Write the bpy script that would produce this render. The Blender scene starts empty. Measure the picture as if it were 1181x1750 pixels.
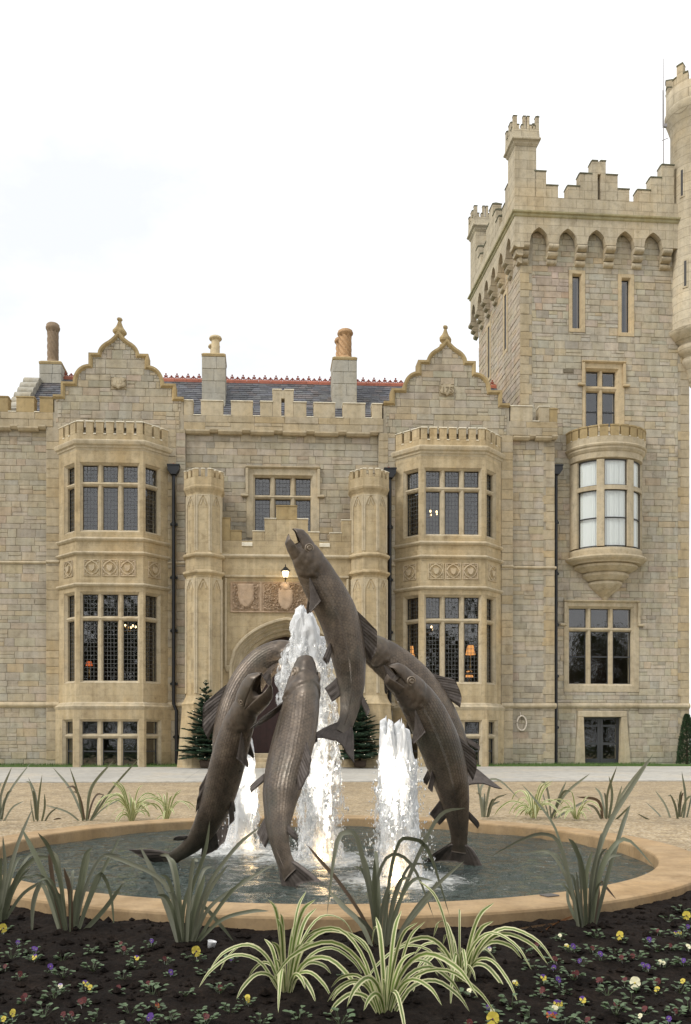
import bpy, math, random
from mathutils import Vector, Matrix, noise
from math import sin, cos, pi, radians, sqrt, atan2

scene = bpy.context.scene
COL = scene.collection
RND = random.Random(11)

# ------------------------------------------------------------------ camera
CAMH, FPX, PX0, PY0, TH = 1.10, 1460.0, 521.0, 1270.0, radians(2.8)
cam_d = bpy.data.cameras.new('camera')
cam_d.sensor_fit = 'VERTICAL'
cam_d.sensor_height = 36.0
cam_d.lens = 36.0 * FPX / 1750.0
cam_d.shift_x = (590.5 - PX0) / 1750.0
cam_d.shift_y = (PY0 - 875.0) / 1750.0
cam_d.clip_start = 0.05
cam_d.clip_end = 2000.0
cam = bpy.data.objects.new('camera', cam_d)
COL.objects.link(cam)
cam.location = (0, 0, CAMH)
cam.rotation_euler = (pi / 2, 0, -TH)
scene.camera = cam

# ------------------------------------------------------------------ sky and sun (bright overcast)
SUN_EL, SUN_AZ = radians(48), radians(-120)      # azimuth from +Y (towards the house), clockwise
world = bpy.data.worlds.new('World')
scene.world = world
world.use_nodes = True
wt = world.node_tree
wt.nodes.clear()
wo = wt.nodes.new('ShaderNodeOutputWorld')
wb = wt.nodes.new('ShaderNodeBackground')
wb.inputs['Strength'].default_value = 0.10
sky = wt.nodes.new('ShaderNodeTexSky')
sky.sky_type = 'NISHITA'
sky.sun_disc = False
sky.sun_elevation = SUN_EL
sky.sun_rotation = SUN_AZ
wtc = wt.nodes.new('ShaderNodeTexCoord')
wmap = wt.nodes.new('ShaderNodeMapping')
wmap.inputs['Scale'].default_value = (1.0, 1.0, 2.2)
wmap.inputs['Location'].default_value = (2.2, 4.0, 0.83)
wn = wt.nodes.new('ShaderNodeTexNoise')
wn.inputs['Scale'].default_value = 2.6
wn.inputs['Detail'].default_value = 7
wn.inputs['Roughness'].default_value = 0.55
wr = wt.nodes.new('ShaderNodeValToRGB')
wr.color_ramp.elements[0].position = 0.34
wr.color_ramp.elements[0].color = (8.1, 8.3, 8.6, 1)
wr.color_ramp.elements[1].position = 0.58
wr.color_ramp.elements[1].color = (10.6, 10.6, 10.6, 1)
wm = wt.nodes.new('ShaderNodeMix')
wm.data_type = 'RGBA'
wm.inputs[0].default_value = 0.93
wt.links.new(wtc.outputs['Generated'], wmap.inputs['Vector'])
wt.links.new(wmap.outputs['Vector'], wn.inputs['Vector'])
wt.links.new(wn.outputs['Fac'], wr.inputs['Fac'])
wt.links.new(sky.outputs['Color'], wm.inputs[6])
wt.links.new(wr.outputs['Color'], wm.inputs[7])
wt.links.new(wm.outputs[2], wb.inputs['Color'])
wt.links.new(wb.outputs['Background'], wo.inputs['Surface'])

sun_d = bpy.data.lights.new('sun', 'SUN')
sun_d.energy = 1.5
sun_d.angle = radians(14)
sun_d.color = (1.0, 0.96, 0.90)
sun = bpy.data.objects.new('sun', sun_d)
COL.objects.link(sun)
sdir = Vector((sin(SUN_AZ) * cos(SUN_EL), cos(SUN_AZ) * cos(SUN_EL), sin(SUN_EL)))
sun.location = sdir * 80
sun.rotation_euler = sdir.to_track_quat('Z', 'Y').to_euler()

scene.view_settings.view_transform = 'Standard'
scene.view_settings.look = 'None'
scene.view_settings.exposure = 0.32
scene.view_settings.gamma = 1.0
scene.view_settings.use_curve_mapping = False
scene.render.engine = 'CYCLES'
scene.cycles.use_denoising = True
scene.cycles.max_bounces = 7
scene.cycles.diffuse_bounces = 3
scene.cycles.glossy_bounces = 3
scene.cycles.transparent_max_bounces = 12
scene.cycles.caustics_reflective = False
scene.cycles.caustics_refractive = False

# ------------------------------------------------------------------ measuring helpers (photo pixel -> metres on a plane)
I4 = Matrix.Identity(4)
def ray(px, py):
    u = (px - PX0) / FPX
    return Vector((sin(TH) + u * cos(TH), cos(TH) - u * sin(TH), (PY0 - py) / FPX))
def W(px, py, Y):
    d = ray(px, py)
    return Vector((0, 0, CAMH)) + d * (Y / d.y)
def X(px, Y=30.0): return W(px, 1000, Y).x
def Z(py, px=480, Y=30.0): return W(px, py, Y).z
def PL(M, px, py, y0=0.0):
    Mi = M.inverted()
    o = Mi @ Vector((0, 0, CAMH))
    d = Mi.to_3x3() @ ray(px, py)
    return o + d * ((y0 - o.y) / d.y)
def onground(px, py, z):
    d = ray(px, py)
    return Vector((0, 0, CAMH)) + d * ((z - CAMH) / d.z)

# ------------------------------------------------------------------ mesh collector
class MB:
    def __init__(s):
        s.v, s.f, s.m, s.c, s.s, s.uv = [], [], [], [], [], None
    def add(s, vs, fs, mi=0, col=(1, 1, 1), smooth=False, M=None):
        b = len(s.v)
        if M is not None:
            s.v.extend([(M @ Vector(p))[:] for p in vs])
        else:
            s.v.extend([tuple(p) for p in vs])
        for f in fs:
            s.f.append(tuple(i + b for i in f))
            s.m.append(mi); s.c.append((col[0], col[1], col[2], 1.0)); s.s.append(smooth)
        return s
    def box(s, x0, x1, y0, y1, z0, z1, M=None, mi=0, col=(1, 1, 1)):
        vs = [(x0, y0, z0), (x1, y0, z0), (x1, y1, z0), (x0, y1, z0), (x0, y0, z1), (x1, y0, z1), (x1, y1, z1), (x0, y1, z1)]
        return s.add(vs, [(3, 2, 1, 0), (4, 5, 6, 7), (0, 1, 5, 4), (1, 2, 6, 5), (2, 3, 7, 6), (3, 0, 4, 7)], mi, col, False, M)
    def cbox(s, x0, x1, y0, y1, z0, z1, c=0.012, M=None, mi=0, col=(1, 1, 1)):
        c = min(c, (x1 - x0) * .3, (y1 - y0) * .3, (z1 - z0) * .3)
        vs, idx = [], {}
        for ix, xx in ((0, x0), (1, x1)):
            for iy, yy in ((0, y0), (1, y1)):
                for iz, zz in ((0, z0), (1, z1)):
                    sx, sy, sz = (1 - 2 * ix) * c, (1 - 2 * iy) * c, (1 - 2 * iz) * c
                    for a, p in enumerate(((xx, yy + sy, zz + sz), (xx + sx, yy, zz + sz), (xx + sx, yy + sy, zz))):
                        idx[(ix, iy, iz, a)] = len(vs); vs.append(p)
        fs = []
        for a in range(3):
            for d in (0, 1):
                q = []
                for (p, r) in ((0, 0), (1, 0), (1, 1), (0, 1)):
                    k = [p, r]; k.insert(a, d)
                    q.append(idx[(k[0], k[1], k[2], a)])
                fs.append(tuple(q))
        for a in range(3):                    # edges parallel to axis a
            o = [i for i in range(3) if i != a]
            for p in (0, 1):
                for r in (0, 1):
                    q = []
                    for e in (0, 1):
                        k = [0, 0, 0]; k[a] = e; k[o[0]] = p; k[o[1]] = r
                        q.append((tuple(k)))
                    fs.append((idx[q[0] + (o[0],)], idx[q[1] + (o[0],)], idx[q[1] + (o[1],)], idx[q[0] + (o[1],)]))
        for ix in (0, 1):
            for iy in (0, 1):
                for iz in (0, 1):
                    fs.append(tuple(idx[(ix, iy, iz, a)] for a in range(3)))
        return s.add(vs, fs, mi, col, False, M)
    def prism(s, poly, a0, a1, axis='y', M=None, mi=0, col=(1, 1, 1), smooth=False, caps=True):
        # poly: (x,z) extruded along y | (y,z) along x | (x,y) along z
        n = len(poly)
        def P(p, a):
            return (p[0], a, p[1]) if axis == 'y' else (a, p[0], p[1]) if axis == 'x' else (p[0], p[1], a)
        vs = [P(p, a0) for p in poly] + [P(p, a1) for p in poly]
        fs = [(i, (i + 1) % n, (i + 1) % n + n, i + n) for i in range(n)]
        s.add(vs, fs, mi, col, smooth, M)
        if caps:
            s.add(vs, [tuple(range(n)), tuple(range(2 * n - 1, n - 1, -1))], mi, col, False, M)
        return s
    def lathe(s, prof, n=24, M=None, mi=0, col=(1, 1, 1), smooth=True, a0=0, a1=2 * pi, fn=None, sx=1, sy=1):
        closed = abs(a1 - a0 - 2 * pi) < 1e-6
        m = n if closed else n + 1
        vs = []
        for (r, z) in prof:
            for j in range(m):
                a = a0 + (a1 - a0) * j / n
                rr = r * (fn(a, z) if fn else 1)
                vs.append((rr * cos(a) * sx, rr * sin(a) * sy, z))
        fs = []
        for i in range(len(prof) - 1):
            for j in range(n):
                k = (j + 1) % m
                fs.append((i * m + j, i * m + k, (i + 1) * m + k, (i + 1) * m + j))
        s.add(vs, fs, mi, col, smooth, M)
        if closed:
            cf = []
            if prof[0][0] > 1e-4: cf.append(tuple(range(m - 1, -1, -1)))
            if prof[-1][0] > 1e-4: cf.append(tuple((len(prof) - 1) * m + j for j in range(m)))
            s.add(vs, cf, mi, col, False, M) if cf else None
        return s
    def tube(s, pts, r, n=8, mi=0, col=(1, 1, 1), M=None, caps=True):
        pts = [Vector(p) for p in pts]
        rs = r if isinstance(r, (list, tuple)) else [r] * len(pts)
        vs = []
        ref = Vector((0, 0, 1))
        for i, p in enumerate(pts):
            t = (pts[min(i + 1, len(pts) - 1)] - pts[max(i - 1, 0)]).normalized()
            a = t.cross(ref)
            if a.length < .05: a = t.cross(Vector((1, 0, 0)))
            a.normalize(); b = t.cross(a)
            for j in range(n):
                an = 2 * pi * j / n
                vs.append(p + (a * cos(an) + b * sin(an)) * rs[i])
        fs = []
        for i in range(len(pts) - 1):
            for j in range(n):
                k = (j + 1) % n
                fs.append((i * n + j, i * n + k, (i + 1) * n + k, (i + 1) * n + j))
        s.add(vs, fs, mi, col, True, M)
        if caps:
            s.add(vs, [tuple(range(n - 1, -1, -1)), tuple((len(pts) - 1) * n + j for j in range(n))], mi, col, False, M)
        return s
    def ball(s, c, r, n=8, m=6, mi=0, col=(1, 1, 1), sc=(1, 1, 1), M=None):
        prof = [(max(1e-5, r * sin(pi * i / m)), -r * cos(pi * i / m)) for i in range(m + 1)]
        T = Matrix.Translation(c) @ Matrix.Diagonal((sc[0], sc[1], sc[2], 1))
        return s.lathe(prof, n, M=(M @ T) if M is not None else T, mi=mi, col=col)
    def build(s, name, mats, parent=None, loc=None):
        me = bpy.data.meshes.new(name)
        o0 = Vector(loc) if loc is not None else None
        vs = [(Vector(p) - o0)[:] for p in s.v] if o0 is not None else s.v
        me.from_pydata(vs, [], s.f)
        if not isinstance(mats, (list, tuple)): mats = [mats]
        for m in mats: me.materials.append(m)
        me.polygons.foreach_set('material_index', s.m)
        me.polygons.foreach_set('use_smooth', s.s)
        at = me.attributes.new('col', 'FLOAT_COLOR', 'FACE')
        at.data.foreach_set('color', [x for c in s.c for x in c])
        if s.uv:
            ul = me.uv_layers.new(name='uv')
            buf = []
            for f in s.f:
                for i in f: buf.extend(s.uv[i])
            ul.data.foreach_set('uv', buf)
        me.update()
        o = bpy.data.objects.new(name, me)
        COL.objects.link(o)
        if o0 is not None: o.location = o0
        if parent is not None:
            o.parent = parent
            o.matrix_parent_inverse = parent.matrix_world.inverted()
        return o

def empty(name, loc=(0, 0, 0)):
    o = bpy.data.objects.new(name, None)
    COL.objects.link(o)
    o.empty_display_size = .2
    o.location = loc
    o.matrix_world = Matrix.Translation(loc)
    return o
def tag(o, label=None, cat=None, group=None, kind=None):
    if label: o['label'] = label
    if cat: o['category'] = cat
    if group: o['group'] = group
    if kind: o['kind'] = kind
    return o

# ------------------------------------------------------------------ materials
def newmat(name):
    m = bpy.data.materials.new(name); m.use_nodes = True
    return m, m.node_tree, m.node_tree.nodes['Principled BSDF']
def N(t, typ, **kw):
    n = t.nodes.new(typ)
    for k, v in kw.items():
        if hasattr(n, k): setattr(n, k, v)
        else: n.inputs[k.replace('_', ' ')].default_value = v
    return n
def ramp(t, src, stops):
    r = t.nodes.new('ShaderNodeValToRGB')
    els = r.color_ramp.elements
    while len(els) < len(stops): els.new(.5)
    for e, (p, c) in zip(els, stops):
        e.position = p; e.color = (c[0], c[1], c[2], 1) if isinstance(c, (tuple, list)) else (c, c, c, 1)
    t.links.new(src, r.inputs['Fac'])
    return r.outputs['Color']
def mix(t, fac, a, b, mode='MIX'):
    n = t.nodes.new('ShaderNodeMix'); n.data_type = 'RGBA'; n.blend_type = mode
    for k, val in ((0, fac), (6, a), (7, b)):
        sock = n.inputs[k]
        if hasattr(val, 'links'): t.links.new(val, sock)
        elif isinstance(val, (int, float)): sock.default_value = val if k == 0 else (val, val, val, 1)
        else: sock.default_value = (val[0], val[1], val[2], 1)
    return n.outputs[2]
def noise_(t, vec, scale, detail=4, rough=.55, dist=0):
    n = N(t, 'ShaderNodeTexNoise')
    n.inputs['Scale'].default_value = scale; n.inputs['Detail'].default_value = detail
    n.inputs['Roughness'].default_value = rough; n.inputs['Distortion'].default_value = dist
    if vec is not None: t.links.new(vec, n.inputs['Vector'])
    return n.outputs['Fac']
def bump(t, h, strength, dist, bs):
    b = N(t, 'ShaderNodeBump'); b.inputs['Strength'].default_value = strength; b.inputs['Distance'].default_value = dist
    t.links.new(h, b.inputs['Height']); t.links.new(b.outputs['Normal'], bs.inputs['Normal'])
    return b
def math_(t, op, a, b=None, c=None):
    n = N(t, 'ShaderNodeMath'); n.operation = op
    for i, v in enumerate((a, b, c)):
        if v is None: continue
        if hasattr(v, 'links'): t.links.new(v, n.inputs[i])
        else: n.inputs[i].default_value = v
    return n.outputs[0]
def pos(t): return N(t, 'ShaderNodeNewGeometry').outputs['Position']
def attr(t, name='col'): 
    a = N(t, 'ShaderNodeAttribute'); a.attribute_name = name
    return a.outputs['Color']

def stone_mat(name, base=None, rough=.9, stain=.35, bumpd=.012, block=False, fine=1.0, bw=.86, bh=.39, ms=.006, mc=(.70, .66, .60, 1)):
    m, t, bs = newmat(name)
    p = pos(t)
    c = attr(t)
    if base is not None:
        c = mix(t, 1.0, c, base, 'MULTIPLY')
    big = noise_(t, p, .55, 5, .6)
    c = mix(t, .55, c, ramp(t, big, [(.3, (.74, .72, .70)), (.5, (1, 1, 1)), (.72, (1.14, 1.02, .84))]), 'MULTIPLY')
    med = noise_(t, p, 5.0, 6, .65)
    c = mix(t, .8, c, ramp(t, med, [(.28, (.70, .68, .66)), (.5, (1, 1, 1)), (.75, (1.16, 1.13, 1.06))]), 'MULTIPLY')
    spk = noise_(t, p, 38, 3, .6)
    c = mix(t, .45, c, ramp(t, spk, [(.25, (.6, .6, .6)), (.45, (1, 1, 1)), (.7, (1.15, 1.15, 1.12))]), 'MULTIPLY')
    # vertical run-off streaks and dark lichen patches, a shape of their own
    mp = N(t, 'ShaderNodeMapping'); mp.inputs['Scale'].default_value = (2.3, 2.3, .22)
    t.links.new(p, mp.inputs['Vector'])
    st = noise_(t, mp.outputs['Vector'], 1.6, 5, .6)
    c = mix(t, stain, c, ramp(t, st, [(.40, (1, 1, 1)), (.62, (.72, .68, .60))]), 'MULTIPLY')
    li = noise_(t, p, 2.1, 4, .7, .6)
    c = mix(t, stain, c, ramp(t, li, [(.60, (1, 1, 1)), (.70, (.62, .58, .52))]), 'MULTIPLY')
    if block:
        sp = N(t, 'ShaderNodeSeparateXYZ'); t.links.new(p, sp.inputs[0])
        cb = N(t, 'ShaderNodeCombineXYZ')
        t.links.new(math_(t, 'ADD', sp.outputs['X'], math_(t, 'MULTIPLY', sp.outputs['Y'], .8)), cb.inputs['X'])
        t.links.new(sp.outputs['Z'], cb.inputs['Y'])
        bk = N(t, 'ShaderNodeTexBrick')
        bk.inputs['Scale'].default_value = 1.0
        bk.inputs['Brick Width'].default_value = bw; bk.inputs['Row Height'].default_value = bh
        bk.inputs['Mortar Size'].default_value = ms; bk.inputs['Mortar Smooth'].default_value = .3
        bk.inputs['Color1'].default_value = (1.06, 1.03, .97, 1); bk.inputs['Color2'].default_value = (.88, .84, .78, 1)
        bk.inputs['Mortar'].default_value = mc; bk.inputs['Bias'].default_value = -.1
        t.links.new(cb.outputs[0], bk.inputs['Vector'])
        c = mix(t, .75, c, bk.outputs['Color'], 'MULTIPLY')
    t.links.new(c, bs.inputs['Base Color'])
    bs.inputs['Roughness'].default_value = rough
    bs.inputs['Specular IOR Level'].default_value = .25
    h = math_(t, 'ADD', math_(t, 'MULTIPLY', med, .7), math_(t, 'MULTIPLY', spk, .35 * fine))
    bump(t, h, .8, bumpd, bs)
    return m

def plain_mat(name, c, rough=.6, metal=0, spec=.5, nscale=0, namt=.3, bumpd=0, emit=None, estr=0, coat=0):
    m, t, bs = newmat(name)
    bs.inputs['Base Color'].default_value = (c[0], c[1], c[2], 1)
    bs.inputs['Roughness'].default_value = rough; bs.inputs['Metallic'].default_value = metal
    bs.inputs['Specular IOR Level'].default_value = spec
    if nscale:
        n = noise_(t, pos(t), nscale, 5, .6)
        t.links.new(mix(t, namt, c, ramp(t, n, [(.3, (.35, .35, .35)), (.5, (1, 1, 1)), (.75, (1.5, 1.45, 1.4))]), 'MULTIPLY'), bs.inputs['Base Color'])
        if bumpd: bump(t, n, .7, bumpd, bs)
    if emit:
        bs.inputs['Emission Color'].default_value = (emit[0], emit[1], emit[2], 1); bs.inputs['Emission Strength'].default_value = estr
    return m

M_RUB = stone_mat('rubble_stone', None, .92, .5, .02)
M_MORT = stone_mat('mortar', (.40, .36, .285), .95, .4, .008)
M_ASH = stone_mat('ashlar', (.51, .430, .292), .88, .6, .006, block=True)
M_TRIM = stone_mat('trim_stone', (.53, .458, .33), .86, .5, .004)
M_TOWASH = stone_mat('tower_ashlar', (.53, .475, .37), .9, .45, .008, block=True, bw=.62, bh=.33, ms=.010, mc=(.52, .48, .43, 1))
M_OCHRE = stone_mat('ochre_stone', (.42, .325, .175), .88, .45, .006)
M_CAP = stone_mat('pale_cap', (.78, .73, .60), .85, .15, .003)
M_NEWCAP = stone_mat('tower_window_stone', (.56, .455, .295), .85, .2, .003)
M_MOSS = stone_mat('weathered_cap', (.17, .17, .12), .92, .3, .006)
M_GREYBLK = stone_mat('grey_chimney_stone', (.45, .43, .37), .9, .4, .004)
M_TERRA = stone_mat('carved_red_stone', (.48, .36, .255), .9, .4, .004)
M_POT = stone_mat('chimney_pot_clay', (.52, .33, .18), .8, .2, .003)
M_POTP = stone_mat('chimney_pot_pale', (.66, .55, .36), .8, .2, .003)
M_POTB = stone_mat('chimney_pot_brown', (.32, .24, .165), .85, .4, .004)
M_SLATE = stone_mat('slate', None, .55, .2, .004)
M_RIDGE = stone_mat('red_ridge_tile', (.36, .125, .08), .7, .2, .003)
M_CREST = stone_mat('red_cresting', (.32, .10, .07), .7, .1, .002)
M_LEAD = plain_mat('lead_flashing', (.17, .19, .21), .55, .3, .5, 6, .4, .003)
M_PIPE = plain_mat('black_pipe', (.012, .013, .015), .45, 0, .5, 9, .4)
M_FRAME = plain_mat('window_metal', (.035, .032, .03), .5, .2, .5)
M_CAME = plain_mat('lead_came', (.12, .12, .115), .5, .4, .5)
M_SASH = plain_mat('grey_sash_paint', (.05, .052, .055), .5, 0, .5)
M_WOOD = plain_mat('dark_door_wood', (.035, .012, .010), .5, 0, .5, 7, .5, .004)
M_BRASS = plain_mat('brass', (.75, .48, .16), .25, 1)
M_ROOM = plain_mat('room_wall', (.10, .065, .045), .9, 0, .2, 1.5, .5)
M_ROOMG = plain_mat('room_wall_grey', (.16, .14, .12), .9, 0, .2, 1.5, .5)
M_CURT = plain_mat('white_curtain', (.92, .94, .92), .9, 0, .1)
M_IRON = plain_mat('black_iron', (.015, .015, .014), .45, .4, .5)

def glass_mat():
    m = bpy.data.materials.new('window_glass'); m.use_nodes = True
    t = m.node_tree; t.nodes.clear()
    o = N(t, 'ShaderNodeOutputMaterial')
    g = N(t, 'ShaderNodeBsdfGlossy'); g.inputs['Roughness'].default_value = .015
    g.inputs['Color'].default_value = (1, 1, 1, 1)
    tr = N(t, 'ShaderNodeBsdfTransparent'); tr.inputs['Color'].default_value = (.92, .94, .93, 1)
    ge = N(t, 'ShaderNodeNewGeometry'); dt = N(t, 'ShaderNodeVectorMath'); dt.operation = 'DOT_PRODUCT'
    t.links.new(ge.outputs['Normal'], dt.inputs[0]); t.links.new(ge.outputs['Incoming'], dt.inputs[1])
    fac = math_(t, 'ADD', .115, math_(t, 'MULTIPLY', math_(t, 'POWER', math_(t, 'SUBTRACT', 1.0, math_(t, 'ABSOLUTE', dt.outputs['Value'])), 5.0), .85))
    ms = N(t, 'ShaderNodeMixShader')
    b = N(t, 'ShaderNodeBump'); b.inputs['Strength'].default_value = .25; b.inputs['Distance'].default_value = .006
    t.links.new(noise_(t, pos(t), 5.5, 2, .5), b.inputs['Height'])
    t.links.new(b.outputs['Normal'], g.inputs['Normal'])
    t.links.new(fac, ms.inputs[0])
    t.links.new(tr.outputs[0], ms.inputs[1]); t.links.new(g.outputs[0], ms.inputs[2])
    t.links.new(ms.outputs[0], o.inputs['Surface'])
    return m
M_GLASS = glass_mat()

# stone colours picked per block
def rubcol(r=RND, warm=0.0):
    k = r.random()
    if k < .60: c = (.452, .405, .318)
    elif k < .80: c = (.435, .398, .322)
    elif k < .91 - warm: c = (.465, .393, .280)
    elif k < .96: c = (.445, .376, .296)
    else: c = (.37, .335, .27)
    v = r.uniform(.95, 1.05)
    return (c[0] * v * r.uniform(.97, 1.03), c[1] * v, c[2] * v * r.uniform(.95, 1.05))
def quocol(r=RND):
    k = r.random()
    c = (.475, .405, .285) if k < .58 else (.47, .385, .25) if k < .78 else (.45, .395, .30)
    v = r.uniform(.93, 1.06)
    return tuple(x * v for x in c)
# ------------------------------------------------------------------ masonry
def clip_rects(r, excl):
    out = [r]
    for e in excl:
        nxt = []
        for (a, b, c, d) in out:
            if b <= e[0] or a >= e[1] or d <= e[2] or c >= e[3]:
                nxt.append((a, b, c, d)); continue
            if a < e[0]: nxt.append((a, e[0], c, d))
            if b > e[1]: nxt.append((e[1], b, c, d))
            lo, hi = max(a, e[0]), min(b, e[1])
            if c < e[2]: nxt.append((lo, hi, c, e[2]))
            if d > e[3]: nxt.append((lo, hi, e[3], d))
        out = nxt
    return [q for q in out if q[1] - q[0] > .06 and q[3] - q[2] > .05]
def pip(poly, x, z):
    c = False; n = len(poly); j = n - 1
    for i in range(n):
        (xi, zi), (xj, zj) = poly[i], poly[j]
        if (zi > z) != (zj > z) and x < (xj - xi) * (z - zi) / (zj - zi) + xi: c = not c
        j = i
    return c
def rubble(x0, x1, z0, z1, excl=(), poly=None, hmin=.17, hmax=.31, wmin=.28, wmax=.85, r=RND):
    out = []
    z = z0
    while z < z1 - .01:
        h = r.uniform(hmin, hmax)
        if z1 - z - h < .13: h = z1 - z
        x = x0
        while x < x1 - .01:
            w = r.uniform(wmin, wmax) * (1.0 if h < .26 else .85)
            if x1 - x - w < .2: w = x1 - x
            if h > .24 and r.random() < .28 and w > .3:
                k = r.uniform(.4, .6)
                if r.random() < .5 and w > .5:
                    q = r.uniform(.35, .65)
                    out += [(x, x + w, z, z + h * k), (x, x + w * q, z + h * k, z + h), (x + w * q, x + w, z + h * k, z + h)]
                else:
                    out += [(x, x + w, z, z + h * k), (x, x + w, z + h * k, z + h)]
            else:
                out.append((x, x + w, z, z + h))
            x += w
        z += h
    res = []
    for q in out: res += clip_rects(q, excl)
    if poly:
        fin = []
        def rec(q, d=0):
            cs = [pip(poly, q[i], q[j]) for i in (0, 1) for j in (2, 3)]
            if all(cs): fin.append(q); return
            if not any(cs) and not pip(poly, (q[0] + q[1]) / 2, (q[2] + q[3]) / 2): return
            if q[1] - q[0] > q[3] - q[2]:
                if q[1] - q[0] < .12: return
                m = (q[0] + q[1]) / 2; rec((q[0], m, q[2], q[3])); rec((m, q[1], q[2], q[3]))
            else:
                if q[3] - q[2] < .1: return
                m = (q[2] + q[3]) / 2; rec((q[0], q[1], q[2], m)); rec((q[0], q[1], m, q[3]))
        for q in res: rec(q)
        res = fin
    return res
def quoins(x0, x1, z0, z1, side=0, r=RND, h0=.24, h1=.40, jag=.14):
    # dressed blocks up a corner; side -1/1: ragged on the left/right
    out = []; z = z0; k = 0
    while z < z1 - .01:
        h = r.uniform(h0, h1)
        if z1 - z - h < .16: h = z1 - z
        e = jag if k % 2 else 0
        out.append((x0 - (e if side < 0 else 0), x1 + (e if side > 0 else 0), z, z + h))
        z += h; k += 1
    return out
def add_stone(mb, rect, M, y0, col, r=RND, proud=None, g=.0045, c=.011):
    x0, x1, z0, z1 = rect
    x0 += g; x1 -= g; z0 += g; z1 -= g
    p = proud if proud is not None else r.uniform(.012, .026)
    j = lambda: r.uniform(-.005, .005)
    o = [(x0 + j(), z0 + j()), (x1 + j(), z0 + j()), (x1 + j(), z1 + j()), (x0 + j(), z1 + j())]
    ctr = ((x0 + x1) / 2, (z0 + z1) / 2)
    def sh(q, d): return (q[0] + (d if q[0] < ctr[0] else -d), q[1] + (d if q[1] < ctr[1] else -d))
    vs = [(q[0], y0 + .004, q[1]) for q in o] + [(q[0], y0 - p + c, q[1]) for q in o] + [(sh(q, c)[0], y0 - p + r.uniform(-.005, .005), sh(q, c)[1]) for q in o]
    fs = [(i, (i + 1) % 4, 4 + (i + 1) % 4, 4 + i) for i in range(4)] + [(4 + i, 4 + (i + 1) % 4, 8 + (i + 1) % 4, 8 + i) for i in range(4)] + [(8, 9, 10, 11)]
    mb.add(vs, fs, 0, col, False, M)
class Masonry:
    def __init__(s): s.q = []
    def wall(s, rects, M, y0, colf=rubcol, name='stone', vis=1.0):
        for r_ in rects: s.q.append(((r_[1] - r_[0]) * (r_[3] - r_[2]) * vis, r_, M, y0, colf(), name))
    def finish(s, parent, mat, limit=300):
        for nm in sorted(set(k[5] for k in s.q)):
            lst = sorted([k for k in s.q if k[5] == nm], key=lambda k: -k[0])
            rest = MB()
            for i, (a, r_, M, y0, col, _) in enumerate(lst):
                if i < limit:
                    b = MB(); add_stone(b, r_, M, y0, col)
                    b.build(nm, mat, parent, M @ Vector(((r_[0] + r_[1]) / 2, y0, (r_[2] + r_[3]) / 2)))
                else: add_stone(rest, r_, M, y0, col)
            if rest.f:
                tag(rest.build(nm + '_facing', mat, parent), kind='stuff')
def slab(mb, M, x0, x1, z0, z1, holes, y0, y1, mi=0, col=(1, 1, 1), ends=True):
    xs = sorted(set([x0, x1] + [min(max(h[i], x0), x1) for h in holes for i in (0, 1)]))
    zs = sorted(set([z0, z1] + [min(max(h[i], z0), z1) for h in holes for i in (2, 3)]))
    def solid(i, j):
        if i < 0 or j < 0 or i >= len(xs) - 1 or j >= len(zs) - 1: return False
        cx, cz = (xs[i] + xs[i + 1]) / 2, (zs[j] + zs[j + 1]) / 2
        return not any(h[0] < cx < h[1] and h[2] < cz < h[3] for h in holes)
    for i in range(len(xs) - 1):
        for j in range(len(zs) - 1):
            if not solid(i, j): continue
            a, b, c, d = xs[i], xs[i + 1], zs[j], zs[j + 1]
            vs = [(a, y0, c), (b, y0, c), (b, y0, d), (a, y0, d), (a, y1, c), (b, y1, c), (b, y1, d), (a, y1, d)]
            fs = [(0, 1, 2, 3), (7, 6, 5, 4)]
            if not solid(i - 1, j): fs.append((0, 3, 7, 4))
            if not solid(i + 1, j): fs.append((1, 5, 6, 2))
            if not solid(i, j - 1): fs.append((0, 4, 5, 1))
            if not solid(i, j + 1): fs.append((3, 2, 6, 7))
            mb.add(vs, fs, mi, col, False, M)
SPL = .075
def hole_of(x0, x1, z0, z1, s=SPL): return (x0 - s, x1 + s, z0 - s, z1 + s)
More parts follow.
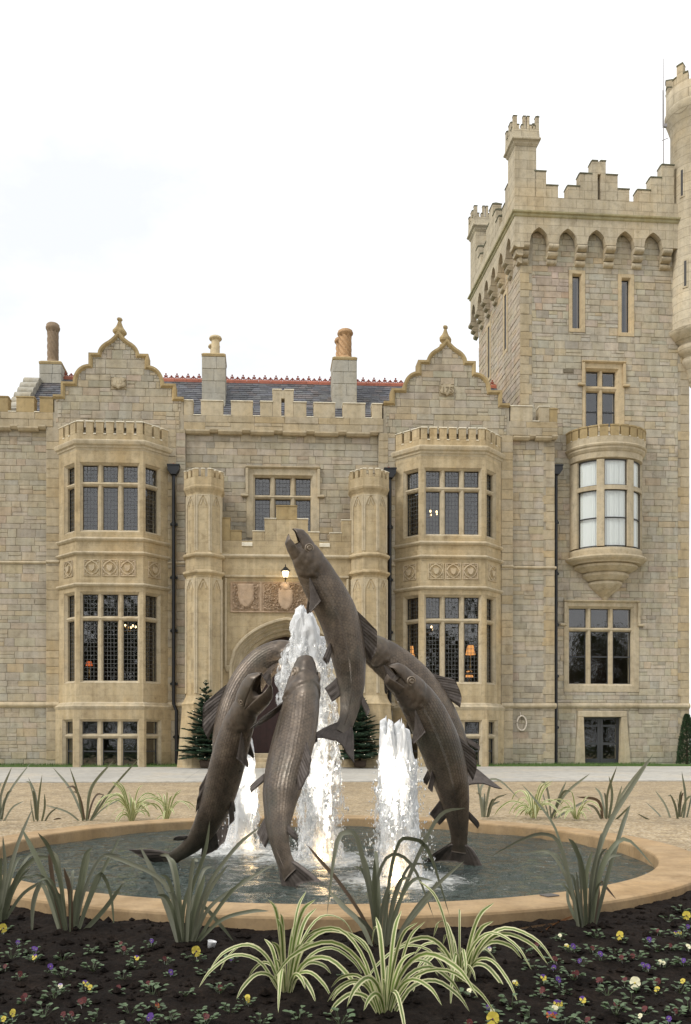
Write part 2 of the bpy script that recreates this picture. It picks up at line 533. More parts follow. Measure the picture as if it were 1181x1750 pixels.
def window(parent, M, yf, x0, x1, z0, z1, n, trs, mw=.18, tw=.17, leaded=True, stone=M_TRIM, rail=None, s=SPL, cell=.125, frame_mat=M_FRAME, gdepth=.20, tilt=1.0):
    r = RND
    mb = MB()                                       # splayed stone reveal
    o = [(x0 - s, z0 - s), (x1 + s, z0 - s), (x1 + s, z1 + s), (x0 - s, z1 + s)]
    i_ = [(x0, z0), (x1, z0), (x1, z1), (x0, z1)]
    vs = [(p[0], yf + .002, p[1]) for p in o] + [(p[0], yf + .035, p[1]) for p in [(q[0] + (.02 if q[0] < x0 else -.02), q[1] + (.02 if q[1] < z0 else -.02)) for q in o]] + [(p[0], yf + .10, p[1]) for p in i_] + [(p[0], yf + .34, p[1]) for p in i_]
    fs = []
    for k in range(3):
        for q in range(4): fs.append((k * 4 + q, k * 4 + (q + 1) % 4, k * 4 + 4 + (q + 1) % 4, k * 4 + 4 + q))
    mb.add(vs, fs, 0, (1, 1, 1), False, M)
    mb.build('window_reveal', stone, parent)
    lw = (x1 - x0 - (n - 1) * mw) / n
    hw = mw / 2
    for k in range(1, n):
        cx = x0 + k * lw + (k - .5) * mw
        b = MB()
        b.prism([(cx - hw, yf + .27), (cx - hw, yf + .17), (cx - hw * .42, yf + .085), (cx + hw * .42, yf + .085), (cx + hw, yf + .17), (cx + hw, yf + .27)], z0 - .01, z1 + .01, 'z', M)
        b.build('mullion', stone, parent)
    ht = tw / 2
    for zt in trs:
        b = MB()
        b.prism([(yf + .275, zt - ht), (yf + .165, zt - ht), (yf + .10, zt - ht * .75), (yf + .062, zt), (yf + .085, zt + ht * .5), (yf + .165, zt + ht), (yf + .275, zt + ht)], x0 - .03, x1 + .03, 'x', M)
        b.build('transom', stone, parent)
    zl = [z0] + [v for zt in sorted(trs) for v in (zt - ht, zt + ht)] + [z1]
    yg = yf + gdepth
    for k in range(n):
        a = x0 + k * (lw + mw); b_ = a + lw
        for q in range(0, len(zl), 2):
            c, d = zl[q], zl[q + 1]
            fw = .022
            fm = MB()
            slab(fm, M, a, b_, c, d, [(a + fw, b_ - fw, c + fw, d - fw)], yg - .022, yg + .02)
            pm = MB()
            ca, cb, cc, cd = a + fw, b_ - fw, c + fw, d - fw
            if leaded:
                nx = max(2, round((cb - ca) / cell)); nz = max(2, round((cd - cc) / (cell * 1.12)))
                for i in range(1, nx):
                    xx = ca + (cb - ca) * i / nx
                    fm.box(xx - .0075, xx + .0075, yg - .008, yg + .008, cc, cd, M, 1)
                for i in range(1, nz):
                    zz = cc + (cd - cc) * i / nz
                    fm.box(ca, cb, yg - .0074, yg + .0074, zz - .0075, zz + .0075, M, 1)
                for i in range(nx):
                    for jz in range(nz):
                        xa, xb = ca + (cb - ca) * i / nx, ca + (cb - ca) * (i + 1) / nx
                        za, zb = cc + (cd - cc) * jz / nz, cc + (cd - cc) * (jz + 1) / nz
                        tx, tz = r.gauss(0, .0012) * tilt, r.gauss(0, .0016) * tilt
                        pm.add([(xa, yg - tx - tz, za), (xb, yg + tx - tz, za), (xb, yg + tx + tz, zb), (xa, yg - tx + tz, zb)], [(0, 1, 2, 3)], 0, (1, 1, 1), False, M)
            else:
                pm.add([(ca, yg, cc), (cb, yg, cc), (cb, yg, cd), (ca, yg, cd)], [(0, 1, 2, 3)], 0, (1, 1, 1), False, M)
                if rail and c < rail < d:
                    fm.box(ca, cb, yg - .03, yg + .03, rail - .022, rail + .022, M)
            fm.build('window_frame', [frame_mat, M_CAME], parent)
            pm.build('pane', M_GLASS, parent)
def hood(parent, M, yf, x0, x1, zt, zd, w=.10, p=.09, stop=.16, mat=M_TRIM, name='hood_mould'):
    b = MB()
    pr = [(yf + .01, zt), (yf - p, zt - .02), (yf - p, zt - w * .55), (yf - .02, zt - w), (yf + .01, zt - w)]
    b.prism(pr, x0, x1, 'x', M)
    for sgn, xx in ((-1, x0), (1, x1)):
        a0, a1 = (xx, xx + w) if sgn < 0 else (xx - w, xx)
        b.cbox(a0, a1, yf - p + .006, yf + .008, zd, zt - w, .015, M)
        s0, s1 = (xx - stop, xx + w + .005) if sgn < 0 else (xx - w - .005, xx + stop)
        b.cbox(s0, s1, yf - p - .004, yf + .006, zd - .09, zd, .02, M)
    return b.build(name, mat, parent)
def room(parent, x0, x1, y0, y1, z0, z1, mat=M_ROOM, M=None, name='room'):
    b = MB()
    vs = [(x0, y0, z0), (x1, y0, z0), (x1, y1, z0), (x0, y1, z0), (x0, y0, z1), (x1, y0, z1), (x1, y1, z1), (x0, y1, z1)]
    b.add(vs, [(0, 1, 2, 3), (7, 6, 5, 4), (1, 5, 6, 2), (2, 6, 7, 3), (3, 7, 4, 0)], 0, (1, 1, 1), False, M)
    return b.build(name, mat, parent)
def merlon(parent, M, x0, x1, y0, y1, z0, z1, mat, cap, ct=.05, co=.022, name='merlon', col=(1, 1, 1)):
    b = MB()
    v = RND.uniform(.9, 1.08)
    b.cbox(x0, x1, y0, y1, z0, z1 - ct, .01, M, 0, (v, v, v))
    # saddle-back cap
    pr = [(y0 - co, z1 - ct), (y0 - co, z1 - ct * .35), (y0 + (y1 - y0) * .35, z1 + .012), (y1 + co, z1 - ct * .35), (y1 + co, z1 - ct)]
    b.prism(pr, x0 - co * .6, x1 + co * .6, 'x', M, 1, (v, v, v))
    return b.build(name, [mat, cap], parent)

# ================================================================== the house
GZ = .30                                             # ground level along the house
YW, YF = 30.15, 30.0                                 # recessed wall panels / flush pilasters, gables and parapet
house = empty('castle_house', (1.0, 30.0, GZ))
tag(house, 'long sandstone castle house with two curved gables, bay windows and a slate roof', 'castle')
hm = Masonry()
XL, XR = X(-260), X(950.3)
bayL, bayR = -5.19, 6.56
BA, BB, BD = 1.13, .76, .75                          # half front, cant, projection
zb = lambda py: Z(py, 191, 29.25)                    # bay heights (left bay measured)
z_par0, z_par1, z_mer = Z(737, 480), Z(710, 480), Z(685, 480)

# centre first-floor window
cwx0, cwx1 = X(300 + 422 / 3.108, YW), X(300 + 718 / 3.108, YW)
cwz1, cwz0 = Z(520 + 920 / 3.108, 483, YW), Z(520 + 1204 / 3.108, 483, YW)
cwt = Z(520 + 1022 / 3.108, 483, YW)
pcx = X(490, 29.15)
wall_holes = [(bayL - BA - BB + .14, bayL + BA + BB - .14, GZ - .2, zb(752)), (bayR - BA - BB + .14, bayR + BA + BB - .14, GZ - .2, zb(752)),
              hole_of(cwx0, cwx1, cwz0, cwz1, .10), (pcx - 1.75, pcx + 1.75, GZ - .2, Z(1045, 490))]
b = MB()
slab(b, I4, XL, XR, GZ - .25, z_par0 + .25, wall_holes, YW, YW + .35)
b.box(XR - .35, XR, YW + .351, YW + 5.0, GZ - .25, z_par0 + .25)          # return towards the tower
b.box(XL, XL + .35, YW + .351, YW + 5.5, GZ - .25, z_par0 + .25)
b.box(XL + .36, XR - .36, YW + 5.2, YW + 5.5, GZ - .25, z_par0 + .25)
b.build('wall', M_MORT, house)
# flush pilaster slabs, parapet band
def flush(x0, x1, z0, z1):
    bb = MB(); bb.box(x0, x1, YF, YW + .02, z0, z1)
    return bb.build('pilaster', M_MORT, house)
zs_hi, zs_lo = Z(960, 60), Z(1204, 60)
PIL = [(X(79), X(101.5)), (X(286.5), X(317)), (X(647), X(675.5)), (X(856.5), X(876.6))]
for (a, c) in PIL:
    flush(a, c, GZ - .2, z_par0)
    if c - a < .46: hm.wall(quoins(a, c, GZ - .1, z_par0, 0), I4, YF, quocol, 'quoin')
    else:
        hm.wall(quoins(a, a + .3, GZ - .1, z_par0, 0) if a < -1 and a > -4 else quoins(a, a + .34, GZ - .1, z_par0), I4, YF, quocol, 'quoin')
        hm.wall(rubble(a + (.3 if -4 < a < -1 else .34), c, GZ - .1, z_par0), I4, YF)
# recessed panels
px_excl = lambda *q: list(q)
hm.wall(rubble(XL, PIL[0][0], GZ - .1, zs_lo - .12), I4, YW)
hm.wall(rubble(XL, PIL[0][0], zs_lo + .12, zs_hi - .06), I4, YW)
hm.wall(rubble(XL, PIL[0][0], zs_hi + .06, z_par0), I4, YW)
cw_s = (cwx0 - .30, cwx1 + .30, cwz0 - .25, cwz1 + .33)
hm.wall(rubble(PIL[1][1], PIL[2][0], Z(985, 480), z_par0, [cw_s]), I4, YW)
rq = .32
hm.wall(quoins(XR - rq, XR + .002, GZ - .1, Z(750, 915), -1), I4, YW, quocol, 'quoin')
rpanel = rubble(PIL[3][1], XR - rq - .075, GZ - .1, Z(750, 915), [(PIL[3][1], XR, zs_lo - .1, zs_lo + .1), (PIL[3][1], XR, zs_hi - .05, zs_hi + .05)])
hm.wall(rpanel, I4, YW)
# centre-window dressings
b = MB()
slab(b, I4, cw_s[0], cw_s[1], cw_s[2], cw_s[3], [hole_of(cwx0, cwx1, cwz0, cwz1)], YW - .035, YW + .03)
sur = b.build('window_surround', M_TRIM, house)
window(house, I4, YW - .035, cwx0, cwx1, cwz0, cwz1, 3, [cwt], mw=.19, tw=.16)
hood(house, I4, YW - .035, cw_s[0] - .03, cw_s[1] + .03, cw_s[3] + .06, cwz1 - .62)
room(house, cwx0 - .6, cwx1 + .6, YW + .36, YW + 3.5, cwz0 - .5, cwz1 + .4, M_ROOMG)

# string courses on the flat walls
def course(x0, x1, z, y, h=.10, p=.07, mat=M_TRIM, name='string_course', M=None):
    bb = MB()
    bb.prism([(y + .01, z + h / 2), (y - p * .6, z + h * .42), (y - p, z + h * .1), (y - p, z - h * .15), (y - p * .35, z - h / 2), (y + .01, z - h / 2)], x0, x1, 'x', M)
    return bb.build(name, mat, house)
for zc, hh, pp in ((zs_hi, .11, .07), (zs_lo, .20, .10)):
    course(XL, PIL[0][0] - .002, zc, YW, hh, pp)
    course(PIL[0][0], PIL[0][1], zc, YF, hh, pp)
    course(PIL[3][0] + .0, PIL[3][1], zc, YF, hh, pp)
    course(PIL[3][1] + .002, XR + .05, zc, YW, hh, pp)
    course(PIL[1][0], PIL[1][1], zc, YF, hh, pp)
    course(PIL[2][0], PIL[2][1], zc, YF, hh, pp)

# ---- parapet: band, drip mould steps, merlons
gl_c, gr_c = X(203), X(763.3)
def half_outline():
    pts = [(400, 640), (400, 585), (348, 585), (348, 503), (275, 503)]
    for i in range(1, 11):
        a = pi / 2 * i / 10
        pts.append((180 + 95 * cos(a), 497 - 107 * sin(a)))
    pts += [(180, 318), (124, 318)]
    for (dx, y) in ((121, 300), (112, 282), (99, 266), (82, 252), (62, 240), (44, 226), (27, 210), (13, 192)):
        pts.append((dx, y))
    return pts
HO = half_outline()
def gz_(y): return Z(520 + y / 3.69, 203)
GSC = 30.0 / FPX / 3.69 * 1.009
def gable_poly(cx, base):
    l = [(cx - dx * GSC, gz_(y)) for dx, y in HO]
    r_ = [(cx + dx * GSC, gz_(y)) for dx, y in reversed(HO)]
    return [(l[0][0], base)] + l[1:] + [(cx, gz_(178))] + r_[:-1] + [(r_[-1][0], base)]
GHW = 400 * GSC
spans = [(XL, gl_c - GHW), (gl_c + GHW, gr_c - GHW), (gr_c + GHW, XR + .06)]
for (a, c) in spans:
    b = MB()
    b.box(a + .002, c - .002, YF, YF + .42, z_par0, z_par1 - .05)
    b.build('parapet', M_MORT, house)
    hm.wall(rubble(a + .002, c - .002, z_par0, z_par1 - .055, hmin=.24, hmax=.3, wmin=.6, wmax=1.2), I4, YF, quocol)
def crenels(lst, a, c, px0, sc, ytop, yb, ochre=()):
    prev = a
    for k, (m0, m1, zt) in enumerate(lst):
        x0, x1 = X(px0 + m0 / sc), X(px0 + m1 / sc)
        if x0 - prev > .05:
            bb = MB(); bb.prism([(YF - .03, z_par1 - .05), (YF - .03, z_par1 - .02), (YF + .1, z_par1 + .015), (YF + .44, z_par1 + .015), (YF + .44, z_par1 - .05)], prev + .004, x0 - .004, 'x')
            bb.build('crenel_sill', M_CAP, house)
        merlon(house, I4, x0, x1, YF, YF + .40, z_par1 - .05, zt, M_OCHRE if k in ochre else M_TRIM, M_OCHRE if k in ochre else M_CAP)
        prev = x1
    if c - prev > .05:
        bb = MB(); bb.prism([(YF - .03, z_par1 - .05), (YF - .03, z_par1 - .02), (YF + .1, z_par1 + .015), (YF + .44, z_par1 + .015), (YF + .44, z_par1 - .05)], prev + .004, c - .004, 'x')
        bb.build('crenel_sill', M_CAP, house)
zt = z_mer
crenels([(-150 - 153 * k, -40 - 153 * k, zt) for k in range(5, 0, -1)] + [(-150, -60, zt), (-40, 50, zt), (103, 215, zt), (250, 345, zt)], XL, spans[0][1], 0, 3.69, 0, 0, range(12))
zc2 = Z(520 + 512 / 3.108, 480); zc3 = Z(520 + 447 / 3.108, 480)
crenels([(40, 92, zt), (135, 252, zt), (295, 410, zt), (450, 515, zc2), (516, 562, zc3), (580, 627, zc3), (628, 695, zc2), (735, 848, zt), (890, 1008, zt), (1045, 1098, zt)], spans[1][0], spans[1][1], 300, 3.108, 0, 0)
b = MB(); b.cbox(X(300 + 562 / 3.108) - .01, X(300 + 580 / 3.108) + .01, YF + .004, YF + .39, Z(520 + 500 / 3.108, 480), zc3 - .06, .008); b.build('merlon_head', M_TRIM, house)
crenels([(858, 997, zt + .02), (1040, 1103, zt + .02)], spans[2][0], XR - .3, 640, 3.69, 0, 0)
# return of the parapet at the corner
b = MB(); b.box(XR - .36, XR + .058, YF + .421, YF + 1.7, z_par0, z_par1 - .05); b.build('parapet', M_MORT, house)
merlon(house, Matrix.Translation((XR + .06, YF, 0)) @ Matrix.Rotation(pi / 2, 4, 'Z'), .02, .42, 0, .38, z_par1 - .05, zt - .06, M_OCHRE, M_OCHRE)
merlon(house, Matrix.Translation((XR + .06, YF, 0)) @ Matrix.Rotation(pi / 2, 4, 'Z'), .75, 1.5, 0, .38, z_par1 - .05, zt - .06, M_OCHRE, M_OCHRE)
# stepped drip mould under the parapet
def drip(x0, x1, n, zc, y):
    w = (x1 - x0) / n
    for k in range(n):
        a = x0 + k * w
        for (u0, u1, dz) in ((0, .74, 0), (.742, .998, .055)):
            bb = MB()
            bb.prism([(y + .16, zc + dz + .02), (y - .07, zc + dz), (y - .07, zc + dz - .05), (y, zc + dz - .12), (y + .16, zc + dz - .12)], a + u0 * w, a + u1 * w, 'x')
            bb.build('drip_mould', M_TRIM, house)
drip(PIL[1][1] + .01, PIL[2][0] - .01, 6, z_par0 - .005, YF)
drip(XL, PIL[0][0] - .01, 7, z_par0 - .005, YF)
drip(PIL[3][1] + .01, XR + .05, 2, z_par0 - .03, YF)

# ---- gables
def gable(cx, label, date):
    base = z_par0
    poly = gable_poly(cx, base)
    g = MB(); g.prism(poly, YF, YF + .45, 'y')
    go = g.build('gable', M_MORT, house)
    go['label'] = label
    inner = [(cx + (p[0] - cx) * .965, p[1] - .05 if p[1] > base + .01 else p[1]) for p in poly]
    hm.wall(rubble(cx - GHW, cx + GHW, base, gz_(180), [(cx - .27, cx + .27, gz_(540), gz_(465))], inner, wmin=.35, wmax=.9, hmin=.2, hmax=.34), I4, YF, rubcol)
    bk = MB(); add_stone(bk, (cx - .27, cx + .27, gz_(540), gz_(465)), I4, YF, (.40, .34, .24)); bk.build('shield_stone', M_RUB, go)
    # coping: band along the outline
    out = poly[1:-1]
    n = len(out)
    cw, pj = .115, .085
    nor = []
    for i in range(n):
        def dirn(a, c):
            dx, dz = c[0] - a[0], c[1] - a[1]; l = sqrt(dx * dx + dz * dz) or 1
            return dx / l, dz / l
        t1 = dirn(out[i - 1], out[i]) if i else dirn(out[0], out[1])
        t2 = dirn(out[i], out[i + 1]) if i < n - 1 else t1
        n1, n2 = (t1[1], -t1[0]), (t2[1], -t2[0])
        bx, bz = n1[0] + n2[0], n1[1] + n2[1]
        dd = 1 + n1[0] * n2[0] + n1[1] * n2[1]
        dd = max(dd, .35)
        nor.append((bx / dd, bz / dd))
    inn = [(p[0] + q[0] * cw, p[1] + q[1] * cw) for p, q in zip(out, nor)]
    mid = [(p[0] + q[0] * cw * .45, p[1] + q[1] * cw * .45) for p, q in zip(out, nor)]
    oo = [(p[0] - q[0] * .02, p[1] - q[1] * .02) for p, q in zip(out, nor)]
    vs, fs = [], []
    for rowp, yy in ((oo, YF + .47), (oo, YF - pj), (mid, YF - pj), (inn, YF - .02), (inn, YF + .02)):
        vs += [(p[0], yy, p[1]) for p in rowp]
    for k in range(4):
        for i in range(n - 1): fs.append((k * n + i, k * n + i + 1, (k + 1) * n + i + 1, (k + 1) * n + i))
    fs += [tuple(k * n for k in range(5)), tuple(k * n + n - 1 for k in range(4, -1, -1))]
    c = MB(); c.add(vs, fs); c.build('coping', M_OCHRE, go)
    # finial
    f = MB()
    prof = [(.02, 222), (40, 220), (42, 200), (34, 194), (26, 186), (30, 178), (41, 166), (42, 154), (34, 142), (24, 130), (17, 115), (12, 100), (10, 90), (16, 84), (17, 76), (12, 68), (.02, 66)]
    prof = [(a * GSC, gz_(y)) for a, y in prof]
    f.lathe(prof, 8, Matrix.Translation((cx, YF + .2, 0)) @ Matrix.Rotation(pi / 8, 4, 'Z') @ Matrix.Diagonal((1.08, .62, 1, 1)), smooth=False)
    f.build('finial', M_OCHRE, go)
    # carved shield
    s = MB()
    zc = gz_(502); w = 44 * GSC; h = 36 * GSC
    sh = [(-.95, .75), (-.62, .80), (-.5, 1.0), (-.2, .86), (.2, .86), (.5, 1.0), (.62, .8), (.95, .75), (.84, .45), (.78, .2), (.95, -.05), (.96, -.35), (.8, -.6), (.3, -.72), (0, -1.0), (-.3, -.72), (-.8, -.6), (-.96, -.35), (-.95, -.05), (-.78, .2), (-.84, .45)]
    s.prism([(cx + p[0] * w, zc + p[1] * h) for p in sh], YF - .10, YF - .02, 'y')
    s.prism([(cx + p[0] * w * .82, zc + p[1] * h * .8) for p in sh], YF - .115, YF - .09, 'y')
    if not date:
        for (dx, dz) in ((-.35, .1), (.05, .15), (.38, .1)):
            s.cbox(cx + dx * w - .03, cx + dx * w + .03, YF - .125, YF - .112, zc + dz * h - .07, zc + dz * h + .07, .008)
    so = s.build('carved_shield', M_TRIM, go)
    if date:
        cu = bpy.data.curves.new('date_numerals', 'FONT'); cu.body = '175'; cu.size = .27; cu.extrude = .012; cu.align_x = 'CENTER'; cu.align_y = 'CENTER'
        tmp = bpy.data.objects.new('tmp', cu); COL.objects.link(tmp)
        bpy.context.view_layer.update()
        me = bpy.data.meshes.new_from_object(tmp); bpy.data.objects.remove(tmp)
        to = bpy.data.objects.new('date_numerals', me); COL.objects.link(to)
        me.materials.clear(); me.materials.append(plain_mat('cut_numeral', (.24, .19, .12), .9))
        to.location = (cx, YF - .118, zc - .02); to.rotation_euler = (pi / 2, 0, 0)
        mw_ = Matrix.Translation(to.location) @ Matrix.Rotation(pi / 2, 4, 'X')
        to.parent = go; to.matrix_parent_inverse = go.matrix_world.inverted()
    return go
gable(gl_c, 'curved gable with a small carved shield and no date', False)
gable(gr_c, 'curved gable whose carved shield bears a date', True)

# ---- roof
ze, zr, ye, yr = Z(712, 480, 30.6) - .2, Z(654, 480, 33.6), 30.6, 33.6
rx0, rx1 = -8.62, X(866, 33.6)
b = MB()
b.add([(rx0, ye, ze), (rx1 + .45, ye, ze), (rx1, yr, zr), (rx0, yr, zr), (rx0, yr + 3, ze), (rx1 + .45, yr + 3, ze)], [(0, 1, 2, 3), (3, 2, 5, 4), (0, 3, 4), (1, 5, 2)])
for cx in (gl_c, gr_c):                              # cross roofs behind the gables
    hw, za, zb_ = 1.75, gz_(330), gz_(600) - .2
    b.add([(cx - hw, YF + .46, zb_), (cx + hw, YF + .46, zb_), (cx, YF + .46, za), (cx - hw, yr, zb_), (cx + hw, yr, zb_), (cx, yr, za)], [(0, 2, 5, 3), (2, 1, 4, 5), (0, 1, 2), (3, 5, 4)])
b.box(XL + .36, XR - .36, YF + .47, ye - .01, ze - .25, ze - .2)
roof = b.build('roof', M_LEAD, house)
sl = MB()
L = sqrt((yr - ye) ** 2 + (zr - ze) ** 2); ny, nz = (yr - ye) / L, (zr - ze) / L
rows = int(L / .21)
for k in range(rows):
    x = rx0 - (.14 if k % 2 else 0)
    xe = rx1 + .45 * (1 - k / rows)
    while x < xe:
        w = RND.uniform(.24, .32)
        s0, s1 = k * .21, (k + 1) * .21 + .05
        x0, x1 = max(x, rx0) + .006, min(x + w, xe) - .006
        if x1 - x0 > .05:
            l0, l1 = .028 + RND.uniform(-.004, .008), .012
            g = RND.uniform(.085, .155)
            col = (g * .95, g * .98, g * RND.uniform(1.02, 1.16)) if RND.random() < .8 else (g * 1.08, g * .98, g)
            P = lambda xx, s_, l_: (xx, ye + ny * s_ - nz * l_, ze + nz * s_ + ny * l_)
            sl.add([P(x0, s0, l0), P(x1, s0, l0), P(x1, s1, l1), P(x0, s1, l1), P(x0, s0, .001), P(x1, s0, .001)], [(0, 1, 2, 3), (4, 5, 1, 0)], 0, col)
        x += w
tag(sl.build('slates', M_SLATE, roof), kind='stuff')
b = MB()
nt = int((rx1 - rx0) / .46)
for k in range(nt):
    x0 = rx0 + (rx1 - rx0) * k / nt; x1 = rx0 + (rx1 - rx0) * (k + 1) / nt
    tb = MB()
    tb.prism([(yr - .17, zr - .13), (yr - .15, zr - .02), (yr - .05, zr + .07), (yr + .05, zr + .07), (yr + .15, zr - .02), (yr + .17, zr - .13)], x0 + .004, x1 - .004, 'x', None, 0, tuple([RND.uniform(.85, 1.1)] * 3))
    rt = tb.build('ridge_tile', M_RIDGE, roof)
cr = MB()                                            # pierced cresting along the ridge
step = .43
x = rx0 + .1
while x < rx1 - .2:
    for dx in (0, step / 2):
        cx = x + dx; big = dx == 0
        h = .17 if big else .09
        cr.box(cx - .018, cx + .018, yr - .015, yr + .015, zr + .05, zr + .07 + h)
        cr.box(cx - (.06 if big else .035), cx + (.06 if big else .035), yr - .013, yr + .013, zr + .05 + h * .66, zr + .05 + h * .82)
        cr.ball((cx, yr, zr + .08 + h), .036, 6, 4)
        cr.ball((cx - .05, yr, zr + .06 + h * .7), .026, 5, 4); cr.ball((cx + .05, yr, zr + .06 + h * .7), .026, 5, 4)
        a0 = []
        for i in range(7):
            t_ = i / 6
            a0.append((cx + step / 2 * t_, yr, zr + .075 + .075 * abs(cos(pi * t_)) * (1 if big else 1)))
        cr.tube(a0, .021, 4)
    x += step
cr.build('ridge_cresting', M_CREST, roof)
# lead valley by the tower
b = MB(); b.add([(rx1 - .02, yr - .1, zr + .02), (rx1 + .14, yr - .1, zr + .02), (rx1 + .62, ye, ze + .03), (rx1 + .42, ye, ze + .03)], [(0, 1, 2, 3)]); b.build('valley_flashing', M_LEAD, roof)

# ---- chimneys
def chimney(x0p, x1p, ytp, ybp, Y, mat, label):
    x0, x1 = X(x0p, Y), X(x1p, Y)
    zt, zb2 = Z(ytp, (x0p + x1p) / 2, Y), Z(ybp, (x0p + x1p) / 2, Y)
    d = (x1 - x0) * 1.15
    c = MB()
    hgt = zt - zb2; nr = max(1, round(hgt / .42))
    c.cbox(x0, x1, Y, Y + d, zb2 - 1.1, zb2 + .012, .012)
    for k in range(nr):
        v = RND.uniform(.9, 1.06); u = RND.uniform(.35, .65)
        za, zz = zb2 + hgt * k / nr + .004, zb2 + hgt * (k + 1) / nr - .004
        c.cbox(x0, x0 + (x1 - x0) * u - .003, Y, Y + d, za, zz, .012, None, 0, (v, v, v))
        v = RND.uniform(.9, 1.06)
        c.cbox(x0 + (x1 - x0) * u + .003, x1, Y, Y + d, za, zz, .012, None, 0, (v, v, v))
    co = c.build('chimney', mat, house); co['label'] = label
    k = MB(); k.lathe([(.72, zt), (.74, zt + .08), (.62, zt + .15), (.3, zt + .17)], 4, Matrix.Translation(((x0 + x1) / 2, Y + d / 2, 0)) @ Matrix.Diagonal(((x1 - x0), d, 1, 1)) @ Matrix.Rotation(pi / 4, 4, 'Z'), smooth=False)
    k.build('chimney_cap', M_OCHRE, co)
    return co, (x0 + x1) / 2, Y + d / 2, zt + .16
def pot(co, x, y, z0, z1, r, mat, twist, n=5):
    p = MB(); h = z1 - z0
    prof = [(r * 1.15, 0), (r * 1.2, .03 * h), (r * 1.05, .08 * h)] if twist else [(r * .95, 0)]
    M_ = 26
    for i in range(M_ + 1): prof.append((r * (.95 if twist else .92 - .08 * i / M_), (.10 + .70 * i / M_) * h))
    prof += [(r * 1.12, .83 * h), (r * 1.3, .87 * h), (r * 1.34, .91 * h), (r * 1.2, .94 * h), (r * 1.22, .97 * h), (r * 1.0, 1.0 * h), (r * .75, 1.0 * h), (r * .72, .9 * h)]
    fn = (lambda a, z: 1 + (.34 * (abs(sin(n / 2 * (a + z / h * 4.2))) - .55) if .1 * h < z < .8 * h else 0)) if twist else None
    p.lathe(prof, 40, Matrix.Translation((x, y, z0)), fn=fn)
    p.build('chimney_pot', mat, co)
co, cx, cy, cz = chimney(67, 105, 622, 655, 33.1, M_GREYBLK, 'grey stone chimney stack with a brown twisted pot')
pot(co, X(88.5, 33.4), cy, cz, Z(550, 88, 33.4), .205, M_POTB, True, 9)
co, cx, cy, cz = chimney(345, 385, 609, 672, 31.6, M_GREYBLK, 'grey stone chimney stack with a plain cream pot')
pot(co, cx + .05, cy - .1, cz, Z(567, 366, 31.6), .18, M_POTP, False)
pot(co, cx - .03, cy + .35, cz, Z(567, 366, 31.6) - .1, .17, M_POTP, False)
co, cx, cy, cz = chimney(569, 610, 615, 676, 31.6, M_GREYBLK, 'grey stone chimney stack with orange barley-twist pots')
pot(co, cx + .05, cy - .1, cz, Z(556, 590, 31.6), .225, M_POT, True, 7)
pot(co, cx - .05, cy + .42, cz, Z(556, 590, 31.6) - .05, .20, M_POT, True, 7)
# rounded coping stones climbing the verge to the chimney
m_lich = stone_mat('lichen_coping', (.44, .42, .36), .9, .8, .01)
for k in range(7):
    u = .02 + k * .125
    yy, z_ = ye + (yr - ye) * u, ze + (zr - ze) * u + .16
    b = MB(); b.prism([(yy + .26 * cos(a), z_ + .17 * sin(a) + .10 * cos(a)) for a in [2 * pi * i / 12 for i in range(12)]], rx0 - .42 - .02 * (k % 2), rx0 + .16, 'x', smooth=True)
    b.build('coping_stone', m_lich, house)
b = MB(); b.add([(rx0 - .35, ye, ze - .3), (rx0 - .35, yr, ze - .3), (rx0 - .35, yr, zr), (rx0 - .35, ye, ze + .05), (rx0 + .02, ye, ze - .3), (rx0 + .02, yr, ze - .3), (rx0 + .02, yr, zr), (rx0 + .02, ye, ze + .05)], [(0, 1, 2, 3), (7, 6, 5, 4), (0, 3, 7, 4), (3, 2, 6, 7)])
b.build('end_gable', M_MORT, house)
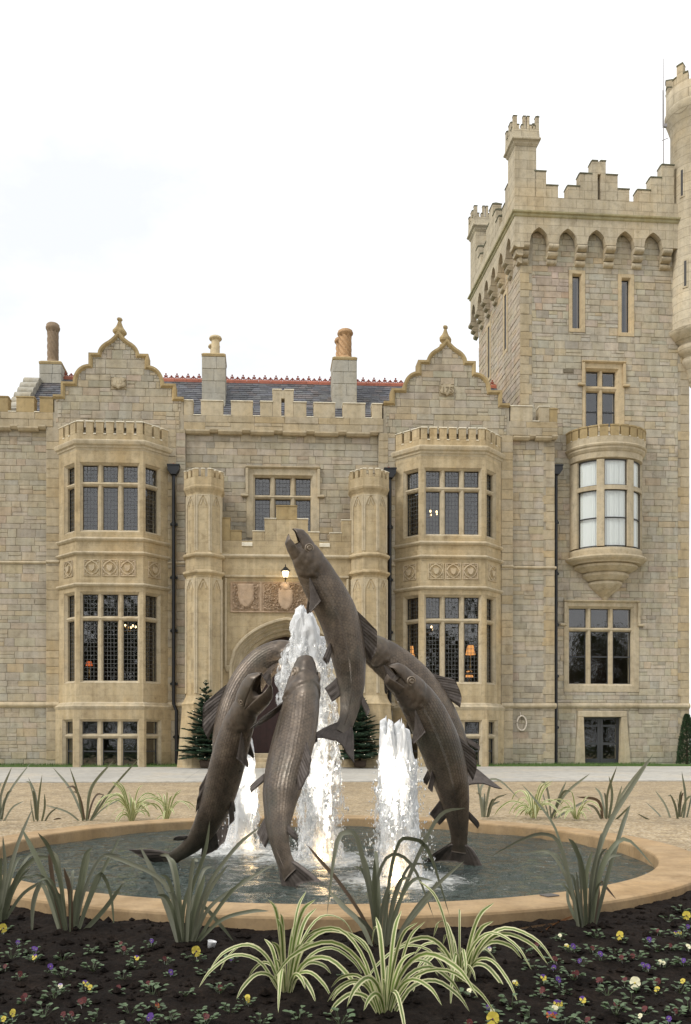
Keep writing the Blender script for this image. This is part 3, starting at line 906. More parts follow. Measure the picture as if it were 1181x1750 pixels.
# ------------------------------------------------------------------ bay windows
def bay(cx, label):
    def ring(o, z):
        k = o * .4142
        return [(cx - BA - BB - o * 1.414, YF + .01, z), (cx - BA - k, YF - BD - o, z), (cx + BA + k, YF - BD - o, z), (cx + BA + BB + o * 1.414, YF + .01, z)]
    def loft(prof, close=True):
        m_ = MB(); vs = []
        for (o, z) in prof: vs += ring(o, z)
        fs = []
        for i in range(len(prof) - 1):
            for j in range(3): fs.append((i * 4 + j, i * 4 + j + 1, i * 4 + 5 + j, i * 4 + 4 + j))
        n = len(prof)
        fs += [(0, 1, 2, 3), (4 * n - 1, 4 * n - 2, 4 * n - 3, 4 * n - 4)] if close else []
        m_.add(vs, fs); return m_
    def frames(o):
        ang = atan2(BD, BB)
        k = o * .4142; ln = sqrt(BB * BB + BD * BD) + o * .8
        Mf = Matrix.Translation((cx, YF - BD - o, 0))
        Mr = Matrix.Translation((cx + BA + k, YF - BD - o, 0)) @ Matrix.Rotation(ang, 4, 'Z')
        Ml = Matrix.Translation((cx - BA - k, YF - BD - o, 0)) @ Matrix.Rotation(-ang, 4, 'Z')
        return Mf, Mr, Ml, BA + k, ln
    body = MB()
    lev = [(.10, GZ - .15, zb(1207), zb(1312), zb(1233), [zb(1258)], .17),
           (0, zb(1207), zb(998), zb(1163), zb(1015), [zb(1056)], .17),
           (0, zb(998), zb(741), zb(905), zb(794), [zb(826)], .17)]
    for (o, z0, z1, wz0, wz1, trs, tw) in lev:
        Mf, Mr, Ml, hw, ln = frames(o)
        fr = (-.925, .925, wz0, wz1)
        slab(body, Mf, -hw, hw, z0, z1, [hole_of(*fr)], 0, .3)
        cr_ = (.165, .655, wz0, wz1); cl_ = (-.655, -.165, wz0, wz1)
        slab(body, Mr, 0.002, ln, z0, z1, [hole_of(*cr_)], 0, .3)
        slab(body, Ml, -ln, -.002, z0, z1, [hole_of(*cl_)], 0, .3)
    bo = body.build('bay_window', M_ASH, house)
    bo['label'] = label
    for li, (o, z0, z1, wz0, wz1, trs, tw) in enumerate(lev):
        Mf, Mr, Ml, hw, ln = frames(o)
        base = li == 0
        tl = .22 if li < 2 else .5
        window(bo, Mf, 0, -.925, .925, wz0, wz1, 3, trs, mw=.188, leaded=not base, rail=zb(1284), frame_mat=M_SASH if base else M_FRAME, tilt=tl)
        window(bo, Mr, 0, .165, .655, wz0, wz1, 1, trs, leaded=not base, rail=zb(1284), frame_mat=M_SASH if base else M_FRAME, tilt=tl)
        window(bo, Ml, 0, -.655, -.165, wz0, wz1, 1, trs, leaded=not base, rail=zb(1284), frame_mat=M_SASH if base else M_FRAME, tilt=tl)
    # rooms
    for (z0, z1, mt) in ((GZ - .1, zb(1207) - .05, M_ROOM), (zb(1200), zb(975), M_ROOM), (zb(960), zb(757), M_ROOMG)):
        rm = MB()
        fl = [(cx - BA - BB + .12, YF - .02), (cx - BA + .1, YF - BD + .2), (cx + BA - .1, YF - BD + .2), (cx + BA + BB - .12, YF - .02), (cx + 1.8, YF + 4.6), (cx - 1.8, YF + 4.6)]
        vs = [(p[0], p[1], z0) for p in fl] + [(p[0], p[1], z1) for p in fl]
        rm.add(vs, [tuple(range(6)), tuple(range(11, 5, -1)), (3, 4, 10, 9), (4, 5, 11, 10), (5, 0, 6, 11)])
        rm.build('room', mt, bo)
    # mouldings
    def mould(name, prof, mat=M_TRIM): return loft(prof).build(name, mat, bo)
    z = zb
    mould('cornice', [(0, z(770)), (.02, z(767)), (.05, z(765.5)), (.06, z(762.5)), (.11, z(760.5)), (.13, z(757)), (.135, z(754.5)), (.10, z(752.5)), (.02, z(751.5)), (.0, z(751))])
    def roll(zc, h, p): return [(0, zc - h * .5), (p * .55, zc - h * .38), (p, zc - h * .05), (p, zc + h * .12), (p * .7, zc + h * .36), (0, zc + h * .5)]
    mould('string_course', roll(z(921.5), .15, .085))
    mould('string_course', roll(z(945.5), .14, .095))
    mould('string_course', roll(z(999.5), .14, .09))
    mould('plinth_mould', [(.10, z(1213)), (.13, z(1210)), (.15, z(1207)), (.11, z(1205)), (.09, z(1204)), (.08, z(1202)), (.03, z(1200.5)), (0, z(1199.5))])
    # carved panels in the frieze
    def panel(M, c, w=.54, zc=(z(956) + z(985)) / 2, h=.56):
        p = MB(); x0, x1, z0, z1 = c - w / 2, c + w / 2, zc - h / 2, zc + h / 2
        e = .035
        p.cbox(x0, x0 + e, -.032, .004, z0, z1, .01, M); p.cbox(x1 - e, x1, -.032, .004, z0, z1, .01, M)
        p.cbox(x0 + e, x1 - e, -.031, .004, z1 - e, z1, .01, M); p.cbox(x0 + e, x1 - e, -.031, .004, z0, z0 + e, .01, M)
        pts = []
        for i in range(33):
            a = 2 * pi * i / 32
            rr = .205 * (1 + .14 * abs(cos(2 * a)) - .10 * abs(sin(4 * a)))
            pts.append(M @ Vector((c + rr * cos(a), -.012, zc + rr * sin(a))))
        p.tube(pts, .026, 6, caps=False)
        s_ = [(-.09, .09), (0, .075), (.09, .09), (.085, -.02), (.05, -.085), (0, -.115), (-.05, -.085), (-.085, -.02)]
        p.prism([(c + a * 1.05, zc + b_ * 1.05) for a, b_ in s_], -.075, .004, 'y', M)
        for q in ((-1, -1), (-1, 1), (1, -1), (1, 1)):
            p.ball((c + q[0] * .2, -.004, zc + q[1] * .21), .035, 6, 4, sc=(1, .8, 1), M=M)
        v = RND.uniform(.9, 1.1)
        p.c = [(v, v * RND.uniform(.95, 1.0), v * .95, 1)] * len(p.f)
        p.build('carved_panel', M_TRIM, bo)
    Mf, Mr, Ml, hw, ln = frames(0)
    for k in (-1, 0, 1): panel(Mf, k * .60)
    panel(Mr, .45); panel(Ml, -.45)
    # parapet merlons
    za, zt_, th = z(741), z(718.5), .17
    def row(M, edges, inner0, inner1):
        for k, (a, c) in enumerate(edges):
            v = RND.uniform(.92, 1.05)
            m_ = MB(); m_.cbox(a, c, 0, th, za, zt_ - .055, .01, M, 0, (v, v, v))
            m_.prism([(-.02, zt_ - .055), (-.02, zt_ - .03), (.05, zt_ + .005), (th + .02, zt_ - .01), (th + .02, zt_ - .055)], a - .014, c + .014, 'x', M, 1)
            m_.build('merlon', [M_ASH, M_CAP], bo)
    g = .095
    mid = [-.85, -.51, -.17, .17, .51, .85]
    row(Mf, [(-hw + .02, mid[0] - g / 2)] + [(mid[i] + g / 2, mid[i + 1] - g / 2) for i in range(5)] + [(mid[5] + g / 2, hw - .02)], 0, 0)
    row(Mr, [(.06, .36), (.455, .70), (.795, ln)], 0, 0)
    row(Ml, [(-ln, -.795), (-.70, -.455), (-.36, -.06)], 0, 0)
    for M, es in ((Mf, mid), (Mr, (.4075, .7475)), (Ml, (-.4075, -.7475))):
        for e in es:
            m_ = MB(); m_.prism([(-.02, za - .03), (-.02, za + .005), (.06, za + .025), (th, za + .025), (th, za - .03)], e - g / 2 + .002, e + g / 2 - .002, 'x', M); m_.build('crenel_sill', M_CAP, bo)
    m_ = MB(); m_.add(ring(-.16, za - .08), [(0, 1, 2, 3)]); m_.build('bay_roof', M_LEAD, bo)
    return bo
bay(bayL, 'three storey canted bay window below the undated gable')
bay(bayR, 'three storey canted bay window below the dated gable')

# ------------------------------------------------------------------ entrance porch
YP = 29.15
zp = lambda py: Z(py, 490, YP)
porch = MB()
txl, txr = X(348, 28.9), X(632, 28.9)
px0_, px1_ = txl + .35, txr - .35
aw, az, ar = 1.98, zp(1139), zp(1055) - zp(1139)
def arch_pts(a, rise, zs, n=28):
    pts = [(-a, GZ - .05)]
    for i in range(n + 1):
        t_ = -1 + 2 * i / n
        z_ = rise * (.82 * sqrt(max(0, 1 - t_ * t_)) + .18 * (1 - abs(t_)))
        pts.append((a * t_, zs + z_))
    return pts + [(a, GZ - .05)]
top = zp(925)
lp = arch_pts(aw, ar, az)
vs, fs = [], []
for (x, z_) in lp:
    vs += [(pcx + x, YP, z_), (pcx + x, YP, top), (pcx + x, YP + .12, z_)]
for i in range(len(lp) - 1):
    a, b_ = i * 3, i * 3 + 3
    fs += [(a, b_, b_ + 1, a + 1), (a, a + 2, b_ + 2, b_)]
porch.add(vs, fs)
porch.box(px0_, pcx - aw, YP, YP + .3, GZ - .15, top)
porch.box(pcx + aw, px1_, YP, YP + .3, GZ - .15, top)
porch.box(px0_, px1_, YP + .301, YW + .3, top - .25, top - .02)
porch.box(px0_, px0_ + .2, YP + .301, YW, GZ - .15, top - .251)
porch.box(px1_ - .2, px1_, YP + .301, YW, GZ - .15, top - .251)
po = porch.build('entrance_porch', M_ASH, house)
po['label'] = 'projecting ashlar porch between two octagonal turrets'
# moulded orders of the doorway
seq = [(0, -.05), (-.03, -.09), (-.10, -.09), (-.13, -.02), (-.15, .10), (-.20, .13), (-.26, .10), (-.30, .16), (-.31, .27), (-.37, .30), (-.43, .27), (-.46, .34), (-.47, .46), (-.53, .50), (-.58, .50), (-.60, .95)]
loops = [[(pcx + x, YP + y, z_) for (x, z_) in arch_pts(aw + o, ar + o * .9, az)] for (o, y) in [(.0, .0)] + seq]
n = len(loops[0]); vs = [p for l in loops for p in l]; fs = []
for k in range(len(loops) - 1):
    for i in range(n - 1): fs.append((k * n + i, k * n + i + 1, (k + 1) * n + i + 1, (k + 1) * n + i))
b = MB(); b.add(vs, fs); b.build('arch_moulding', M_TRIM, po)
for sgn in (-1, 1):                                  # hood stops
    b = MB(); b.lathe([(.01, az - .22), (.07, az - .16), (.12, az - .03), (.13, az + .02), (.01, az + .03)], 8, Matrix.Translation((pcx + sgn * (aw + .03), YP - .03, 0)), smooth=False); b.build('hood_stop', M_TRIM, po)
# door, back wall of the doorway
da = aw - .60
b = MB(); b.prism([(pcx + x * 1.06, z_ + .02) for x, z_ in arch_pts(da, ar - .54, az)], YP + 1.02, YP + 1.06, 'y'); b.build('door_backing', M_WOOD, po)
dl = arch_pts(da, ar - .54, az)
def arch_z(x):
    t_ = max(-1, min(1, x / da)); return az + (ar - .54) * (.82 * sqrt(max(0, 1 - t_ * t_)) + .18 * (1 - abs(t_)))
for sgn in (-1, 1):
    dm = MB(); dm.box(pcx + (0.005 if sgn > 0 else -da + .01), pcx + (da - .01 if sgn > 0 else -.005), YP + .975, YP + 1.0, GZ + .45, az)
    door = dm.build('door', M_WOOD, po)
    for k in range(6):
        a, c = .01 + k * (da - .02) / 6, .01 + (k + 1) * (da - .02) / 6 - .008
        xs_ = [a, (a + c) / 2, c]
        poly = [(pcx + sgn * a, GZ + .45)] + [(pcx + sgn * q, arch_z(q) - .01) for q in xs_] + [(pcx + sgn * c, GZ + .45)]
        q = MB(); q.prism(poly, YP + .945, YP + .974, 'y'); q.build('plank', M_WOOD, door)
    h = MB(); h.ball((pcx + sgn * .12, YP + .90, GZ + 1.75), .055, 12, 8); h.tube([(pcx + sgn * .12, YP + .945, GZ + 1.75), (pcx + sgn * .12, YP + .90, GZ + 1.75)], .02, 8); h.build('door_knob', M_BRASS, door)
for k in range(3):
    b = MB(); b.cbox(pcx - 1.55 - (2 - k) * .0, pcx + 1.55, YP - .75 + k * .36, YP + .94, GZ + .15 * k - .03, GZ + .15 * (k + 1), .015); b.build('step', M_TRIM, po)
# strings and label frame
def pcourse(y0, y1, x0, x1, p):
    zc = (zp(y0) + zp(y1)) / 2; h = zp(y0) - zp(y1)
    bb = MB(); bb.prism([(YP + .01, zc + h / 2), (YP - p * .6, zc + h * .4), (YP - p, zc + h * .1), (YP - p, zc - h * .15), (YP - p * .3, zc - h / 2), (YP + .01, zc - h / 2)], x0, x1, 'x')
    return bb.build('string_course', M_TRIM, po)
pcourse(947.5, 955, px0_ + .1, px1_ - .1, .09)
lx0, lx1 = X(384, YP), X(596, YP)
hb = MB()
zl_ = zp(986)
hb.prism([(YP + .01, zl_ + .06), (YP - .08, zl_ + .04), (YP - .08, zl_ - .02), (YP + .01, zl_ - .06)], lx0, lx1, 'x')
hb.cbox(lx0, lx0 + .08, YP - .075, YP + .008, zp(1140), zl_ - .06, .015)
hb.cbox(lx1 - .08, lx1, YP - .075, YP + .008, zp(1140), zl_ - .06, .015)
hb.build('label_frame', M_TRIM, po)
# heraldic relief panels
def relief(x0, x1, z0, z1, fn, nx, nz, name, label):
    b = MB(); vs = []
    for j in range(nz + 1):
        for i in range(nx + 1):
            u, v = i / nx, j / nz
            e = min(u, 1 - u) * (x1 - x0), min(v, 1 - v) * (z1 - z0)
            fr = .03 if min(e) < .028 else 0
            vs.append((x0 + (x1 - x0) * u, YP - .025 - max(fr, fn(u, v)), z0 + (z1 - z0) * v))
    fs = [(j * (nx + 1) + i, j * (nx + 1) + i + 1, (j + 1) * (nx + 1) + i + 1, (j + 1) * (nx + 1) + i) for j in range(nz) for i in range(nx)]
    b.add(vs, fs, 0, (1, 1, 1), True)
    b.box(x0, x1, YP - .024, YP + .01, z0, z1)
    o = b.build(name, M_TERRA, po); o['label'] = label
def shield(u, v, cu, cv, w, h):
    x, y = (u - cu) / w, (v - cv) / h
    if y > .5 or y < -.55: return 0
    half = .5 if y > 0 else .5 * sqrt(max(0, 1 - (y / .55) ** 2))
    d = half - abs(x)
    return 0 if d < 0 else min(1, d * 8)
def scroll(u, v, s):
    p = Vector((u * 9 * s, v * 6 * s, 3.1)); q = noise.noise_vector(p * .6)
    a = noise.noise(p + q * 1.2)
    return max(0, sin(a * 16)) ** .7
def f_left(u, v):
    s_ = shield(u, v, .5, .55, .52, .72)
    if s_ > 0: return .055 + .03 * s_
    d = sqrt((u - .5) ** 2 + (v - .5) ** 2)
    return .075 * scroll(u, v, 1.2) * min(1, max(0, (d - .18) * 9)) * (1 if .07 < u < .93 and .07 < v < .93 else 0)
def f_right(u, v):
    s_ = shield(u, v, .52, .42, .30, .62)
    if s_ > 0: return .06 + .03 * s_
    x, y = (u - .52) / .1, (v - .84) / .16
    if x * x + y * y < 1: return .10 * sqrt(1 - x * x - y * y) + .03
    return .085 * scroll(u * 1.6, v, 1.5) * (1 if .05 < u < .95 and .06 < v < .94 else 0) * (1.15 - abs(u - .52))
hx0, hxm, hx1 = X(394, YP), X(446, YP), X(586, YP)
relief(hx0, hxm - .002, zp(1047), zp(995), f_left, 44, 44, 'heraldic_panel', 'carved red stone panel with a single plain shield')
relief(hxm + .002, hxm + (hxm - hx0) * 1.55, zp(1047), zp(995), f_right, 72, 48, 'heraldic_panel', 'carved red stone panel with a helmed coat of arms')
relief(hxm + (hxm - hx0) * 1.55 + .004, hx1, zp(1047), zp(995), f_left, 44, 44, 'heraldic_panel', 'carved red stone panel with a shield half behind the leaping salmon')
# stepped parapet
S2 = 2.9525
steps = [(280, 335, 310), (335, 393, 372), (393, 447, 440), (447, 508, 373), (508, 567, 309), (567, 673, 244), (673, 728, 309), (728, 785, 375), (785, 838, 440), (838, 897, 378), (897, 955, 312)]
for k, (a, c, y) in enumerate(steps):
    x0, x1 = X(280 + a / S2, YP), X(280 + c / S2, YP)
    och = k in (0, 1, 5)
    if k in (2, 8):
        b = MB(); b.prism([(YP - .03, zp(780 + y / S2) - .10), (YP - .03, zp(780 + y / S2)), (YP + .08, zp(780 + 425 / S2)), (YP + .32, zp(780 + 425 / S2)), (YP + .32, zp(780 + y / S2) - .10)], x0 + .002, x1 - .002, 'x'); b.build('crenel_sill', M_CAP, po)
        b = MB(); b.box(x0 + .002, x1 - .002, YP + .003, YP + .3, top + .001, zp(780 + y / S2) - .101); b.build('parapet_block', M_ASH, po)
    else:
        merlon(po, I4, x0 + .002, x1 - .002, YP + .002, YP + .3, top + .001 if k != 5 else zp(780 + 320 / S2), zp(780 + y / S2), M_OCHRE if och else M_ASH, M_OCHRE if och else M_CAP, .045, .02, 'parapet_block')
        if k == 5:
            b = MB(); b.cbox(x0 + .002, x1 - .002, YP + .002, YP + .3, top + .001, zp(780 + 320 / S2) - .002, .008); b.build('parapet_block', M_ASH, po)
# octagonal turrets
def turret(cx, label, pxm):
    zt = lambda py: Z(py, pxm, 28.7)
    M = Matrix.Translation((cx, 29.25, 0)) @ Matrix.Rotation(pi / 8, 4, 'Z')
    r = .605
    k = 1 / cos(pi / 8)
    prof = [(r + .30, GZ - .15), (r + .25, GZ + .35), (r + .13, zt(1212)), (r + .13, zt(1206)), (r + .15, zt(1203)), (r + .10, zt(1200)), (r + .06, zt(1196)), (r + .02, zt(1192)), (r, zt(1189)),
            (r, zt(985)), (r, zt(983)), (r + .05, zt(981)), (r + .10, zt(979)), (r + .10, zt(976.5)), (r + .04, zt(974.5)), (r + .01, zt(974)), (r + .01, zt(953)), (r + .09, zt(950.5)), (r + .10, zt(948)), (r + .05, zt(945.5)), (r - .01, zt(944)),
            (r - .02, zt(846)), (r - .02, zt(842)), (r + .02, zt(838)), (r + .06, zt(835)), (r + .075, zt(832)), (r + .06, zt(830)), (r + .06, zt(816)), (r - .15, zt(816))]
    b = MB(); b.lathe([(a * k, z_) for a, z_ in prof], 8, M, smooth=False)
    to = b.build('porch_turret', M_ASH, po); to['label'] = label
    R2 = r + .06
    side = 2 * R2 * math.tan(pi / 8)
    for q in range(8):
        a = q * pi / 4 - pi / 2
        Mq = Matrix.Translation((cx, 29.25, 0)) @ Matrix.Rotation(a + pi / 2, 4, 'Z') @ Matrix.Translation((0, -R2, 0))
        for (u0, u1) in ((-side / 2, -side * .27), (-side * .12, side * .12), (side * .27, side / 2)):
            m_ = MB(); m_.cbox(u0 + .002, u1 - .002, 0, .13, zt(816), zt(803), .01, Mq); m_.prism([(-.015, zt(803)), (-.015, zt(802)), (.05, zt(800.5)), (.145, zt(802)), (.145, zt(803))], u0, u1, 'x', Mq, 1)
            m_.build('merlon', [M_ASH, M_CAP], to)
        if q in (0, 1, 2, 6, 7):
            for (y0, y1, rr) in ((839, 945, r - .02), (986, 1188, r)):
                Mp = Matrix.Translation((cx, 29.25, 0)) @ Matrix.Rotation(a + pi / 2, 4, 'Z') @ Matrix.Translation((0, -rr, 0))
                sw = 2 * rr * math.tan(pi / 8)
                p = MB()
                za_, zb2 = zt(y1) + .06, zt(y0) - (.12 if y0 == 839 else .03)
                for s_ in (-1, 1):
                    e0, e1 = sorted((s_ * sw / 2, s_ * (sw / 2 - .065)))
                    p.cbox(e0, e1, -.028, .004, za_, zb2, .012, Mp)
                p.cbox(-sw / 2 + .065, sw / 2 - .065, -.026, .004, zb2 - .05, zb2, .01, Mp)
                h0 = zb2 - .05; hw_ = sw / 2 - .065
                for s_ in (-1, 1):       # cusped tracery head
                    p.prism([(s_ * hw_, h0), (s_ * hw_, h0 - .34), (s_ * (hw_ - .03), h0 - .25), (s_ * hw_ * .45, h0 - .10), (s_ * .02, h0)], -.022, .004, 'y', Mp)
                    p.prism([(0, h0 - .07), (s_ * .03, h0 - .07), (s_ * hw_ * .62, h0 - .30), (s_ * hw_ * .42, h0 - .30)], -.02, .004, 'y', Mp)
                p.build('tracery_panel', M_TRIM, to)
turret(txl, 'octagonal porch turret nearer the undated gable', 348)
turret(txr, 'octagonal porch turret nearer the dated gable', 632)

# ------------------------------------------------------------------ rainwater pipes
def pipe(x, y, ytop, ybot, pxm, jog=None, label=None):
    z1, z0 = Z(ytop, pxm, y), GZ + .02
    b = MB()
    pts = [(x, y, z1)] + ([(x, y, jog[0] + .12), (x + jog[1], y - .02, jog[0] - .12)] if jog else []) + [(x + (jog[1] if jog else 0), y - (.02 if jog else 0), z0)]
    b.tube(pts, .062, 10)
    zc = z1 - 1.7
    while zc > z0 + .3:
        xx = x + (jog[1] if jog and zc < jog[0] else 0)
        b.tube([(xx, y, zc - .06), (xx, y, zc + .06)], .082, 10)
        b.box(xx - .13, xx + .13, y + .04, y + .09, zc - .04, zc + .04)
        zc -= 1.85
    po_ = b.build('rainwater_pipe', M_PIPE, house)
    if label: po_['label'] = label
    h = MB()
    h.prism([(x - .20, z1 + .30), (x + .20, z1 + .30), (x + .20, z1 + .16), (x + .09, z1), (x - .09, z1), (x - .20, z1 + .16)], y - .16, y + .12, 'y')
    h.box(x - .22, x + .22, y - .18, y + .12, z1 + .301, z1 + .34)
    h.build('hopper', M_PIPE, po_)
    t_ = MB(); t_.tube([(x - .02, y + .02, z1 + .36), (x - .02, y + .15, z1 + .42)], .05, 8); t_.build('spout', M_RIDGE, po_)
pipe(X(297, 29.9), 29.87, 812, 1306, 297, (zs_lo - .1, .10), 'black rainwater pipe beside the undated bay')
pipe(X(666, 29.9), 29.87, 818, 1306, 666, None, 'black rainwater pipe beside the dated bay')
pipe(XR + .11, 30.33, 812, 1306, 956, None, 'black rainwater pipe in the corner by the tower')
hm.finish(house, M_RUB)
# ================================================================== the tower
_p = W(889, 1000, 30.65)
MT = Matrix.Translation((_p.x, 30.65, 0)) @ Matrix.Rotation(radians(1.5), 4, 'Z')
tower = empty('castle_tower', (_p.x + 3, 31, GZ))
tag(tower, 'tall square battlemented sandstone tower with arched corbels and a round corner turret', 'tower')
tm = Masonry()
def TX(px, y0=0.0, py=600): return PL(MT, px, py, y0).x
def TZ(py, px=1020, y0=0.0): return PL(MT, px, py, y0).z
WT, DT, OV = TX(1178), 5.35, .30
c4 = lambda x, y: (780 + x / 2.945, 80 + y / 2.945)
c5 = lambda x, y: (860 + x / 3.68, 440 + y / 3.68)
z_cb = TZ(452, 945, -.15); z_sp = TZ(414, 925, -OV); z_ap = TZ(388, 920, -OV)
z_st = TZ(371, 920, -OV); z_cr = TZ(338.5, 965, -OV)
MS = MT @ Matrix.Translation((0, DT, 0)) @ Matrix.Rotation(-pi / 2, 4, 'Z')      # left face, x runs back to front
MR = MT @ Matrix.Translation((WT, 0, 0)) @ Matrix.Rotation(pi / 2, 4, 'Z')       # right face
MBk = MT @ Matrix.Translation((WT, DT, 0)) @ Matrix.Rotation(pi, 4, 'Z')

# openings on the front
slits = []
for (a, c, y0, y1) in ((440, 485, 118, 445), (750, 793, 130, 460)):
    slits.append((TX(860 + a / 3.68), TX(860 + c / 3.68), TZ(440 + y1 / 3.68, 1020), TZ(440 + y0 / 3.68, 1020)))
cwn = (TX(1002.7), TX(1053), TZ(728, 1028), TZ(633.8, 1028))
cwt_ = TZ(663.5, 1028)
lwn = (TX(973.6), TX(1079.6), TZ(1168.5, 1026), TZ(1040, 1026))
lwt = TZ(1075.5, 1026)
bdn = (TX(996.5), TX(1061), GZ - .05, TZ(1225.5, 1028))
fh = [hole_of(*s, s=.05) for s in slits] + [hole_of(*cwn), hole_of(*lwn), (bdn[0], bdn[1], bdn[2] - .2, bdn[3])]
b = MB()
slab(b, MT, 0, WT, GZ - .25, z_st, fh, 0, .5)
sl_side = [(1.35, 1.62, z_cb - 2.45, z_cb - .35), (3.55, 3.82, z_cb - 2.3, z_cb - .2)]
slab(b, MS, 0.0, DT - .501, GZ - .25, z_st, [], 0.001, .5)
slab(b, MR, .501, DT, GZ - .25, z_st, [], 0.001, .5)
slab(b, MBk, .501, WT - .501, GZ - .25, z_st, [], 0.001, .5)
b.build('wall', M_MORT, tower)
QW = .34
plz = TZ(1206, 1026)
sur5 = lambda s, d, e: (s[0] - d, s[1] + d, s[2] - e, s[3] + d)
ex = [sur5(s, .17, .18) for s in slits] + [(cwn[0] - .17, cwn[1] + .30, cwn[2] - .2, cwn[3] + .30), (lwn[0] - .22, lwn[1] + .26, lwn[2] - .30, lwn[3] + .25), (bdn[0] - .26, bdn[1] + .30, bdn[2] - 1, bdn[3] + .22), (0, WT, plz - .10, plz + .10)]
ex.append((0, QW + .1, GZ, z_ap)); ex.append((WT - QW - .1, WT, GZ, z_ap))
front = rubble(0, WT, GZ - .1, z_ap - .02, ex, hmin=.16, hmax=.30, wmin=.22, wmax=.7)
tcol = lambda: rubcol()
def fcol(rc):
    c = tuple(q * k for q, k in zip(rubcol(), (1.07, 1.085, 1.10)))
    cx, cz = (rc[0] + rc[1]) / 2, (rc[2] + rc[3]) / 2
    d = sqrt((cx - 1.1) ** 2 + (cz - (z_cb - .9)) ** 2)          # patch of reddened stones high on the left
    if d < 1.3 and RND.random() < 1.25 - d: c = (c[0] * 1.0, c[1] * .91, c[2] * .93)
    return c
for rc in front: tm.q.append(((rc[1] - rc[0]) * (rc[3] - rc[2]), rc, MT, 0, fcol(rc), 'stone'))
tm.wall(quoins(0, QW, GZ - .1, z_cb + .2, 1, jag=.10), MT, 0, quocol, 'quoin')
tm.wall(quoins(WT - QW, WT, GZ - .1, z_cb + .2, -1, jag=.10), MT, 0, quocol, 'quoin')
side = rubble(0, DT - .01, 10.6, z_ap - .02, [(s[0] - .14, s[1] + .14, s[2] - .15, s[3] + .15) for s in sl_side], hmin=.16, hmax=.28, wmin=.22, wmax=.6)
tm.wall(side, MS, 0, lambda: tuple(q * k for q, k in zip(rubcol(), (1.12, 1.07, 1.06))), vis=.2)

# window dressings
def surround(M, x0, x1, z0, z1, hole, mat=M_TRIM, y=-.035):
    bb = MB(); slab(bb, M, x0, x1, z0, z1, [hole], y, .03)
    return bb.build('window_surround', mat, tower)
for s, e in zip(slits, ex):
    surround(MT, e[0], e[1], e[2], e[3], hole_of(*s, s=.05), M_NEWCAP)
    window(tower, MT, -.035, *s, 1, [], leaded=False, s=.05, gdepth=.16, stone=M_NEWCAP)
    room(tower, s[0] - .5, s[1] + .5, .52, 2.2, s[2] - .3, s[3] + .3, M_ROOMG, MT)
for s in sl_side:
    bb = MB(); slab(bb, MS, s[0] - .14, s[1] + .14, s[2] - .15, s[3] + .15, [s], -.035, .0); bb.build('window_surround', M_NEWCAP, tower)
    bb = MB(); bb.box(s[0], s[1], -.008, -.004, s[2], s[3], MS); bb.build('pane', M_FRAME, tower)
e = ex[2]; surround(MT, e[0], e[1], e[2], e[3], hole_of(*cwn), M_NEWCAP)
window(tower, MT, -.035, *cwn, 2, [cwt_], mw=.185, tw=.24, leaded=False, stone=M_NEWCAP, rail=TZ(702, 1028), frame_mat=M_SASH)
hood(tower, MT, -.035, e[0] - .03, e[1] + .03, e[3] + .05, TZ(657, 1028), mat=M_NEWCAP)
room(tower, cwn[0] - .6, cwn[1] + .6, .52, 3, cwn[2] - .4, cwn[3] + .4, M_ROOMG, MT)
e = ex[3]; surround(MT, e[0], e[1], e[2], e[3], hole_of(*lwn), M_TRIM)
window(tower, MT, -.035, *lwn, 3, [lwt], mw=.185, tw=.15, leaded=False, rail=TZ(1122, 1026), frame_mat=M_SASH)
hood(tower, MT, -.035, e[0] - .02, e[1] + .03, e[3] + .06, TZ(1066, 1026))
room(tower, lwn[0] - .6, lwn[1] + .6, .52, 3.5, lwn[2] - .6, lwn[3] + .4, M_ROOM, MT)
# basement double door with splayed stone frame
bb = MB()
x0, x1, z0, z1 = bdn
wf = .24
bb.prism([(x0 - wf - .10, GZ - .05), (x0 + .06, GZ - .05), (x0, z1), (x0 - wf + .04, z1)], -.06, .08, 'y', MT)
bb.prism([(x1 - .06, GZ - .05), (x1 + wf + .12, GZ - .05), (x1 + wf - .04, z1), (x1, z1)], -.06, .08, 'y', MT)
bb.cbox(x0 - wf + .03, x1 + wf - .03, -.065, .08, z1, z1 + .22, .02, MT)
bb.build('door_frame', M_TRIM, tower)
xm = (x0 + x1) / 2
for (a, c) in ((x0, xm - .004), (xm + .004, x1)):
    dm = MB(); hs = []
    for (u0, u1) in ((.13, .42), (.47, .80), (.84, .95)):
        hs.append((a + .10, c - .10, GZ + (z1 - GZ) * u0, GZ + (z1 - GZ) * u1))
    slab(dm, MT, a, c, GZ - .05, z1, hs, .16, .21)
    d = dm.build('door', M_SASH, tower)
    pm = MB()
    for h in hs: pm.add([(h[0], .185, h[2]), (h[1], .185, h[2]), (h[1], .185, h[3]), (h[0], .185, h[3])], [(0, 1, 2, 3)], 0, (1, 1, 1), False, MT)
    pm.build('pane', M_GLASS, d)
room(tower, x0 - .4, x1 + .4, .52, 3, GZ - .06, z1 + .3, M_ROOM, MT)
bb = MB()
bb.prism([(.01, plz + .10), (-.05, plz + .09), (-.09, plz + .03), (-.09, plz - .03), (-.03, plz - .10), (.01, plz - .10)], 0, WT, 'x', MT)
bb.build('string_course', M_TRIM, tower)
bb = MB(); add_stone(bb, (TX(961.5), TX(980), TZ(638, 970), TZ(630.5, 970)), MT, -.02, (.20, .175, .13)); bb.build('dark_stone', M_RUB, tower)

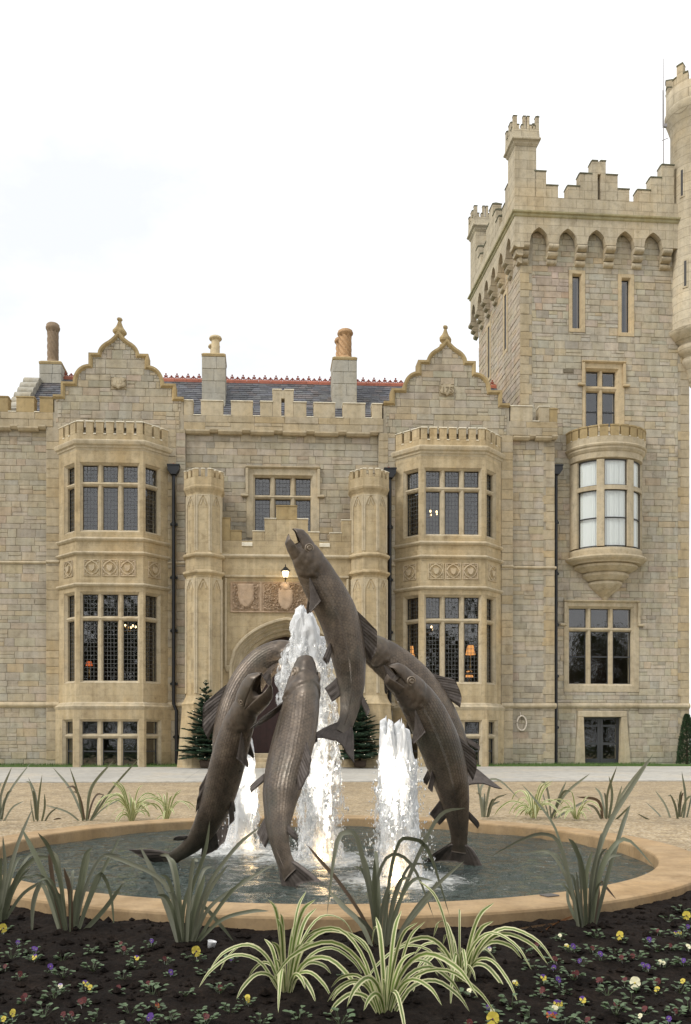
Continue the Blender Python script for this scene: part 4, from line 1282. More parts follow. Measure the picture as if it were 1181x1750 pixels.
# ---- corbelled parapet
def machicolation(M, w, n, aw_, pier, c0, flip):
    # plate from -OV to w+OV, arches counted from the front-left corner
    xs = []
    for k in range(n):
        a = -OV + c0 + k * (aw_ + pier)
        xs.append((a, a + aw_))
    if flip: xs = [(w - q[1], w - q[0]) for q in reversed(xs)]
    y0, y1 = -OV, -OV + .24
    pl = MB()
    def arch(t_):                                     # pointed
        t_ = abs(2 * t_ - 1)
        return sqrt(max(0, 1 - ((t_ + .8) / 1.8) ** 2)) / sqrt(1 - (.8 / 1.8) ** 2)
    prev = -OV if not flip else -OV
    end = w + OV
    def quad(a, za, c, zc_):
        vs = [(a, y0, za), (c, y0, zc_), (c, y0, z_st), (a, y0, z_st), (a, y1, za), (c, y1, zc_), (c, y1, z_st), (a, y1, z_st)]
        pl.add(vs, [(0, 1, 2, 3), (4, 7, 6, 5), (0, 4, 5, 1)], 0, (1, 1, 1), False, M)
    for (a, c) in xs + [(end, end)]:
        if a - prev > .01: quad(prev, z_sp, a, z_sp)
        if c > a:
            m_ = 14
            z0_ = z_sp + .03
            pl.add([(a, y0, z_sp), (a, y0, z0_), (a, y1, z0_), (a, y1, z_sp), (c, y0, z_sp), (c, y0, z0_), (c, y1, z0_), (c, y1, z_sp)], [(0, 1, 2, 3), (4, 7, 6, 5)], 0, (1, 1, 1), False, M)
            for i in range(m_):
                ta, tc = i / m_, (i + 1) / m_
                quad(a + aw_ * ta, z0_ + (z_ap - z0_) * arch(ta), a + aw_ * tc, z0_ + (z_ap - z0_) * arch(tc))
        prev = c
    pl.build('machicolation', M_TOWASH, tower)
    # corbels
    piers = [(xs[i][1], xs[i + 1][0]) for i in range(n - 1)]
    piers = [(xs[0][0] - pier, xs[0][0])] + piers + [(xs[-1][1], xs[-1][1] + pier)]
    if not flip: piers[0] = (-.02, xs[0][0])
    else: piers[-1] = (xs[-1][1], w + .0)
    H = (z_sp - z_cb) / 3
    for (a, c) in piers:
        for k in range(3):
            yo = -(OV + .02) * (1 - k / 3.0) - .03
            zt_, zbm = z_sp - k * H - .004, z_sp - (k + 1) * H + .004
            rr = H * .45
            pr = [(.03, zt_), (yo + rr * .6, zt_)]
            for i in range(9):
                an = pi / 2 + pi / 2 * i / 8 * 1.55
                pr.append((yo + rr + rr * cos(an) * 1.0, zt_ - rr + rr * sin(an)))
            pr += [(yo + rr * 1.4, zbm), (.03, zbm)]
            cb_ = MB(); v = RND.uniform(.88, 1.1)
            a_ = a + .01 if not (a == piers[0][0] and not flip) else yo
            c_ = c - .01 if not (c == piers[-1][1] and flip) else w - yo
            cb_.prism(pr, a_, c_, 'x', M, 0, (v, v, v)); cb_.build('corbel', M_TOWASH, tower)
machicolation(MT, WT, 5, .69, .375, .56, False)
machicolation(MS, DT, 6, .60, .35, .46, True)
# string, parapet wall
def ring_sq(prof, name, mat):
    vs, fs = [], []
    for (o, z_) in prof: vs += [(-OV - o, -OV - o, z_), (WT + OV + o, -OV - o, z_), (WT + OV + o, DT + OV + o, z_), (-OV - o, DT + OV + o, z_)]
    n_ = len(prof)
    for i in range(n_ - 1):
        for j in range(4): fs.append((i * 4 + j, i * 4 + (j + 1) % 4, i * 4 + 4 + (j + 1) % 4, i * 4 + 4 + j))
    fs += [(3, 2, 1, 0), (4 * n_ - 4, 4 * n_ - 3, 4 * n_ - 2, 4 * n_ - 1)]
    bb = MB(); bb.add(vs, fs, 0, (1, 1, 1), False, MT); bb.build(name, mat, tower)
sH = .21
ring_sq([(0, z_st - .01), (.03, z_st + .01), (.05, z_st + .05), (.04, z_st + .09), (.10, z_st + .12), (.11, z_st + .17), (.06, z_st + .20), (.0, z_st + sH)], 'string_course', stone_mat('greenish_string', (.44, .40, .25), .9, .5, .004))
PT = .36
z_p0 = z_st + sH
bb = MB()
slab(bb, MT, -OV, WT + OV, z_p0, z_cr, [], -OV, -OV + PT)
slab(bb, MS, -OV, DT + OV - PT, z_p0, z_cr, [], -OV, -OV + PT)
slab(bb, MR, -OV + PT, DT + OV, z_p0, z_cr, [], -OV, -OV + PT)
slab(bb, MBk, -OV + PT, WT + OV - PT, z_p0, z_cr, [], -OV, -OV + PT)
bb.build('parapet', M_TOWASH, tower)
bb = MB(); bb.box(-OV + PT, WT + OV - PT, -OV + PT, DT + OV - PT, z_st, z_p0 + .1, MT); bb.build('tower_roof', M_LEAD, tower)
def steps_row(M, lst, y=-OV):
    for (a, c, zt_) in lst:
        merlon(tower, M, a + .003, c - .003, y, y + PT, z_cr + .001, zt_, M_TOWASH, M_MOSS, .06, .02)
FL = []
for (a, c, yt) in ((393, 453, 617), (453, 513, 689), (560, 622, 692), (622, 683, 629), (683, 712, 566), (726, 753, 567), (753, 813, 636), (813, 872, 708), (912, 978, 712), (978, 1034, 649), (1034, 1098, 586)):
    FL.append((TX(780 + a / 2.945, -OV), TX(780 + c / 2.945, -OV), TZ(80 + yt / 2.945, 780 + a / 2.945, -OV)))
steps_row(MT, FL)
xa, xb = TX(780 + 711.8 / 2.945, -OV), TX(780 + 726 / 2.945, -OV)
bb = MB(); bb.cbox(xa - .01, xb + .01, -OV + .004, -OV + PT - .004, TZ(80 + 640 / 2.945, 1023, -OV), FL[4][2] - .06, .006, MT); bb.build('merlon_head', M_TOWASH, tower)
h1, h2, h3 = FL[1][2] - z_cr, FL[0][2] - z_cr, FL[4][2] - z_cr
TS = .80
SD = []
x = DT + OV - TS
for (w_, h_) in ((.34, h2), (.34, h1), (-.42, 0), (.40, h1), (.40, h2), (.48, h3), (.40, h2), (.40, h1), (-.42, 0), (.34, h1), (.34, h2)):
    if w_ > 0: SD.append((x - w_, x, z_cr + h_))
    x -= abs(w_)
steps_row(MS, SD)
# parapet of far sides, simply stepped
for Mx, wd in ((MR, DT), (MBk, WT)):
    x = .8
    while x < wd - .8:
        merlon(tower, Mx, x, x + .8, -OV, -OV + PT, z_cr + .001, z_cr + h1, M_TOWASH, M_MOSS, .06, .02); x += 1.3
# square corner turrets
def sq_turret(x0, y0, label, zc_=0):
    zt_m = TZ(80 + 500 / 2.945, 895, -OV); zt_m2 = TZ(80 + 472 / 2.945, 895, -OV); z_cren = TZ(80 + 420 / 2.945, 895, -OV); z_mid = TZ(80 + 395 / 2.945, 895, -OV); z_top = TZ(80 + 352 / 2.945, 895, -OV)
    x1, y1 = x0 + TS, y0 + TS
    bb = MB(); bb.cbox(x0, x1, y0, y1, z_cr + .002, zt_m, .01, MT)
    t_ = bb.build('corner_turret', M_TOWASH, tower); t_['label'] = label
    def sq(o, z_): return [(x0 - o, y0 - o, z_), (x1 + o, y0 - o, z_), (x1 + o, y1 + o, z_), (x0 - o, y1 + o, z_)]
    prof = [(-.0, zt_m + .001), (.05, zt_m + .08), (.06, zt_m + .12), (.13, zt_m2 + .0), (.13, zt_m2 + .05), (.09, zt_m2 + .09), (.075, z_cren)]
    vs, fs = [], []
    for o, z_ in prof: vs += sq(o, z_)
    for i in range(len(prof) - 1):
        for j in range(4): fs.append((i * 4 + j, i * 4 + (j + 1) % 4, i * 4 + 4 + (j + 1) % 4, i * 4 + 4 + j))
    fs.append(tuple(4 * len(prof) - 4 + j for j in range(4)))
    bb = MB(); bb.add(vs, fs, 0, (1, 1, 1), False, MT); bb.build('turret_cap', M_TOWASH, t_)
    S = TS + .15
    for q in range(4):
        cx_, cy_ = (x0 + x1) / 2, (y0 + y1) / 2
        Mq = MT @ Matrix.Translation((cx_, cy_, 0)) @ Matrix.Rotation(q * pi / 2, 4, 'Z') @ Matrix.Translation((-S / 2, -S / 2, 0))
        for (u0, u1, zz) in ((0, .14, z_top), (.143, .22, z_mid), (.30, .36, z_mid), (.363, .46, z_top), (.50, .60, z_top), (.603, .67, z_mid), (.74, .80, z_mid)):
            merlon(t_, Mq, u0 * S / .95, u1 * S / .95, 0, .13, z_cren + .001, zz, M_TOWASH, M_MOSS, .04, .012)
    return t_
sq_turret(-OV, -OV, 'square battlemented turret on the front corner of the tower')
sq_turret(-OV, DT + OV - TS, 'square battlemented turret on the rear corner of the tower')

# ---- round corner turret (bartizan)
bc = Vector((TX(1181), -.02, 0))
MC = MT @ Matrix.Translation(bc)
bz = lambda py: TZ(py, 1160, -.55)
r0 = .72
prof = [(.02, bz(652)), (.10, bz(645)), (.14, bz(628)), (.26, bz(618)), (.34, bz(612)), (.36, bz(606)), (.30, bz(600)), (.44, bz(597)), (.52, bz(589)), (.52, bz(584)), (.46, bz(579)), (.62, bz(575)), (.80, bz(564)), (.86, bz(559)), (.84, bz(556)), (r0, bz(553)),
        (r0, bz(207)), (r0 + .03, bz(203)), (r0 + .10, bz(192)), (r0 + .17, bz(183)), (r0 + .20, bz(176)), (r0 + .17, bz(172)), (r0 + .15, bz(168)), (r0 + .15, bz(141)), (r0 - .1, bz(141))]
bb = MB(); bb.lathe(prof, 48, MC)
bt = bb.build('round_turret', M_TOWASH, tower); bt['label'] = 'round corner turret corbelled out from the tower'
def sector(mb, ra, rb, z0, z1, a0, a1, n_, M, sx=1, sy=1, mi=0, col=(1, 1, 1)):
    vs = []
    for i in range(n_ + 1):
        a = a0 + (a1 - a0) * i / n_
        for r_, z_ in ((ra, z0), (rb, z0), (rb, z1), (ra, z1)): vs.append((r_ * cos(a) * sx, r_ * sin(a) * sy, z_))
    fs = []
    for i in range(n_):
        for k in range(4): fs.append((i * 4 + k, i * 4 + (k + 1) % 4, i * 4 + 4 + (k + 1) % 4, i * 4 + 4 + k))
    fs += [(0, 1, 2, 3), (4 * n_ + 3, 4 * n_ + 2, 4 * n_ + 1, 4 * n_)]
    mb.add(vs, fs, mi, col, False, M)
for k in range(6):
    a = radians(k * 60 + 20 + 135)
    for (d0, d1, zt_) in ((-20, -8, bz(126)), (-8, 8, bz(108)), (8, 20, bz(126))):
        m_ = MB(); sector(m_, r0 - .1, r0 + .15, bz(141) + .001, zt_ - .05, a + radians(d0) + .004, a + radians(d1) - .004, 4, MC)
        sector(m_, r0 - .12, r0 + .17, zt_ - .049, zt_, a + radians(d0), a + radians(d1), 4, MC, mi=1); m_.build('merlon', [M_TOWASH, M_MOSS], bt)
for (pxm, y0, y1) in ((1169.5, 287, 331), (1173, 445, 488)):
    xx = (TX(pxm, -.6, 400) - bc.x)
    a = atan2(-sqrt(max(.01, r0 * r0 - xx * xx)), xx)
    m_ = MB(); sector(m_, r0 - .05, r0 + .02, bz(y1 + 3), bz(y0 - 3), a - .13, a + .13, 3, MC); m_.build('slit_surround', M_TOWASH, bt)
    m_ = MB(); sector(m_, r0 - .05, r0 + .024, bz(y1), bz(y0), a - .055, a + .055, 2, MC); m_.build('slit_opening', M_FRAME, bt)

# ---- oriel window
YO = -1.1
oz = lambda py: TZ(py, 1050, YO)
ocx = TX(1033.5)
MO = MT @ Matrix.Translation((ocx, 0, 0))
SX, SY = 1.50, 1.15
def half(prof, name, mat, parent, n_=56):
    m_ = MB(); m_.lathe(prof, n_, MO, a0=pi, a1=2 * pi, sx=SX, sy=SY, smooth=False)
    for r_, z_ in (prof[0], prof[-1]):
        if r_ > .05:
            m_.add([(r_ * cos(pi + pi * i / n_) * SX, r_ * sin(pi + pi * i / n_) * SY, z_) for i in range(n_ + 1)], [tuple(range(n_ + 1))], 0, (1, 1, 1), False, MO)
    for f in range(len(m_.s)): m_.s[f] = False
    return m_.build(name, mat, parent)
rw = .89
orl = half([(rw - .02, oz(957)), (rw, oz(946)), (rw + .005, oz(937)), (rw - .005, oz(933.5)), (rw - .14, oz(931))], 'oriel_window', M_TRIM, tower)
orl['label'] = 'curved oriel window with white curtains corbelled out from the tower'
half([(.02, oz(1022)), (.07, oz(1016)), (.10, oz(1012)), (.30, oz(1000)), (.42, oz(991)), (.42, oz(987)), (.38, oz(985.5)), (.46, oz(984)), (.57, oz(977)), (.57, oz(973)), (.53, oz(971)), (.62, oz(969.5)), (.78, oz(963)), (.78, oz(959)), (.74, oz(957.5)), (.86, oz(956)), (.97, oz(951.5)), (1.0, oz(948.5)), (.99, oz(946)), (rw, oz(944.5))], 'corbel_base', M_TRIM, orl)
half([(rw - .14, oz(782)), (rw, oz(779)), (rw + .01, oz(769)), (rw + .03, oz(768)), (.96, oz(764)), (.96, oz(761)), (.99, oz(759.5)), (1.005, oz(757)), (.99, oz(755.5)), (.97, oz(754.5)), (.97, oz(744)), (.86, oz(744))], 'oriel_cornice', M_TRIM, orl)
A = lambda d: radians(270 + d)
for (d0, d1) in ((-90, -66), (-31, -19), (19, 31), (66, 90)):
    m_ = MB(); sector(m_, rw - .14, rw - .005, oz(931) + .001, oz(782), A(d0), A(d1), 8, MO, SX, SY); m_.build('mullion', M_TRIM, orl)
for (d0, d1) in ((-66, -31), (-19, 19), (31, 66)):
    m_ = MB(); sector(m_, rw - .10, rw - .015, oz(834), oz(826.5), A(d0), A(d1), 8, MO, SX, SY); m_.build('transom', M_TRIM, orl)
    fm = MB(); pm = MB()
    for (z0, z1) in ((oz(931), oz(834)), (oz(826.5), oz(782))):
        e_ = .8
        sector(fm, rw - .09, rw - .06, z0, z0 + .03, A(d0), A(d1), 8, MO, SX, SY); sector(fm, rw - .09, rw - .06, z1 - .03, z1, A(d0), A(d1), 8, MO, SX, SY)
        sector(fm, rw - .091, rw - .059, z0, z1, A(d0), A(d0 + e_), 1, MO, SX, SY); sector(fm, rw - .091, rw - .059, z0, z1, A(d1 - e_), A(d1), 1, MO, SX, SY)
        vs = []
        for i in range(13):
            a = A(d0) + (A(d1) - A(d0)) * i / 12
            vs += [((rw - .075) * cos(a) * SX, (rw - .075) * sin(a) * SY, z0), ((rw - .075) * cos(a) * SX, (rw - .075) * sin(a) * SY, z1)]
        pm.add(vs, [(2 * i, 2 * i + 2, 2 * i + 3, 2 * i + 1) for i in range(12)], 0, (1, 1, 1), True, MO)
    sector(fm, rw - .09, rw - .058, oz(883), oz(881), A(d0 + .8), A(d1 - .8), 8, MO, SX, SY)
    fm.build('window_frame', M_FRAME, orl); pm.build('pane', M_GLASS, orl)
    # gathered curtains
    cm = MB(); vs = []; n_ = 60
    for i in range(n_ + 1):
        a = A(d0) + (A(d1) - A(d0)) * i / n_
        rr = rw - .125 + .020 * sin(i * 1.25) + .012 * sin(i * 2.3 + 1)
        vs += [(rr * cos(a) * SX, rr * sin(a) * SY, oz(931)), (rr * cos(a) * SX, rr * sin(a) * SY, oz(782))]
    cm.add(vs, [(2 * i, 2 * i + 2, 2 * i + 3, 2 * i + 1) for i in range(n_)], 0, (1, 1, 1), True, MO)
    cm.build('curtain', M_CURT, orl)
# oriel parapet
prev = -90
cuts = [-72, -57, -42, -27, -12, 3, 18, 33, 48, 63, 78, 90]
for cdeg in cuts:
    m_ = MB(); v = RND.uniform(.97, 1.03)
    hgap = 1.6 if cdeg < 90 else 0
    sector(m_, .88, .97, oz(744) + .001, oz(727), A(prev + (1.6 if prev > -90 else 0)), A(cdeg - hgap), 6, MO, SX, SY, 0, (v, v, v))
    sector(m_, .87, .985, oz(727) + .001, oz(724.5), A(prev + (1.1 if prev > -90 else 0)), A(cdeg - hgap + .2), 6, MO, SX, SY, 1, (v, v, v))
    m_.build('merlon', [M_OCHRE, M_OCHRE], orl)
    if cdeg < 90:
        m_ = MB(); sector(m_, .88, .985, oz(744), oz(742.8), A(cdeg - 1.33), A(cdeg + 1.33), 1, MO, SX, SY); m_.build('crenel_sill', M_CAP, orl)
    prev = cdeg
tm.finish(tower, M_RUB)

# ---- aerial, hoop
p0 = MT @ Vector((TX(1134, -OV + .2, 200), -OV + .2, 0))
za_, zb_ = TZ(283, 1134, -OV), TZ(92, 1134, -OV)
b = MB(); b.tube([(p0.x, p0.y, za_), (p0.x, p0.y, zb_)], [.022, .010], 6)
b.tube([(p0.x - .04, p0.y - .02, za_ + 1.6), (p0.x - .04, p0.y - .02, za_ + 2.9)], .012, 6)
b.tube([(p0.x - .06, p0.y, za_ + 1.05), (p0.x + .20, p0.y + .05, za_ + 1.2)], .012, 6)
b.box(p0.x - .02, p0.x + .12, p0.y - .04, p0.y + .04, za_ + 1.55, za_ + 1.66)
tag(b.build('aerial_mast', plain_mat('grey_metal', (.35, .33, .33), .5, .6), None, (p0.x, p0.y, za_)), 'thin metal aerial mast beside the round tower turret', 'aerial')
c = W(891.8, 1236, YW - .08)
b = MB(); pts = []
for i in range(33):
    a = 2 * pi * i / 32
    pts.append((c.x + .17 * cos(a), YW - .075, c.z + .26 * sin(a)))
b.tube(pts, .028, 8, caps=False)
b.tube([(c.x - .03, YW - .07, c.z + .25), (c.x - .04, YW - .02, c.z + .40)], .012, 6)
tag(b.build('rope_hoop', plain_mat('pale_rope', (.62, .56, .47), .9, 0, .2, 30, .5, .004), None, c), 'pale oval hoop hanging low on the stone wall between bay and tower', 'hoop')
# ================================================================== ground, path, bed
def gz(Y):
    k = [(-500, -.10), (10, -.10), (12.2, -.02), (21.5, .115), (29.2, .27), (31, .29), (60, .3), (500, .3)]
    for (a, za), (c, zc) in zip(k, k[1:]):
        if a <= Y <= c: return za + (zc - za) * (Y - a) / (c - a)
    return .3
def gravel_mat():
    m, t, bs = newmat('gravel')
    p = pos(t)
    vo = N(t, 'ShaderNodeTexVoronoi'); vo.inputs['Scale'].default_value = 38; t.links.new(p, vo.inputs['Vector'])
    c = ramp(t, vo.outputs['Color'], [(.1, (.30, .225, .135)), (.5, (.45, .345, .205)), (.9, (.58, .49, .36))])
    n1 = noise_(t, p, .7, 6, .6)
    c = mix(t, .7, c, ramp(t, n1, [(.3, (.66, .66, .66)), (.6, (1.0, .99, .97))]), 'MULTIPLY')
    n2 = noise_(t, p, 7, 6, .7)
    c = mix(t, .8, c, ramp(t, n2, [(.33, (.48, .47, .45)), (.55, (.95, .94, .92)), (.8, (1.2, 1.18, 1.1))]), 'MULTIPLY')
    # turf away from the forecourt
    sp = N(t, 'ShaderNodeSeparateXYZ'); t.links.new(p, sp.inputs[0])
    far = math_(t, 'GREATER_THAN', math_(t, 'ABSOLUTE', math_(t, 'ADD', sp.outputs['Y'], -14)), 19)
    c = mix(t, far, c, mix(t, n2, (.03, .06, .015), (.07, .11, .03)))
    t.links.new(c, bs.inputs['Base Color']); bs.inputs['Roughness'].default_value = .95
    bump(t, vo.outputs['Distance'], .6, .012, bs)
    return m
b = MB()
ys = [-400, -120, -40, -10, 0, 5, 10, 11, 12.2, 14, 17, 21.5, 25, 29.2, 31, 45, 90, 450]
xs = [-400, -120, -40, -15, -6, 0, 6, 15, 40, 120, 400]
vs = [(x, y, gz(y)) for y in ys for x in xs]
fs = [(j * len(xs) + i, j * len(xs) + i + 1, (j + 1) * len(xs) + i + 1, (j + 1) * len(xs) + i) for j in range(len(ys) - 1) for i in range(len(xs) - 1)]
b.add(vs, fs)
tag(b.build('ground', gravel_mat()), kind='structure')
b = MB()
pz0, pz1 = .148, .292
for k in range(30):
    x0 = -30 + k * 2
    b.prism([(21.5, pz0 - .12), (21.5, pz0 - .012), (21.512, pz0), (25.37, (pz0 + pz1) / 2), (25.37, pz0 - .1)], x0 + .004, x0 + 1.996, 'x', None, 0, tuple([RND.uniform(.94, 1.05)] * 3))
    b.prism([(25.38, pz0 - .1), (25.38, (pz0 + pz1) / 2), (29.2, pz1), (29.2, pz1 - .12)], x0 + .004, x0 + 1.996, 'x', None, 0, tuple([RND.uniform(.94, 1.05)] * 3))
m_path = stone_mat('pale_paving', (.48, .465, .425), .9, .25, .003)
tag(b.build('path', m_path), kind='structure')
# lawn strip along the wall
def grass_mat():
    m, t, bs = newmat('grass')
    n_ = noise_(t, pos(t), 9, 5, .7)
    t.links.new(mix(t, .8, attr(t), ramp(t, n_, [(.3, (.6, .6, .6)), (.7, (1.4, 1.35, 1.2))]), 'MULTIPLY'), bs.inputs['Base Color']); bs.inputs['Roughness'].default_value = .8
    return m
m_grass = grass_mat()
b = MB()
b.box(-30, 30, 29.21, 31, .2, .345, None, 0, (.085, .15, .035))
r = random.Random(5)
for k in range(9000):
    x, y = r.uniform(-10, 14), r.uniform(29.2, 30.15)
    h, w, a = r.uniform(.04, .12), .010, r.uniform(0, pi)
    dx, dy = cos(a) * w, sin(a) * w
    g = r.uniform(.6, 1.3)
    b.add([(x - dx, y - dy, .32), (x + dx, y + dy, .32), (x + r.uniform(-.03, .03), y + r.uniform(-.03, .03), .325 + h)], [(0, 1, 2)], 0, (.085 * g, .15 * g, .035 * g))
tag(b.build('lawn', m_grass), kind='structure')

# ------------------------------------------------------------------ pool
PC = Vector((W(545, 1400, 8.4).x, 8.4, 0))
RO, RI, ZR, ZW = 3.48, 3.09, .10, -.02
pool = empty('fountain_basin', (PC.x, PC.y, -.1))
tag(pool, 'wide round fountain basin with a smooth orange sandstone rim', 'fountain')
m_rim = stone_mat('rim_sandstone', (.43, .305, .175), .85, .6, .004)
b = MB()
b.lathe([(RI, -.6), (RI, ZR - .02), (RI + .006, ZR - .006), (RI + .02, ZR), (RO - .02, ZR), (RO - .006, ZR - .006), (RO, ZR - .02), (RO, -.3)], 220, Matrix.Translation((PC.x, PC.y, 0)))
for i in range(len(b.s)): b.s[i] = False
b.build('rim', m_rim, pool)
pp = onground(939, 1531, ZR)
b = MB(); b.cbox(-.05, .05, -.04, .04, 0, .008, .002, Matrix.Translation((pp.x, pp.y, ZR + .001)) @ Matrix.Rotation(.4, 4, 'Z')); b.build('metal_plate', plain_mat('dull_steel', (.2, .19, .18), .5, .8), pool)
b = MB(); b.lathe([(.02, -.59), (RI - .01, -.59)], 64, Matrix.Translation((PC.x, PC.y, 0))); b.build('basin_floor', plain_mat('dark_liner', (.03, .04, .035), .8), pool)

jl = onground(408, 1452, ZW); jc = onground(541, 1467, ZW); jr = onground(682, 1502, ZW)
def water_mat():
    m, t, bs = newmat('pool_water')
    p = pos(t)
    bs.inputs['Roughness'].default_value = .06; bs.inputs['IOR'].default_value = 1.33
    n1 = noise_(t, p, 4.2, 5, .62, .5); n2 = noise_(t, p, 13, 4, .6, .3)
    foam = None
    fn = noise_(t, p, 9, 7, .72, .8)
    for (c, R_) in ((jl, .75), (jc, .85), (jr, .70)):
        d = N(t, 'ShaderNodeVectorMath'); d.operation = 'DISTANCE'; t.links.new(p, d.inputs[0]); d.inputs[1].default_value = c
        f = math_(t, 'SUBTRACT', 1.0, math_(t, 'DIVIDE', d.outputs['Value'], R_))
        f = math_(t, 'MAXIMUM', f, 0.0)
        foam = f if foam is None else math_(t, 'MAXIMUM', foam, f)
    fa = math_(t, 'ADD', math_(t, 'MULTIPLY', foam, .62), math_(t, 'SUBTRACT', fn, .56))
    fa = ramp(t, math_(t, 'MULTIPLY', fa, 3.2), [(.12, 0), (.85, 1)])
    lg = noise_(t, p, 1.1, 3, .6)
    base = mix(t, lg, (.045, .066, .058), (.085, .110, .095))
    t.links.new(mix(t, fa, base, (.82, .83, .80)), bs.inputs['Base Color'])
    t.links.new(mix(t, fa, .06, .7), bs.inputs['Roughness'])
    h = math_(t, 'ADD', n1, math_(t, 'MULTIPLY', n2, .55))
    bump(t, h, 1.0, .26, bs)
    return m
M_WATER = water_mat()
b = MB(); vs = []; fs = []
NR, NA = 70, 200
for i in range(NR + 1):
    for j in range(NA):
        a = 2 * pi * j / NA; rr = (RI - .004) * i / NR
        x, y = PC.x + rr * cos(a), PC.y + rr * sin(a)
        z_ = ZW + .014 * noise.noise(Vector((x * 3.1, y * 3.1, .3))) + .010 * noise.noise(Vector((x * 7, y * 7, 1.7)))
        for c in (jl, jc, jr):
            d = sqrt((x - c.x) ** 2 + (y - c.y) ** 2)
            z_ += .035 * math.exp(-(d / .22) ** 2) + .012 * sin(d * 17) * math.exp(-d * 1.5)
        vs.append((x, y, z_))
for i in range(NR):
    for j in range(NA):
        k = (j + 1) % NA
        fs.append((i * NA + j, i * NA + k, (i + 1) * NA + k, (i + 1) * NA + j))
b.add(vs, fs, 0, (1, 1, 1), True)
tag(b.build('pool_water', M_WATER), kind='structure')

# ------------------------------------------------------------------ water jets
def jet_mat(name, lo, hi, sc=6.0):
    m = bpy.data.materials.new(name); m.use_nodes = True
    t = m.node_tree; t.nodes.clear()
    o = N(t, 'ShaderNodeOutputMaterial')
    p = pos(t)
    mp = N(t, 'ShaderNodeMapping'); mp.inputs['Scale'].default_value = (1, 1, .12); t.links.new(p, mp.inputs['Vector'])
    n1 = noise_(t, mp.outputs['Vector'], sc * 3.2, 5, .65, .4)
    n2 = noise_(t, p, sc * 2.0, 5, .7, .6)
    f = math_(t, 'ADD', math_(t, 'MULTIPLY', n1, .55), math_(t, 'MULTIPLY', n2, .45))
    al = ramp(t, f, [(lo, 0), (hi, 1)])
    df = N(t, 'ShaderNodeBsdfDiffuse'); df.inputs['Color'].default_value = (.96, .97, .97, 1)
    tl = N(t, 'ShaderNodeBsdfTranslucent'); tl.inputs['Color'].default_value = (.96, .97, .97, 1)
    gl = N(t, 'ShaderNodeBsdfGlossy'); gl.inputs['Roughness'].default_value = .25
    bp = N(t, 'ShaderNodeBump'); bp.inputs['Strength'].default_value = .6; bp.inputs['Distance'].default_value = .02
    t.links.new(n2, bp.inputs['Height'])
    for q in (df, gl): t.links.new(bp.outputs['Normal'], q.inputs['Normal'])
    m1 = N(t, 'ShaderNodeMixShader'); m1.inputs[0].default_value = .25; t.links.new(df.outputs[0], m1.inputs[1]); t.links.new(tl.outputs[0], m1.inputs[2])
    m2 = N(t, 'ShaderNodeMixShader'); m2.inputs[0].default_value = .03; t.links.new(m1.outputs[0], m2.inputs[1]); t.links.new(gl.outputs[0], m2.inputs[2])
    tr = N(t, 'ShaderNodeBsdfTransparent')
    m3 = N(t, 'ShaderNodeMixShader'); t.links.new(al, m3.inputs[0]); t.links.new(tr.outputs[0], m3.inputs[1]); t.links.new(m2.outputs[0], m3.inputs[2])
    t.links.new(m3.outputs[0], o.inputs['Surface'])
    return m
M_JET = jet_mat('jet_core', .22, .34)
M_VEIL = jet_mat('jet_veil', .47, .58, 7)
M_DROP = jet_mat('jet_drops', .1, .2)
def column(mb, path, rad, seed, nz_=130, na=56, rough=.35, fz=2.6, mi=0):
    # path: [(t, x, y, z)] control points, rad: [(t, r)]
    def lerp(tab, t_):
        for a, c in zip(tab, tab[1:]):
            if a[0] <= t_ <= c[0]:
                k = (t_ - a[0]) / (c[0] - a[0]); k = k * k * (3 - 2 * k)
                return [p + (q - p) * k for p, q in zip(a[1:], c[1:])]
        return list(tab[-1][1:])
    vs, fs = [], []
    for i in range(nz_ + 1):
        t_ = i / nz_
        x, y, z_ = lerp(path, t_); r_ = lerp(rad, t_)[0]
        for j in range(na):
            a = 2 * pi * j / na
            n_ = noise.noise(Vector((cos(a) * 1.6 + seed, sin(a) * 1.6, z_ * fz))) + .6 * noise.noise(Vector((cos(a) * 4 + seed, sin(a) * 4, z_ * fz * 1.6 + 3))) + .55 * noise.noise(Vector((cos(a) * 9, sin(a) * 9 + seed, z_ * 11)))
            rr = max(.004, r_ * (1 + rough * n_))
            tp = max(0, (t_ - .72) / .28)
            vs.append((x + rr * cos(a), y + rr * sin(a), z_ + .02 * n_ + tp * .16 * noise.noise(Vector((cos(a) * 2.2 + seed, sin(a) * 2.2, .5)))))
    for i in range(nz_):
        for j in range(na):
            k = (j + 1) % na
            fs.append((i * na + j, i * na + k, (i + 1) * na + k, (i + 1) * na + j))
    fs.append(tuple(nz_ * na + j for j in range(na)))
    mb.add(vs, fs, mi, (1, 1, 1), True)
def drops(mb, n_, cx, cy, z0, z1, rs, seed, smin=.002, smax=.0065):
    r = random.Random(seed)
    for k in range(n_):
        z_ = z0 + (z1 - z0) * r.random() ** 1.1
        a = r.uniform(0, 2 * pi); rr = rs * (1.15 - .55 * (z_ - z0) / (z1 - z0)) * (.8 + 1.1 * r.random() ** 1.8)
        s = r.uniform(smin, smax) * (1 if r.random() < .9 else 1.6)
        x, y = cx + rr * cos(a), cy + rr * sin(a)
        el = r.uniform(1.0, 4.0)
        vs = [(x, y, z_ + s * el), (x + s, y, z_), (x, y + s, z_), (x - s, y, z_), (x, y - s, z_), (x, y, z_ - s * el * .8)]
        mb.add(vs, [(0, 1, 2), (0, 2, 3), (0, 3, 4), (0, 4, 1), (5, 2, 1), (5, 3, 2), (5, 4, 3), (5, 1, 4)], 0, (1, 1, 1), True)
